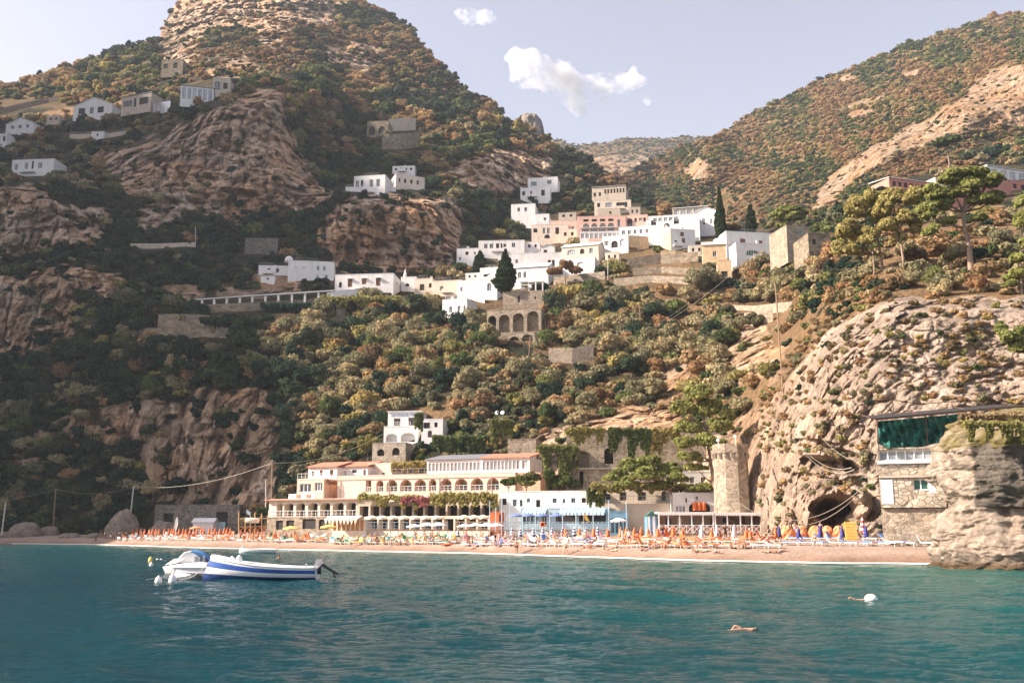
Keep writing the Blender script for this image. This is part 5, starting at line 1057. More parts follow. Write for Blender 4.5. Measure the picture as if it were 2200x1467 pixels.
# hut under the cliff with green net
def hut():
    Y = 87.0
    e, w, h, Yh = house('net_hut', 'stone hut with window strip built into the cliff under a green net', 'hut', 1893, 2034, 1085, 966, -20, 5, 'stone_pale', [(.02, .98, .80, .985, 'p'), (.52, .86, .26, .46, 'g')], Y=Y, foot=0.2, dep=.3, topm='roof_flat')
    mb = MB(); mb.box(-.1, w + .1, -.25, -.01, h * .74, h * .79); mb.build('sill', 'white_wall', e)
    mb = MB(); mb.box(-.05, w + .05, -.18, -.01, h * .49, h * .52); mb.build('ledge', 'beige_wall', e)
    mb = MB(); mb.box(0, w, .3, 5, -3.6, -.25); mb.build('footing', 'stone_tan', e)
    mb = MB(); mb.box(w * .02, w * .2, -.06, -.004, .1, h * .46); mb.build('plaster_panel', 'white_wall', e)
    P0 = W(1884, 962, Y - .6); en = empty('green_net', P0, 0, 'green net hanging from a rusty pipe frame above the hut', 'netting')
    m, n_, l, b = _mat('net_green'); b.inputs['Roughness'].default_value = 1.0; b.inputs['Specular IOR Level'].default_value = 0
    f = noise_node(n_, l, worldpos(n_), 0.9, 4, .6, (1, 1, 1.6)); r = ramp(n_, [(.3, (.01, .055, .05)), (.5, (.03, .13, .10)), (.7, (.10, .22, .16))]); l.new(f, r.inputs[0]); l.new(r.outputs[0], b.inputs['Base Color'])
    nu, nv = 150, 20; V = []; Fq = []
    for i in range(nu):
        s = i / (nu - 1); u = 1884 + s * (2200 - 1884)
        top = 905 - 28 * s; bot = 952 + 14 * math.sin(s * 9) * (1 - s) + 8 * math.sin(s * 3.1) - 8 * s
        for j in range(nv):
            t = j / (nv - 1); v = top + (bot - top) * t; yy = Y - .6 + 3.2 * s + .35 * math.sin(s * 31 + 3 * t) * t + .6 * math.sin(t * 3) + .42 * math.sin(s * 77 + 5 * t) * t + .22 * math.sin(s * 140 - 9 * t) + .25 * math.sin(t * 9 + s * 20)
            V.append(W(u, v, yy) - P0)
    Fq = [(i * nv + j, (i + 1) * nv + j, (i + 1) * nv + j + 1, i * nv + j + 1) for i in range(nu - 1) for j in range(nv - 1)]
    mb = MB(); mb.add(V, Fq); mb.build('net', 'net_green', en, True)
    mb = MB()
    for s0 in (0, .33, .66, 1): 
        pa = W(1884 + 316 * s0, 903 - 28 * s0, Y - .6 + 3.2 * s0) - P0; mb.tube([pa, pa + Vector((0, 0, -2.6))], .06, 5); mb.tube([pa, pa + Vector((.3, 4.5, 1.0))], .05, 5)
    pa, pb = W(1882, 902, Y - .7) - P0, W(2202, 872, Y + 2.5) - P0; mb.tube([pa, pb], .05, 5); mb.tube([pa + Vector((0, 1.2, .2)), pb + Vector((0, 1.2, .2))], .08, 5)
    mb.tube([W(1915, 858, Y) - P0, W(1975, 868, Y + 1) - P0, W(2060, 862, Y + 2) - P0], .04, 4); mb.tube([W(1917, 858, Y) - P0, W(1920, 885, Y) - P0], .04, 4)
    mb.build('pipe_frame', 'rust_metal', en)
    pa, pb = W(1884, 900, Y - .6) - P0, W(2200, 872, Y + 2.6) - P0
    mb = MB(); mb.add([pa, pb, pb + Vector((0, 5, .7)), pa + Vector((0, 5, .7)), pa + Vector((0, 0, .08)), pb + Vector((0, 0, .08)), pb + Vector((0, 5, .78)), pa + Vector((0, 5, .78))], [(0, 1, 5, 4), (4, 5, 6, 7), (0, 3, 2, 1)]); mb.build('roof_sheet', 'dark_room', en)
    e2 = empty('white_box_room', W(1998, 1056, Y - 4.5), R_(-20), 'small white box room with red curtain beside the rock stack', 'booth'); mb = MB(); mb.box(0, 1.3, .05, 1.0, 0, 1.2); mb.box(-.05, 1.35, -.05, 1.05, 1.2, 1.3); mb.box(-.05, 1.35, -.05, 1.05, -.1, 0); mb.build('box', 'white_wall', e2)
    mb = MB(); mb.box(.55, .8, -.02, .04, .05, 1.15); mb.build('curtain', 'rose_wall', e2)
    clear(1880, 2060, 860, 1120)
hut()
# rock stack standing in the water at the right edge
def stack():
    m, n, l, b = _mat('stack_rock'); p = worldpos(n); f = noise_node(n, l, p, 1.1, 9, .75); f2 = noise_node(n, l, p, .35, 5, .6, (1, 1, .5)); s = n.new('ShaderNodeSeparateXYZ'); l.new(p, s.inputs[0])
    r = ramp(n, [(.32, (.12, .09, .07)), (.5, (.34, .265, .20)), (.68, (.54, .455, .37))]); l.new(f, r.inputs[0])
    c = mixn(n, l, attr(n, 'stain_shade'), r.outputs[0], mixn(n, l, 1.0, r.outputs[0], (.22, .24, .25), 'MULTIPLY')); c = mixn(n, l, attr(n, 'moss'), c, (.16, .13, .03))
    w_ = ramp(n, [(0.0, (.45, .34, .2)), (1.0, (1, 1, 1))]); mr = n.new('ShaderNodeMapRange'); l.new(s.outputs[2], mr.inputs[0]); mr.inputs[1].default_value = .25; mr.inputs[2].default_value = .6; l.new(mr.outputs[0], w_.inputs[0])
    c = mixn(n, l, 1.0, c, w_.outputs[0], 'MULTIPLY'); l.new(c, b.inputs['Base Color']); b.inputs['Roughness'].default_value = .9; bump(n, l, f, .5, 1, b)
    Yc = 70.0; rows = [(1245, 2050, 5.5), (1225, 2054, 5.6), (1205, 2064, 5.2), (1180, 2058, 4.8), (1150, 2062, 4.4), (1120, 2066, 3.7), (1098, 2080, 3.2), (1080, 2094, 4.6), (1050, 2080, 5.6), (1010, 2064, 5.9), (975, 2072, 5.4), (945, 2084, 4.6), (920, 2100, 3.8), (900, 2110, 3.0), (885, 2160, 2.0), (874, 2210, .6)]
    nv, nu = 220, 260; vs = np.linspace(1245, 874, nv); R = np.interp(-vs, [-r_[0] for r_ in rows], [r_[1] for r_ in rows]); D = np.interp(-vs, [-r_[0] for r_ in rows], [r_[2] for r_ in rows])
    k9 = np.ones(9) / 9; R = np.convolve(np.pad(R, 4, 'edge'), k9, 'valid'); D = np.convolve(np.pad(D, 4, 'edge'), k9, 'valid')
    V = np.zeros((nv, nu, 3)); uc = 2240.0; Pc = W(uc, 1141, Yc)
    for j in range(nv):
        zz = W(uc, vs[j], Yc).z; xl = W(R[j], vs[j], Yc).x; rx = Pc.x - xl; th = np.linspace(0, 2 * math.pi, nu, endpoint=False)
        V[j, :, 0] = Pc.x + rx * np.cos(th); V[j, :, 1] = Yc + 1.5 + D[j] * np.sin(th) * 1.0; V[j, :, 2] = zz
    Q = V.copy(); d = V - np.stack([np.full((nv, nu), Pc.x), np.full((nv, nu), Yc + 1.5), V[..., 2]], -1); d /= np.linalg.norm(d, axis=-1, keepdims=True) + 1e-6
    nz = (.6 - cells(Q / 2.4) ** 2) * .9 + (.5 - cells(Q / .8 + 4) ** 2) * .5 + ridged(Q / 4.0, 6, .65) * .9 + ridged(Q * np.array([1, 1, 2.2]) / 1.6, 5, .7) * .4
    V = V + d * nz[..., None]; V[..., 2] += fbm(Q / 1.5 + 30, 4) * .35
    vv = np.repeat(vs[:, None], nu, 1) + 14 * fbm(Q / 1.5, 3); uu = CX + F * V[..., 0] / V[..., 1]
    stain_shade = ((vv > 955) & (vv < 1098) & (uu > 2085 + 12 * fbm(Q / 1.2, 3))) * .85 + ((vv > 1195) * .5); moss = ((vv < 962) * 1.0) * np.clip(.75 + fbm(Q / .8, 3), 0, 1)  # right face darkened: stain and overhang shade both painted into the rock colour
    i, j = np.meshgrid(np.arange(nv - 1), np.arange(nu), indexing='ij'); a = (i * nu + j).ravel(); bq = (i * nu + (j + 1) % nu).ravel()
    o = meshobj('rock_stack', npmesh('rock_stack', V.reshape(-1, 3), np.stack([a, bq, bq + nu, a + nu], -1), ['stack_rock'], True, {'stain_shade': stain_shade, 'moss': moss}))
    tag(o, 'tall rock stack in the water at the right edge, mossy top and dark overhang', 'rock')
stack()
def boulders():
    def rock(u, v, w, h, mat_stone, label, Y=None, seed=1):
        P = bp(u, v) if Y is None else W(u, v, Y); s = mpp(v, P.y); rx = w * s / 2; rz = h * s
        nu_, nv_ = 40, 24; th, ph = np.meshgrid(np.linspace(0, 2 * math.pi, nu_, endpoint=False), np.linspace(-.5, 1.57, nv_), indexing='ij')
        V = np.stack([rx * np.cos(ph) * np.cos(th), rx * .8 * np.cos(ph) * np.sin(th), rz * np.sin(ph)], -1)
        q = V / max(rx, .5) + seed * 7; V = V * (1 + .28 * fbm(q * 1.2, 4, .6) + .1 * (.5 - cells(q * 2)))[..., None]
        i, j = np.meshgrid(np.arange(nu_), np.arange(nv_ - 1), indexing='ij'); a = (i * nv_ + j).ravel(); b = (((i + 1) % nu_) * nv_ + j).ravel()
        me = npmesh('boulder', V.reshape(-1, 3), np.stack([a, b, b + 1, a + 1], -1), ['stack_rock'], True, {'stain_shade': np.full(V.shape[:2], .45), 'moss': np.zeros(V.shape[:2])})
        tag(meshobj('boulder', me, loc=P), label, 'boulder', 'boulders at the back of the beach')
    rock(262, 1148, 66, 54, 'hillside', 'large grey boulder left of the stone shed', Y=199, seed=1)
    rock(352, 1146, 60, 26, 'hillside', 'rounded boulder in front of the stone shed', Y=200, seed=2)
    rock(55, 1152, 70, 30, 'hillside', 'slanted dark boulder on the shaded shore at the far left', seed=3)
    rock(105, 1150, 44, 22, 'hillside', 'smaller dark boulder right of the slanted one at the far left', seed=4)
    rock(300, 1149, 26, 16, 'hillside', 'small pointed rock between the large grey boulder and the shed', seed=5)
    rock(10, 1154, 40, 12, 'hillside', 'low dark rock cut by the left edge of the picture', seed=6)
    rock(150, 1154, 50, 10, 'hillside', 'flat dark rock shelf on the shaded shore', seed=7)
    rock(205, 1154, 36, 9, 'hillside', 'flat grey rock where the shaded shore meets the sunny beach', seed=8)
boulders()
# ------------------------------------------------------------------ parasols, sunbeds and other beach things
def cp_tree(src, loc, rz=0, sc=None, swap=None):
    r = src.copy(); COL.objects.link(r); r.location = loc; r.rotation_euler.z = rz
    if sc: r.scale = (sc, sc, sc)
    for ch in src.children:
        c = ch.copy(); COL.objects.link(c); c.parent = r
        if swap and c.name.split('.')[0] in swap:
            c.data = swap[c.name.split('.')[0]]
        for g in ch.children:
            d = g.copy(); COL.objects.link(d); d.parent = c
    return r
_cache = {}
def closed_canopy(mat, h=2.1, r=.24):
    k = ('cc', mat, h, r)
    if k not in _cache:
        mb = MB(); n = 16; prof = [(.02, h), (r * .45, h - .18), (r * .62, h * .72), (r * .8, h * .52), (r * 1.05, h * .36), (r * .95, h * .33)]
        vs = []; fs = []
        for i, (rr_, z) in enumerate(prof):
            for q in range(n):
                t = 2 * math.pi * q / n; w_ = rr_ * (1 + (.28 if q % 2 else -.18) * min(1, i / 2)); vs.append((w_ * math.cos(t), w_ * math.sin(t), z + (.05 * math.sin(3 * t) if i > 3 else 0)))
        for i in range(len(prof) - 1):
            for q in range(n): fs.append((i * n + q, (i + 1) * n + q, (i + 1) * n + (q + 1) % n, i * n + (q + 1) % n))
        mb.add(vs, fs); _cache[k] = mb.mesh('canopy', mat, True)
    return _cache[k]
def pole_mesh(h, r=.022, mat='pole_pale'):
    k = ('p', h, r, mat)
    if k not in _cache:
        mb = MB(); mb.tube([(0, 0, -.3), (0, 0, h)], r, 6); _cache[k] = mb.mesh('pole', mat)
    return _cache[k]
def open_canopy(mat, R=1.15, h=2.2, fringe=.2, flat=.32):
    k = ('oc', mat, R, h, fringe)
    if k not in _cache:
        mb = MB(); n = 16; vs = [(0, 0, h + flat)]; fs = []
        rings = [(R * .35, h + flat * .74), (R * .7, h + flat * .38), (R, h)]
        for i, (r, z) in enumerate(rings):
            for q in range(n):
                t = 2 * math.pi * q / n; w_ = r * (1 if q % 2 == 0 else .965); vs.append((w_ * math.cos(t), w_ * math.sin(t), z + (0 if q % 2 == 0 else .02)))
        for q in range(n): vs.append((R * 1.0 * math.cos(2 * math.pi * q / n), R * 1.0 * math.sin(2 * math.pi * q / n), h - fringe * (1 if q % 2 else .6)))
        for q in range(n):
            fs.append((0, 1 + q, 1 + (q + 1) % n))
            for i in range(3): fs.append((1 + i * n + q, 1 + (i + 1) * n + q, 1 + (i + 1) * n + (q + 1) % n, 1 + i * n + (q + 1) % n))
        mb.add(vs, fs); _cache[k] = mb.mesh('canopy', mat)
    return _cache[k]
def ribs_mesh(R, h):
    k = ('rb', R, h)
    if k not in _cache:
        mb = MB()
        for q in range(8):
            t = 2 * math.pi * q / 8; mb.tube([(0, 0, h + .25), (R * .95 * math.cos(t), R * .95 * math.sin(t), h - .03)], .012, 3)
        _cache[k] = mb.mesh('ribs', 'pole_pale')
    return _cache[k]
def parasol(P, kind, mat, label, group, h=2.1, R=1.15, tilt=0, fringe=.2, r=.24):
    if kind == 'c' and P.y < 160: h *= .76; r *= .85
    e = empty('closed_parasol' if kind == 'c' else 'open_parasol', P, 0, label, 'parasol', group)
    if kind == 'c': meshobj('canopy', closed_canopy(mat, h, r), e); meshobj('pole', pole_mesh(h + .12), e)
    else: meshobj('canopy', open_canopy(mat, R, h, fringe), e); meshobj('pole', pole_mesh(h + .3), e); meshobj('ribs', ribs_mesh(R, h), e)
    e.rotation_euler.x = tilt; return e
plain('white_cloth', (.82, .79, .74), .8, .06, 4); plain('cream_cloth', (.80, .66, .48), .8, .08, 4); plain('blue_cloth', (.10, .22, .50), .8, .1, 4); plain('green_cloth', (.06, .30, .14), .8, .1, 4)
plain('yellow_cloth', (.82, .55, .14), .8, .1, 4); plain('red_cloth', (.6, .08, .07), .8, .1, 4); plain('navy_cloth', (.035, .04, .20), .8, .12, 4); plain('pink_cloth', (.72, .30, .36), .8, .1, 4); plain('teal_cloth', (.12, .42, .42), .8, .1, 4); plain('black_cloth', (.02, .02, .025), .8, .1, 4); plain('parasol_blue', (.13, .20, .42), .8, .1, 4)
bed_src = {}
def bed(mat, up=0):
    """low beach bed: frame with four legs, mattress, raised back"""
    k = (mat, up)
    if k in _cache: return _cache[k]
    f = MB(); L = 1.9; Wd = .62
    for y in (-Wd / 2, Wd / 2): f.tube([(-L / 2, y, .30), (L / 2, y, .30)], .025, 4)
    for x in (-L / 2 + .15, L / 2 - .25):
        for y in (-Wd / 2, Wd / 2): f.tube([(x, y, -.1), (x, y, .30)], .022, 4)
        f.tube([(x, -Wd / 2, .29), (x, Wd / 2, .29)], .02, 4)
    m = MB(); m.box(-L / 2, L * .12, -Wd / 2 + .02, Wd / 2 - .02, .31, .37)
    b = MB(); a = [.15, .6, 1.05][up]; c, s = math.cos(a), math.sin(a); l = .75; x0 = L * .13
    b.add([(x0, -Wd / 2 + .02, .31), (x0, Wd / 2 - .02, .31), (x0 + l * c, Wd / 2 - .02, .31 + l * s), (x0 + l * c, -Wd / 2 + .02, .31 + l * s), (x0 - .06 * s, -Wd / 2 + .02, .31 + .06 * c), (x0 - .06 * s, Wd / 2 - .02, .31 + .06 * c), (x0 + l * c - .06 * s, Wd / 2 - .02, .31 + l * s + .06 * c), (x0 + l * c - .06 * s, -Wd / 2 + .02, .31 + l * s + .06 * c)], [(0, 1, 2, 3), (4, 7, 6, 5), (0, 4, 5, 1), (1, 5, 6, 2), (2, 6, 7, 3), (3, 7, 4, 0)])
    _cache[k] = (f.mesh('frame', 'white_paint'), m.mesh('cushion', mat), b.mesh('backrest', mat)); return _cache[k]
def put_bed(P, mat, up, rz, label, group='sunbeds on the beach'):
    e = empty('sunbed', P, rz, label, 'sunbed', group); e.scale = (.88, .88, .88); a, b, c = bed(mat, up); meshobj('frame', a, e); meshobj('cushion', b, e); meshobj('backrest', c, e); return e
CW = {'orange_cloth': 'orange', 'white_cloth': 'white', 'blue_cloth': 'blue', 'green_cloth': 'green', 'orange_pale': 'pale orange', 'yellow_cloth': 'yellow', 'teal_cloth': 'teal', 'pink_cloth': 'pink'}
UPW = ['lying flat', 'half raised', 'raised upright']
rb = random.Random(21)
SECT = [('below the grey stone shed', 250, 505, 21, [(1153, 'back'), (1157, 'middle'), (1160.5, 'front')], ['orange_cloth', 'white_cloth', 'orange_pale', 'white_cloth']),
        ('below the timber deck and bar', 512, 700, 17, [(1156, 'back'), (1160, 'middle'), (1164, 'front')], ['orange_cloth', 'white_cloth', 'orange_pale', 'green_cloth', 'white_cloth']),
        ('below the cream parasols', 706, 985, 18, [(1159, 'back'), (1163.5, 'middle'), (1168.5, 'front')], ['white_cloth', 'green_cloth', 'white_cloth', 'yellow_cloth', 'teal_cloth']),
        ('below the blue lido', 995, 1305, 15, [(1161, 'back'), (1167, 'middle'), (1174, 'front')], ['white_cloth', 'white_cloth', 'pink_cloth', 'white_cloth', 'blue_cloth']),
        ('below the white pavilion', 1315, 1665, 17, [(1163, 'back'), (1169, 'middle'), (1177, 'front')], ['orange_cloth', 'orange_pale', 'white_cloth', 'orange_cloth']),
        ('below the cave', 1690, 2000, 11, [(1162, 'back'), (1172, 'front')], ['blue_cloth', 'blue_cloth', 'blue_cloth', 'white_cloth'])]
BEDS = []
for nm, u0, u1, n, rows, mats in SECT:
    for v, rw in rows:
        its = []
        for k in range(n):
            u = u0 + (u1 - u0) * (k + .5 + rb.uniform(-.3, .3)) / n; 
            if nm == 'below the cave' and rw == 'back' and 1805 < u < 1850: continue
            its.append((u, v + rb.uniform(-1, 1), rb.choice(mats), rb.choice([0, 0, 1, 2]), rb.uniform(-.5, .4) + (2.4 if rb.random() < .8 else 1.6)))
        its.sort()
        for mt in set(i[2] for i in its):
            sub = [i for i in its if i[2] == mt]
            for k, (u, vv, m_, up, rz) in enumerate(sub):
                P = bp(u, vv)
                put_bed(P, m_, up, rz, '%s sunbed in the %s row %s%s' % (CW[m_], rw, nm, (', ' + nth(k, len(sub))) if len(sub) > 1 else '')); BEDS.append((u, vv, P, rz, up))
# closed parasols
def row_parasols(us, v, kind, mat, what, group, h=2.1, **kw):
    for k, u in enumerate(us):
        vv = v(u) if callable(v) else v; parasol(bp(u, vv), kind, mat, what + ((', ' + nth(k, len(us))) if len(us) > 1 else ''), group, h * rb.uniform(.93, 1.05), tilt=rb.uniform(-.04, .04), **kw)
u_a = [287 + 8.0 * k + rb.uniform(-3, 3) for k in range(27)]
row_parasols(u_a, 1153.5, 'c', 'orange_cloth', 'closed orange parasol in the long row before the grey shed', 'closed orange parasols', 1.55, r=.2)
u_b = [515 + 12.5 * k + rb.uniform(-4, 4) for k in range(13)]
row_parasols(u_b, 1159, 'c', 'orange_cloth', 'closed orange parasol in the row before the timber deck', 'closed orange parasols', 1.5, r=.2)
row_parasols([1215, 1245, 1276, 1306, 1334, 1346, 1363, 1378, 1393, 1414, 1431, 1447, 1467], lambda u: 1160 + (u - 1200) * .012, 'c', 'orange_cloth', 'closed orange parasol between the lido and the white pavilion', 'closed orange parasols', 1.75, r=.25)
row_parasols([1530, 1604, 1613, 1667], 1168, 'c', 'orange_cloth', 'closed orange parasol in front of the white pavilion right half', 'closed orange parasols', 1.75, r=.25)
row_parasols([1508, 1541, 1578], 1166, 'c', 'white_cloth', 'closed white parasol in front of the white pavilion', 'closed white parasols', 2.2)
row_parasols([1675, 1717, 1763, 1811, 1862, 1911, 1963], 1166, 'c', 'navy_cloth', 'closed navy parasol in the row before the cave', 'closed navy parasols', 1.9, r=.22)
row_parasols([1855], 1160, 'c', 'stripe_red_z', 'closed red and white parasol right of the cave mouth', None, 2.9)
row_parasols([1893], 1160, 'c', 'stripe_red_z', 'closed red and white parasol before the stone hut', None, 1.6)
row_parasols([1978], 1158, 'c', 'white_cloth', 'closed white parasol with blue fringe before the rock stack', None, 2.4)
row_parasols([984, 1100, 1118, 1146, 1166, 1186, 1209, 1234, 1259, 1284], 1160, 'c', 'stripe_navy_z', 'closed navy and white striped parasol before the blue lido', 'closed striped parasols', 1.9, r=.25)
row_parasols([1083], 1140, 'c', 'stripe_navy_z', 'closed striped parasol standing on the lido deck', None, 2.3)
# open parasols
row_parasols([624, 705], 1158, 'o', 'yellow_cloth', 'open yellow parasol at the back of the beach below the bar', 'open yellow parasols', 1.7, R=1.2)
row_parasols([890, 917, 941], lambda u: 1157, 'o', 'white_cloth', 'flat open white parasol on the sand below the cream parasols', 'open white beach parasols', 1.7, R=1.1, fringe=.1)
row_parasols([998, 1021, 1046, 1066], lambda u: 1158, 'o', 'white_cloth', 'flat open white parasol on the sand left of the lido', 'open white beach parasols', 1.7, R=1.0, fringe=.1)
row_parasols([1330], 1152, 'o', 'white_cloth', 'open white parasol right of the lido deck', None, 2.0, R=1.0)
row_parasols([420], 1153, 'o', 'orange_pale', 'open pale orange parasol before the ribbed tarpaulin', None, 1.6, R=1.1)
# terraces on posts: the cream parasol deck and the blue lido
def deck(name, label, u0, u1, v, Y, dep, rail_mat, x, n, base=1150):
    P0 = W(u0, v, Y); e = empty(name, P0, 0, label, 'deck'); Q = W(u1, v, Y) - P0; mb = MB(); mb.box(0, Q.x, 0, dep, -.18, 0); mb.build('floor', 'wood_tan', e)
    railing(e, 'crossed_rail' if x else 'rail', (0, 0, 0), (Q.x, 0, 0), 1.0, n, rail_mat, x, t=.04)
    for k in range(n + 1):
        mb = MB(); xx = Q.x * k / n; mb.box(xx - .05, xx + .05, .05, .15, -2.4, -.18)
        if k % 2 == 0: mb.build('post', rail_mat, e)
    return e, P0
deck('cream_parasol_deck', 'raised deck with pale rail under the cream fringed parasols', 786, 962, 1137, 140, 5, 'pale_blue_paint', False, 20)
for k, u in enumerate([798, 821, 845, 868, 892, 914, 938]):
    P = W(u, 1136, 142); parasol(P, 'o', 'cream_cloth', 'cream fringed parasol on the raised deck, ' + nth(k, 7), 'cream fringed parasols', 1.55, R=1.0, fringe=.28)
for k, u in enumerate([997, 1018, 1038]):
    P = W(u, 1136, 136); parasol(P, 'o', 'cream_cloth', 'cream parasol left of the lido orange panel, ' + nth(k, 3), 'cream fringed parasols', 1.55, R=.95, fringe=.28)
deck('cream_parasol_deck', 'short raised deck behind the flat white parasols left of the lido', 978, 1050, 1137, 135, 4, 'cream_wall', False, 8)
deck('lido_deck', 'raised blue lido deck with white crossed railing', 1053, 1272, 1138, 129, 8, 'pale_blue_paint', True, 21)
deck('lido_deck', 'right part of the lido deck behind the closed orange parasols', 1276, 1312, 1138, 129, 6, 'pale_blue_paint', True, 4)
for k, u in enumerate([1109, 1135, 1164, 1197]):
    parasol(W(u, 1137, 131), 'o', 'parasol_blue', 'open blue parasol on the lido deck, ' + nth(k, 4), 'open blue parasols', 1.75, R=1.0, fringe=.15)
for k, u in enumerate([1052, 1065, 1078, 1085, 1096, 1123, 1151, 1181, 1209, 1238, 1275, 1309, 1347]):
    P = W(u, 1158, 128); t = W(u, [1076, 1090, 1070, 1098, 1078, 1072, 1092, 1075, 1076, 1088, 1078, 1074, 1078][k], 128); mb = MB(); mb.tube([(0, 0, -.3), (0, 0, t.z - P.z)], .055, 6)
    o = mb.build('lido_pole', 'pale_blue_paint', loc=P); tag(o, 'tall pale blue pole standing on the lido, ' + nth(k, 13), 'pole', 'tall blue lido poles')
for k, (a, b_) in enumerate([(840, 945), (610, 640)]): pass
P = W(1072, 1135, 127.5); o = MB(); o.lathe([(.20, -.07), (.33, -.07), (.36, 0), (.33, .07), (.20, .07), (.17, 0), (.20, -.07)], 16); o = o.build('lifebuoy', 'orange_cloth', smooth=True, loc=P + Vector((0, 0, .5))); o.rotation_euler.x = R_(90); tag(o, 'orange lifebuoy hung on the left half of the lido railing', 'lifebuoy')
P = W(1166, 1135, 127.5); o = MB(); o.lathe([(.20, -.07), (.33, -.07), (.36, 0), (.33, .07), (.20, .07), (.17, 0), (.20, -.07)], 16); o = o.build('lifebuoy', 'orange_cloth', smooth=True, loc=P + Vector((0, 0, .5))); o.rotation_euler.x = R_(90); tag(o, 'orange lifebuoy hung on the lido railing below the blue parasols', 'lifebuoy')
mb = MB(); mb.tube([(0, 0, -1.4), (0, 0, 1.2)], .03, 5); mb.add([(0, 0, 1.1), (.55, .1, .35), (.75, .12, -.2), (.15, .05, .1)], [(0, 1, 2, 3)], 1)
tag(mb.build('beach_flag', ['pole_pale', 'yellow_cloth'], loc=W(1254, 1118, 127)), 'drooping yellow flag at the right end of the lido deck', 'flag')
mb = MB(); mb.add([(0, 0, 0), (1.5, .1, 0), (1.6, .1, -.2), (.1, 0, -.2), (0, .0, 2.0), (.9, .1, 2.4), (-.5, 0, 4.2), (.0, 0, 4.3)], [(0, 1, 5, 4), (4, 5, 7, 6)])
mb = MB(); mb.tube([(-.1, 0, 0), (0, 0, 2.1), (.25, 0, 3.4), (.45, 0, 3.55)], .03, 5); mb.add([(0, 0, .7), (.38, 0, .9), (.62, 0, 2.1), (.6, 0, 3.1), (.42, 0, 3.5), (.2, 0, 3.3), (0, 0, 2.1)], [tuple(range(7))], 1)
tag(mb.build('feather_flag', ['pole_pale', 'white_cloth'], loc=bp(373, 1153)), 'tall white feather flag before the grey stone shed', 'flag')
# heaps, chairs, craft on the sand
def heap(u, v, w_, h_, mat, label, seed):
    P = bp(u, v); s = mpp(v, P.y)
    mb = MB(); rs = np.random.RandomState(seed); n = 14; mrow = 7; vs = []
    for j in range(mrow):
        ph = -.2 + 1.75 * j / (mrow - 1)
        for i in range(n):
            t = 2 * math.pi * i / n; k = 1 + .16 * rs.randn() * (j < mrow - 1); vs.append((w_ * s * .5 * math.cos(ph) * math.cos(t) * k, w_ * s * .4 * math.cos(ph) * math.sin(t) * k, h_ * s * math.sin(max(ph, -.1)) ** 1.0 * (1 if j < mrow - 1 else .97) if ph > 0 else -.1))
    fs = [(j * n + i, j * n + (i + 1) % n, (j + 1) * n + (i + 1) % n, (j + 1) * n + i) for j in range(mrow - 1) for i in range(n)]
    mb.add(vs, fs); tag(mb.build('covered_stack', mat, loc=P), label, 'covered stack', 'orange tarpaulin covered stacks')
for k, (u, w_) in enumerate([(1692, 34), (1722, 30), (1751, 32), (1778, 28), (1803, 32)]):
    heap(u, 1158, w_, 30, 'orange_pale', 'stack under pale orange tarpaulin in the cave mouth, ' + nth(k, 5), k)
def chair(u, v, mat, label, rz=0):
    P = bp(u, v); e = empty('beach_chair', P, rz, label, 'chair', 'orange beach chairs'); mb = MB()
    for x in (-.28, .28): mb.tube([(x, -.3, 0), (x, .3, .55)], .02, 4); mb.tube([(x, .3, 0), (x, -.3, .55)], .02, 4); mb.tube([(x, .25, .35), (x, .4, .95)], .02, 4)
    mb.build('frame', 'wood_tan', e); mb = MB(); mb.add([(-.27, -.3, .5), (.27, -.3, .5), (.27, .25, .42), (-.27, .25, .42)], [(0, 1, 2, 3)]); mb.build('seat', mat, e)
    mb = MB(); mb.add([(-.27, .28, .5), (.27, .28, .5), (.27, .42, .95), (-.27, .42, .95)], [(0, 1, 2, 3)]); mb.build('backrest', mat, e)
for k, u in enumerate([1922, 1934, 1948, 1958, 1978, 1998]): chair(u, 1154, 'orange_cloth', 'orange beach chair before the stone hut, ' + nth(k, 6), rb.uniform(-.6, .6))
def bedstack():
    P = bp(1830, 1160); mb = MB()
    for k in range(9):
        x = k * .13; mb.box(x, x + .05, 0, .08, 0, 1.75); mb.box(x, x + .05, .5, .58, 0, 1.7)
    for k in range(6): mb.box(0, 1.15, -.02, .03, .15 + k * .28, .2 + k * .28)
    o = mb.build('folded_beds', 'yellow_cloth', loc=P - Vector((.5, 0, 0))); o.rotation_euler.x = -.15; tag(o, 'upright stack of folded orange yellow sunbed frames right of the cave', 'folded beds')
bedstack()
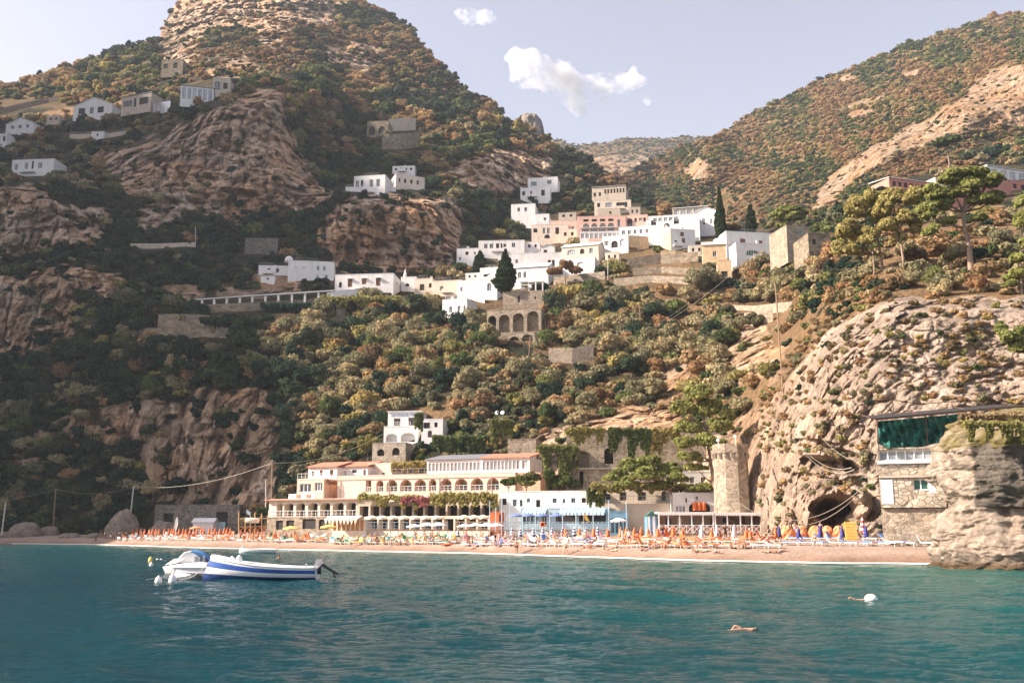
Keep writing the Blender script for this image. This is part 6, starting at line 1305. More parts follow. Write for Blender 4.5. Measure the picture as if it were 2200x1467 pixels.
# ------------------------------------------------------------------ boats
plain('hull_white', (.78, .77, .76), .35, .05, 2, stain_shade=.25); plain('hull_blue', (.03, .09, .33), .35, .15, 3); plain('hull_bottom', (.02, .05, .18), .5, .6, 6); plain('motor_black', (.03, .03, .035), .35, .2, 4); plain('motor_grey', (.28, .28, .29), .35, .2, 4); plain('slide_blue', (.10, .27, .55), .3, .06, 3); plain('boat_grey', (.45, .46, .48), .5, .1, 3)
def hull(L, B, H, sheer_b, sheer_s, mats, z0=-.25, n=26, m=9, stripe=None, transom=.75, bowrake=.5, deckf=.0):
    """open boat hull, bow at x=0, stern at x=L. returns bmesh-like MB with faces tagged by height: 0 topside, 1 stripe, 2 bottom"""
    mb = MB(); rows = []
    for i in range(n):
        s = i / (n - 1); b = B / 2 * (min(1, math.sin(min(1, s * 1.55 + .02) * math.pi / 2) ** .75)) * (1 - (1 - transom) * max(0, (s - .55) / .45) ** 1.6)
        top = H + sheer_b * (1 - s) ** 2.2 * 1.0 + sheer_s * max(0, s - .6) ** 2; row = []
        for j in range(m):
            t = j / (m - 1); zz = z0 + (top - z0) * t; wd = b * (1 - (1 - t) ** 2.6 * .85) * (1 + .05 * t); xx = s * L - bowrake * (t ** 1.0) * (1 - s) ** 3 + bowrake * (1 - s) ** 3
            row.append((xx, wd, zz))
        rows.append(row)
    for side in (1, -1):
        o = len(mb.v); mb.v += [(x, side * y, z) for r in rows for x, y, z in r]
        for i in range(n - 1):
            for j in range(m - 1):
                f = (o + i * m + j, o + (i + 1) * m + j, o + (i + 1) * m + j + 1, o + i * m + j + 1); zt = (j + .5) / (m - 1)
                mi = 0
                if stripe and stripe[0] < zt < stripe[1]: mi = 1
                if stripe and zt < stripe[2]: mi = 2
                mb.f.append(f if side == -1 else f[::-1]); mb.m.append(mi)
    a = [(x, y, z) for x, y, z in rows[-1]]; o = len(mb.v); mb.v += a + [(x, -y, z) for x, y, z in a]
    for j in range(m - 1): mb.f.append((o + j, o + j + 1, o + m + j + 1, o + m + j)); mb.m.append(0)
    return mb, rows
def moored_boat():
    Y = 2.5 / ((1241 - 1141) / F) * 1.0; Pb = W(452, 1239, Y); Pb.z = 0; Ps = W(684, 1243, Y); L = Ps.x - Pb.x; B = 1.75
    e = empty('motor_boat', Pb, R_(-2), 'white open boat with blue stripe and tilted outboard, moored in the foreground', 'boat')
    mb, rows = hull(L, B, .50, .56, .05, None, stripe=(.68, .86, .36), bowrake=-.5)
    e.location.z = .12
    mb.build('hull', ['hull_white', 'hull_blue', 'hull_bottom'], e, True)
    g = MB()
    for side in (1, -1): g.tube([(x[-1][0], side * x[-1][1], x[-1][2] + .02) for x in rows], .05, 6)
    g.tube([(rows[-1][-1][0], rows[-1][-1][1], rows[-1][-1][2]), (rows[-1][-1][0], -rows[-1][-1][1], rows[-1][-1][2])], .05, 6); g.build('gunwale', 'white_paint', e, True)
    i_ = MB(); vs = []; fs = []
    for k, r in enumerate(rows): vs += [(r[-1][0], r[-1][1] * .95, r[-1][2] - .06), (r[-1][0], r[-1][1] * .8, .18), (r[-1][0], -r[-1][1] * .8, .18), (r[-1][0], -r[-1][1] * .95, r[-1][2] - .06)]
    for k in range(len(rows) - 1):
        for j in range(3): fs.append((k * 4 + j, (k + 1) * 4 + j, (k + 1) * 4 + j + 1, k * 4 + j + 1))
    i_.add(vs, fs); i_.build('interior', 'white_paint', e, True)
    d = MB(); vs = []; fs = []; kk = 9
    for k in range(kk):
        r = rows[k][-1]; w_ = r[1] * .96; 
        for j in range(7): t = -1 + 2 * j / 6; vs.append((r[0], w_ * t, r[2] + .02 + .16 * (1 - t * t) * math.sin(math.pi * min(1, .25 + k / 10))))
    for k in range(kk - 1):
        for j in range(6): fs.append((k * 7 + j, k * 7 + j + 1, (k + 1) * 7 + j + 1, (k + 1) * 7 + j))
    d.add(vs, fs); d.build('foredeck', 'white_paint', e, True)
    for s in (.42, .62, .8):
        t = MB(); r = rows[int(s * 25)][-1]; t.box(r[0] - .14, r[0] + .14, -r[1] * .93, r[1] * .93, r[2] - .16, r[2] - .12); t.build('thwart', 'white_paint', e)
    for x, sc in ((L * .20, 1), (L * .265, 1.15)):
        t = MB(); t.lathe([(.02, -.18), (.14, -.14), (.17, 0), (.14, .2), (.08, .3), (.02, .33)], 10); o = t.build('fender', 'white_paint', e, True); o.location = (x, -.1, .78); o.scale = (sc, sc, sc)
    t = MB(); t.box(L * .3, L * .37, -.3, .3, .66, .72); t.build('seat_pad', 'white_paint', e)
    # outboard tilted out of the water
    m = MB(); xs = L + .05; zs = .55
    m.add([(xs - .28, -.16, .50), (xs + .05, -.16, .55), (xs + .28, -.14, .78), (xs + .16, -.13, .98), (xs - .12, -.13, .95), (xs - .28, .16, .50), (xs + .05, .16, .55), (xs + .28, .14, .78), (xs + .16, .13, .98), (xs - .12, .13, .95)], [(0, 1, 2, 3, 4), (9, 8, 7, 6, 5), (0, 5, 6, 1), (1, 6, 7, 2), (2, 7, 8, 3), (3, 8, 9, 4), (4, 9, 5, 0)])
    mo = m.build('outboard_motor', 'motor_grey', e, False)
    t = MB(); t.tube([(xs + .12, 0, .72), (xs + .45, 0, .50), (xs + .85, 0, .28)], [.10, .075, .06], 8); t.box(xs - .05, xs + .12, -.1, .1, .2, .62); t.build('motor_shaft', 'motor_black', mo, True)
    t = MB(); t.tube([(xs + .78, 0, .32), (xs + 1.08, 0, .17)], [.085, .03], 8); t.add([(xs + .7, -.01, .35), (xs + .95, -.01, .0), (xs + .78, -.01, .02), (xs + .7, .01, .35), (xs + .95, .01, .0), (xs + .78, .01, .02)], [(0, 1, 2), (5, 4, 3), (0, 3, 4, 1), (1, 4, 5, 2), (2, 5, 3, 0)])
    for k in range(3):
        a = k * 2.1; c = Vector((xs + 1.02, .0, .22)); q = Vector((.15 * math.cos(a) * .4, .15 * math.sin(a), .15 * math.cos(a))); t.add([c, c + q + Vector((.05, 0, 0)), c + q * 1.1 + Vector((-.05, .05, 0))], [(0, 1, 2)])
    t.build('propeller', 'motor_black', mo)
    t = MB(); t.lathe([(.02, 0), (.07, .02), (.06, .12), (.03, .17), (.02, .2)], 8); o = t.build('fuel_cap', 'motor_grey', e, True); o.location = (L * .9, -.2, .56)
    # mooring line
    P1 = Pb + Vector((-.0, 0, 1.05)); P2 = W(386, 1243, Y); P2.z = .02; mb = MB(); pts = [P1.lerp(P2, k / 12) + Vector((0, 0, -.28 * math.sin(math.pi * k / 12))) for k in range(13)]
    pts[-2:] = [Vector((P2.x + .12, P2.y, .03)), P2]
    tag(mb.tube(pts, .022, 5).build('mooring_rope', 'rope'), 'pale mooring rope from the blue striped boat down into the water', 'rope')
moored_boat()
def pedalo():
    Y = 62.0; P = W(352, 1200, Y); P.z = 0; s = mpp(1200, Y)
    e = empty('pedal_boat', P, R_(4), 'white pedal boat with blue slide behind the moored boat', 'pedal boat'); L = 98 * s
    mb = MB(); prof = []
    vs = []; n = 14
    for i in range(n):
        t = i / (n - 1); b = .95 * min(1, (t * 3 + .08)) ** .6; z1 = .38 + .28 * math.sin(min(1, t * 1.2) * math.pi * .5); x = t * L
        vs += [(x + .25 * (1 - t), -b * .8, -.1), (x, -b, .38), (x, -b * .8, z1), (x, b * .8, z1), (x, b, .38), (x + .25 * (1 - t), b * .8, -.1)]
    fs = [(i * 6 + j, i * 6 + (j + 1) % 6, (i + 1) * 6 + (j + 1) % 6, (i + 1) * 6 + j) for i in range(n - 1) for j in range(6)] + [(0, 1, 2, 3, 4, 5)[::-1], tuple((n - 1) * 6 + k for k in range(6))]
    mb.add(vs, fs); mb.build('hull', 'white_paint', e, False)
    mb = MB(); mb.add([(0.0 + .2, -.5, .5), (.9, -.55, .62), (1.3, -.5, .85), (.7, -.35, .86), (.2, .5, .5), (.9, .55, .62), (1.3, .5, .85), (.7, .35, .86)], [(0, 1, 2, 3), (7, 6, 5, 4), (0, 3, 7, 4), (3, 2, 6, 7), (2, 1, 5, 6)]); mb.build('bow_cover', 'white_paint', e)
    for x in (1.6, 2.1):
        mb = MB(); mb.box(x, x + .45, -.7, .7, .62, .72); mb.box(x + .38, x + .48, -.7, .7, .72, 1.02); mb.build('seat', 'boat_grey', e)
    # slide: a curved blue chute on a white arch
    mb = MB(); x0 = 40 * s; pts = []
    top = Vector((x0 + .55, 0, 42 * s * 1.05)); end = Vector((L + .35, 0, .42)); n = 12; vs = []
    for k in range(n):
        t = k / (n - 1); p = top.lerp(end, t) + Vector((0, 0, .22 * math.sin(t * math.pi) - .0))
        for dy, dz in ((-.30, .14), (-.26, 0), (.26, 0), (.30, .14)): vs.append((p.x, p.y + dy, p.z + dz))
    for k in range(n):
        t = k / (n - 1); p = top.lerp(end, t) + Vector((0, 0, .22 * math.sin(t * math.pi) - .10))
        for dy, dz in ((-.32, .14), (-.28, 0), (.28, 0), (.32, .14)): vs.append((p.x, p.y + dy, p.z + dz))
    fs = []
    for k in range(n - 1):
        for j in range(3): fs.append((k * 4 + j, (k + 1) * 4 + j, (k + 1) * 4 + j + 1, k * 4 + j + 1)); fs.append((n * 4 + k * 4 + j, n * 4 + k * 4 + j + 1, n * 4 + (k + 1) * 4 + j + 1, n * 4 + (k + 1) * 4 + j))
        fs.append((k * 4, n * 4 + k * 4, n * 4 + (k + 1) * 4, (k + 1) * 4)); fs.append((k * 4 + 3, (k + 1) * 4 + 3, n * 4 + (k + 1) * 4 + 3, n * 4 + k * 4 + 3))
    mb.add(vs, fs); mb.build('slide', 'slide_blue', e, True)
    mb = MB()
    for y in (-.3, .3): mb.tube([(x0 - .25, y, .6), (x0 - .12, y, .95), (x0 + .15, y, 1.22), (x0 + .55, y, 1.32)], .035, 5); mb.add([(x0 - .2, y, .62), (x0 - .08, y, .95), (x0 + .18, y, 1.2), (x0 + .55, y, 1.28), (x0 + 1.1, y, .95), (x0 + 1.1, y, .62)], [(0, 1, 2, 3, 4, 5)])
    for k in range(5): mb.tube([(x0 - .22 + .08 * k, -.3, .66 + .13 * k), (x0 - .22 + .08 * k, .3, .66 + .13 * k)], .02, 4)
    mb.build('slide_support', 'white_paint', e)
pedalo()
def dinghy():
    Y = 55.0; P = W(381, 1206, Y); P.z = 0; s = mpp(1206, Y); L = 98 * s
    e = empty('dinghy', P, R_(3), 'low white dinghy with dark lettering between the moored boat and the pedal boat', 'dinghy')
    mb, rows = hull(L, 1.3, .26, .16, 0, None, z0=-.12, stripe=(1.1, 1.2, -.1), bowrake=-.35); mb.build('hull', ['hull_white'] * 3, e, True)
    g = MB()
    for side in (1, -1): g.tube([(x[-1][0], side * x[-1][1], x[-1][2] + .02) for x in rows], .045, 6)
    g.build('gunwale', 'boat_grey', e, True)
    d = MB(); d.box(L * .15, L * .95, -.45, .45, .1, .14); d.box(L * .35, L * .42, -.55, .55, .24, .28); d.box(L * .7, L * .78, -.6, .6, .24, .28); d.build('thwart', 'white_paint', e)
    t = text_part('Villa', .34, 'motor_black', e, (L * .50, -.70, .06), name='lettering', ext=.01)
    P2 = e.location + Vector((-.1, 0, .35)); mb = MB(); q = Vector((P2.x - 1.0, P2.y - 1.5, .02)); tag(mb.tube([P2 + Vector((.1, 0, 0)), P2.lerp(q, .5) - Vector((0, 0, .08)), q], .02, 5).build('mooring_rope', 'rope'), 'short pale rope from the bow of the white dinghy', 'rope')
dinghy()
def shore_boat():
    P = W(517, 1181, 118.0); P.z = .02; s = mpp(1180, 118); L = 78 * s
    e = empty('rowing_boat', P, R_(2), 'small pale boat at the water edge behind the moored boat', 'boat')
    mb, rows = hull(L, 1.5, .42, .2, .3, None, z0=-.15, stripe=(1.1, 1.2, -.1), bowrake=-.3); mb.build('hull', ['hull_white'] * 3, e, True)
    d = MB(); d.box(L * .12, L * .95, -.5, .5, .2, .25); d.box(L * .45, L * .5, -.65, .65, .4, .44); d.build('thwart', 'boat_grey', e)
    d = MB(); d.tube([(L * .38, -.5, .4), (L * .38, -.5, 1.6)], .025, 4); d.tube([(L * .52, .5, .4), (L * .52, .5, 1.6)], .025, 4); d.box(L * .34, L * .56, -.6, .6, 1.58, 1.63); d.build('sunshade', 'white_cloth', e)
    d = MB(); d.lathe([(.02, 0), (.14, .03), (.16, .25), (.10, .5), (.02, .55)], 8, (L * .0 + .25, 0, .3)); d.build('bow_fender', 'boat_grey', e, True)
shore_boat()
def inflatable():
    P = bp(742, 1166); s = mpp(1160, P.y); L = 46 * s; e = empty('inflatable_boat', P, R_(-10), 'grey inflatable boat drawn up on the beach with its stern raised', 'boat')
    for y in (-.45, .45):
        mb = MB(); mb.tube([(0, y * .2, .28), (.4, y, .24), (L * .7, y, .5), (L, y, .95)], [.12, .2, .2, .12], 8); mb.build('tube', 'boat_grey', e, True)
    mb = MB(); mb.add([(.3, -.4, .15), (.3, .4, .15), (L * .95, .4, .8), (L * .95, -.4, .8), (.3, 0, -.02), (L * .9, 0, .55)], [(0, 1, 2, 3), (0, 4, 1), (0, 3, 5, 4), (1, 4, 5, 2), (2, 5, 3)]); mb.build('hull', 'hull_white', e)
inflatable()
def craft(u, v, Lpx, mat, label, rz=0):
    P = bp(u, v); L = Lpx * mpp(v, P.y); mb = MB(); vs = []; n = 14
    for i in range(n):
        t = i / (n - 1); b = .36 * math.sin(math.pi * min(max(t, .03), .97)) ** .6; zc = .06 * (abs(t - .5) * 2) ** 2; x = (t - .5) * L
        vs += [(x, -b, .14 + zc), (x, 0, .02 + zc), (x, b, .14 + zc), (x, 0, .24 + zc)]
    fs = [(i * 4 + j, i * 4 + (j + 1) % 4, (i + 1) * 4 + (j + 1) % 4, (i + 1) * 4 + j) for i in range(n - 1) for j in range(4)]
    mb.add(vs, fs); o = mb.build('canoe', mat, smooth=True, loc=P, rz=rz); tag(o, label, 'canoe')
craft(728, 1163, 36, 'yellow_cloth', 'yellow canoe lying on the beach left of the grey inflatable boat')
craft(806, 1164, 34, 'red_cloth', 'red canoe lying right of the grey inflatable boat', .1)
craft(960, 1172, 26, 'orange_cloth', 'orange canoe at the front of the beach below the cream parasols', .3)
for u, v, w_, mat, label in ((340.5, 1244, 15, 'white_paint', 'round white buoy with top ring, left of the two nearest'), (370.5, 1244, 16, 'white_paint', 'egg shaped white buoy beside the mooring rope'), (323, 1203, 9.5, 'yellow_cloth', 'small yellow buoy left of the pedal boat'), (324.5, 1214, 9.5, 'white_paint', 'small white buoy just below the yellow buoy')):
    Y = 2.5 * F / (v - 1141); P = W(u, v, Y); P.z = 0; r = w_ * mpp(v, Y) / 2; mb = MB(); tall = 1.35 if 'egg' in label or 'yellow' in label else 1.0
    mb.lathe([(.02, -r), (r * .8, -r * .6), (r, 0), (r * .95, r * .5 * tall), (r * .7, r * 1.1 * tall), (r * .3, r * 1.45 * tall), (.02, r * 1.55 * tall)], 16); mb.lathe([(r * .12, r * 1.4 * tall), (r * .14, r * 1.7 * tall), (.01, r * 1.75 * tall)], 8)
    tag(mb.build('buoy', mat, smooth=True, loc=P), label, 'buoy', 'mooring buoys')
for k, (u, v) in enumerate([(346, 1199), (338, 1199), (293, 1179)]):
    Y = 2.5 * F / (v - 1141); P = W(u, v, Y); P.z = 0; mb = MB(); mb.lathe([(.02, -.08), (.1, -.04), (.11, .04), (.02, .1)], 8); tag(mb.build('float', 'white_paint', smooth=True, loc=P), ['tiny white float beside the pedal boat', 'tiny white float right of the yellow buoy', 'tiny white float near the sunny shore at left'][k], 'float', 'small net floats')
# ------------------------------------------------------------------ poles and wires
def polething(u0, v0, u1, v1, Y, r, mat, label, hillp=False):
    if hillp: Y = hill.at(u0, v0).y - .3
    a, b = W(u0, v0, Y), W(u1, v1, Y); mb = MB(); mb.tube([Vector((0, 0, -1)), Vector((0, 0, 0)), b - a], r, 6); mb.lathe([(r * 1.4, 0), (r * 1.4, .12), (r * .5, .14)], 6, b - a)
    tag(mb.build('utility_pole', mat, loc=a), label, 'pole'); return b
pA = polething(5, 1136, 12, 1081, 195, .14, 'pole_pale', 'pale leaning pole at the far left shore')
pB = polething(281, 1100, 287, 1045, 203, .14, 'pole_pale', 'pale pole standing behind the large grey boulder')
pC = polething(571, 1076, 571, 1031, 166, .10, 'pole_pale', 'thin grey pole left of the restaurant arcade')
pD = polething(583, 1074, 585, 994, 164, .14, 'pole_wood', 'tall brown pole left of the hotel')
pE = polething(114, 1130, 120, 1050, 212, .12, 'pole_wood', 'brown pole in the dark trees at the left')
pF = polething(1682, 840, 1666, 612, 140, .10, 'pole_wood', 'tall leaning brown pole on the sunny slope', True)
pG = polething(1377, 724, 1374, 655, 0, .10, 'pole_wood', 'short brown pole on the olive slope', True)
pH = polething(1306, 600, 1306, 552, 0, .10, 'pole_pale', 'pale pole below the cream terraces', True)
pI = polething(420, 530, 420, 490, 0, .12, 'pole_pale', 'pale lamp pole on the dark upper slope', True)
pJ = polething(1071, 780, 1071, 752, 0, .10, 'pole_pale', 'short pale pole under the arched wall', True)
pK = polething(1136, 770, 1139, 724, 0, .10, 'pole_wood', 'reddish pole right of the lower arches', True)
def wire(a, b, sag, label, r=.02, mat='rope', n=16):
    mb = MB(); mb.tube([a.lerp(b, k / n) - Vector((0, 0, sag * 4 * (k / n) * (1 - k / n))) for k in range(n + 1)], r, 3); tag(mb.build('cable', mat), label, 'cable', 'overhead cables')
wire(pD, W(868, 905, 176), 2.0, 'long cable from the brown pole up to the lettered house'); wire(pB, pD, 1.5, 'cable between the boulder pole and the brown hotel pole'); wire(pE, pB, 1.2, 'cable between the dark tree pole and the boulder pole'); wire(pA + Vector((-15, 0, 0)), pE, 1.2, 'cable at the far left edge over the dark trees')
wire(W(1080, 770, 205), W(1560, 598, 225), 6, 'cable over the sunny slope up to the ochre chapel house', .025); wire(pK, W(1480, 650, 215), 5, 'cable from the reddish pole over the olive trees', .025)
for k, (a, b_, sg) in enumerate([((1572, 1072), (1860, 1040), 2.6), ((1590, 1080), (1866, 1036), 3.0), ((1705, 945), (1835, 1008), 1.4), ((1712, 950), (1830, 1004), 1.0), ((1767, 942), (1822, 985), .2)]):
    wire(W(*a, 96), W(*b_, 94), sg, ['lower white rope slung across the cave mouth', 'second white rope just under the lower cave rope', 'white rope slung over the upper rock ledge', 'inner white rope over the upper rock ledge', 'straight thin rope on the rock above the cave'][k], .022)
# ------------------------------------------------------------------ people
for nm, c in (('skin_light', (.60, .36, .25)), ('skin_tan', (.46, .25, .155)), ('skin_brown', (.34, .175, .105))): plain(nm, c, .55, .08, 6)
plain('hair_dark', (.035, .022, .016), .6, .2, 8); plain('hair_fair', (.36, .22, .10), .6, .2, 8); plain('hair_grey', (.4, .38, .36), .6, .2, 8)
def skin_mesh(name, J, Ed, Rd, mat, sub=1):
    names = list(J); me = bpy.data.meshes.new(name); me.from_pydata([J[k] for k in names], [(names.index(a), names.index(b)) for a, b in Ed], [])
    o = bpy.data.objects.new(name, me); COL.objects.link(o); sk = o.modifiers.new('s', 'SKIN'); sk.use_smooth_shade = True; sk.branch_smoothing = .6
    lay = me.skin_vertices[0].data
    for i, k in enumerate(names):
        r = Rd[k]; lay[i].radius = (r, r) if not isinstance(r, tuple) else r; lay[i].use_root = (k == names[0])
    sb = o.modifiers.new('d', 'SUBSURF'); sb.levels = sub; sb.render_levels = sub
    dg = bpy.context.evaluated_depsgraph_get(); m2 = bpy.data.meshes.new_from_object(o.evaluated_get(dg)); bpy.data.objects.remove(o); m2.materials.clear(); m2.materials.append(MATS[mat]); m2.name = name
    return m2
def V3(*a): return Vector(a)
def pose(kind):
    """joint positions in metres, facing -Y, feet or back on z=0"""
    J = {}
    if kind in ('stand', 'hip', 'walk', 'bend'):
        J['pelvis'] = V3(0, 0, .95); J['waist'] = V3(0, .01, 1.10); J['chest'] = V3(0, 0, 1.32); J['neck'] = V3(0, .01, 1.48); J['head0'] = V3(0, -.01, 1.57); J['head1'] = V3(0, -.005, 1.68)
        for s, n in ((1, 'l'), (-1, 'r')):
            J[n + 'sh'] = V3(.18 * s, .01, 1.41); J[n + 'el'] = V3(.25 * s, .03, 1.12); J[n + 'wr'] = V3(.27 * s, -.03, .87); J[n + 'ha'] = V3(.275 * s, -.05, .79)
            J[n + 'hi'] = V3(.10 * s, 0, .88); J[n + 'kn'] = V3(.11 * s, -.01, .49); J[n + 'an'] = V3(.12 * s, .02, .08); J[n + 'to'] = V3(.13 * s, -.15, .03)
        if kind == 'hip': J['lel'] = V3(.40, .06, 1.16); J['lwr'] = V3(.22, -.02, 1.02); J['lha'] = V3(.16, -.04, 1.0)
        if kind == 'walk':
            J['lkn'] = V3(.10, -.18, .50); J['lan'] = V3(.11, -.25, .10); J['lto'] = V3(.11, -.41, .05); J['rkn'] = V3(-.10, .08, .50); J['ran'] = V3(-.11, .32, .14); J['rto'] = V3(-.11, .22, .03)
            J['lel'] = V3(.24, .14, 1.14); J['lwr'] = V3(.24, .12, .90); J['lha'] = V3(.24, .10, .82); J['rel'] = V3(-.24, -.08, 1.13); J['rwr'] = V3(-.22, -.25, .97); J['rha'] = V3(-.21, -.31, .92)
        if kind == 'bend': J['rel'] = V3(-.3, -.1, 1.2); J['rwr'] = V3(-.2, -.25, 1.38); J['rha'] = V3(-.15, -.2, 1.45)
    elif kind == 'sit':
        J['pelvis'] = V3(0, 0, .12); J['waist'] = V3(0, .03, .27); J['chest'] = V3(0, .02, .48); J['neck'] = V3(0, -.02, .64); J['head0'] = V3(0, -.06, .73); J['head1'] = V3(0, -.07, .84)
        for s, n in ((1, 'l'), (-1, 'r')):
            J[n + 'sh'] = V3(.18 * s, .0, .57); J[n + 'el'] = V3(.24 * s, -.14, .36); J[n + 'wr'] = V3(.14 * s, -.36, .40); J[n + 'ha'] = V3(.08 * s, -.42, .42)
            J[n + 'hi'] = V3(.11 * s, -.04, .11); J[n + 'kn'] = V3(.15 * s, -.40, .42); J[n + 'an'] = V3(.13 * s, -.62, .08); J[n + 'to'] = V3(.13 * s, -.78, .04)
    elif kind == 'lie':
        J['pelvis'] = V3(0, 0, .12); J['waist'] = V3(0, .16, .12); J['chest'] = V3(0, .38, .13); J['neck'] = V3(0, .54, .13); J['head0'] = V3(0, .62, .13); J['head1'] = V3(0, .74, .14)
        for s, n in ((1, 'l'), (-1, 'r')):
            J[n + 'sh'] = V3(.18 * s, .46, .12); J[n + 'el'] = V3(.30 * s, .22, .08); J[n + 'wr'] = V3(.27 * s, -.03, .07); J[n + 'ha'] = V3(.26 * s, -.11, .06)
            J[n + 'hi'] = V3(.10 * s, -.06, .11); J[n + 'kn'] = V3(.12 * s, -.46, .13 if s > 0 else .32); J[n + 'an'] = V3(.13 * s, -.86 if s > 0 else -.66, .07); J[n + 'to'] = V3(.15 * s, -.93 if s > 0 else -.80, .14 if s > 0 else .04)
    elif kind == 'recline':
        J['pelvis'] = V3(0, 0, .46); J['waist'] = V3(0, .14, .50); J['chest'] = V3(0, .32, .62); J['neck'] = V3(0, .44, .74); J['head0'] = V3(0, .49, .81); J['head1'] = V3(0, .54, .92)
        for s, n in ((1, 'l'), (-1, 'r')):
            J[n + 'sh'] = V3(.18 * s, .38, .69); J[n + 'el'] = V3(.27 * s, .20, .52); J[n + 'wr'] = V3(.18 * s, .02, .58); J[n + 'ha'] = V3(.14 * s, -.06, .58)
            J[n + 'hi'] = V3(.10 * s, -.06, .46); J[n + 'kn'] = V3(.12 * s, -.46, .52); J[n + 'an'] = V3(.12 * s, -.86, .43); J[n + 'to'] = V3(.13 * s, -.95, .50)
    return J
RAD = {'pelvis': (.135, .10), 'waist': (.12, .09), 'chest': (.15, .105), 'neck': .052, 'head0': .075, 'head1': .082}
for n in 'lr': RAD.update({n + 'sh': .058, n + 'el': .042, n + 'wr': .027, n + 'ha': .03, n + 'hi': .088, n + 'kn': .057, n + 'an': .037, n + 'to': .032})
EDG = [('pelvis', 'waist'), ('waist', 'chest'), ('chest', 'neck'), ('neck', 'head0'), ('head0', 'head1')]
for n in 'lr': EDG += [('chest', n + 'sh'), (n + 'sh', n + 'el'), (n + 'el', n + 'wr'), (n + 'wr', n + 'ha'), ('pelvis', n + 'hi'), (n + 'hi', n + 'kn'), (n + 'kn', n + 'an'), (n + 'an', n + 'to')]
def fingers(J, Ed, Rd):
    for n, s in (('l', 1), ('r', -1)):
        w_, h = J[n + 'wr'], J[n + 'ha']; d = (h - w_).normalized(); side = d.cross(V3(0, -1, .2)).normalized() if abs(d.y) < .8 else V3(1, 0, 0)
        for k, (off, ln) in enumerate(((-.027, .062), (-.009, .075), (.009, .072), (.027, .055))):
            a = h + side * off + d * .035; b = a + d * ln * .55 + V3(0, -.006, 0); c = b + d * ln * .4 + V3(0, -.012, 0)
            J['%sf%da' % (n, k)] = a; J['%sf%db' % (n, k)] = b; J['%sf%dc' % (n, k)] = c; Ed += [(n + 'ha', '%sf%da' % (n, k)), ('%sf%da' % (n, k), '%sf%db' % (n, k)), ('%sf%db' % (n, k), '%sf%dc' % (n, k))]
            for q in 'abc': Rd['%sf%d%s' % (n, k, q)] = .0085
        a = w_ + d * .03 + side * -.035 * s; b = a + d * .04 + side * -.02 * s; J[n + 'ta'] = a; J[n + 'tb'] = b; Ed += [(n + 'wr', n + 'ta'), (n + 'ta', n + 'tb')]; Rd[n + 'ta'] = .010; Rd[n + 'tb'] = .008
_pm = {}
def person_parts(kind, skin):
    k = (kind, skin)
    if k in _pm: return _pm[k]
    if kind not in _pm:
        J = pose(kind); Ed = list(EDG); Rd = dict(RAD); fingers(J, Ed, Rd)
        # nose, as a small spur on the face
        up = (J['head1'] - J['head0']).normalized(); fw = V3(0, -1, 0) if kind not in ('lie',) else V3(0, 0, 1); fw = (fw - up * fw.dot(up)).normalized()
        J['nose'] = J['head0'] + up * .035 + fw * .095; Ed.append(('head0', 'nose')); Rd['nose'] = .014
        body = skin_mesh('body', J, Ed, Rd, 'skin_tan')
        hm = MB(); c = J['head0'] + up * .075 - fw * .018
        hm.lathe([(.02, -.09), (.075, -.07), (.098, -.01), (.096, .04), (.06, .085), (.01, .10)], 10, (0, 0, 0)); q = V3(0, 0, 1).rotation_difference(up).to_matrix(); hm.v = [tuple(q @ Vector(v) + c) for v in hm.v]
        hair = hm.mesh('hair', 'hair_dark', True)
        JJ = {a: J[a] for a in ('pelvis', 'waist', 'lhi', 'rhi')}; JJ['waist'] = J['pelvis'].lerp(J['waist'], .45)
        for n in 'lr': JJ[n + 'kn'] = J[n + 'hi'].lerp(J[n + 'kn'], .38)
        rr_ = {'pelvis': (.152, .118), 'waist': (.135, .10), 'lhi': .103, 'rhi': .103, 'lkn': .098, 'rkn': .098}
        shorts = skin_mesh('shorts', JJ, [('pelvis', 'waist'), ('pelvis', 'lhi'), ('pelvis', 'rhi'), ('lhi', 'lkn'), ('rhi', 'rkn')], rr_, 'navy_cloth')
        JT = {'chest': J['chest'], 'waist': J['waist'], 'pelvis': J['pelvis'].lerp(J['waist'], .2), 'lsh': J['lsh'], 'rsh': J['rsh'], 'lel': J['lsh'].lerp(J['lel'], .5), 'rel': J['rsh'].lerp(J['rel'], .5)}
        shirt = skin_mesh('shirt', JT, [('chest', 'waist'), ('waist', 'pelvis'), ('chest', 'lsh'), ('chest', 'rsh'), ('lsh', 'lel'), ('rsh', 'rel')], {'chest': (.168, .122), 'waist': (.14, .108), 'pelvis': (.15, .115), 'lsh': .075, 'rsh': .075, 'lel': .068, 'rel': .068}, 'white_cloth')
        JB = {'a': J['chest'] + (J['chest'] - J['neck']) * .12, 'b': J['chest'].lerp(J['waist'], .35)}
        top = skin_mesh('bikini_top', JB, [('a', 'b')], {'a': (.160, .115), 'b': (.145, .108)}, 'black_cloth')
        _pm[kind] = (body, hair, shorts, shirt, top)
    b, h, s, t, tp = _pm[kind]
    b = b.copy(); b.materials[0] = MATS[skin]; _pm[k] = (b, h, s, t, tp); return _pm[k]
_mc = {}
def recol(me, mat):
    k = (me.name, mat)
    if k not in _mc: m = me.copy(); m.materials[0] = MATS[mat]; _mc[k] = m
    return _mc[k]
PW = {'stand': 'standing', 'hip': 'standing hand on hip', 'walk': 'walking', 'bend': 'standing with raised hand', 'sit': 'sitting', 'lie': 'lying', 'recline': 'reclining'}
KW = {'navy_cloth': 'navy', 'red_cloth': 'red', 'black_cloth': 'black', 'white_cloth': 'white', 'blue_cloth': 'blue', 'green_cloth': 'green', 'pink_cloth': 'pink', 'yellow_cloth': 'yellow', 'teal_cloth': 'teal', 'orange_cloth': 'orange'}
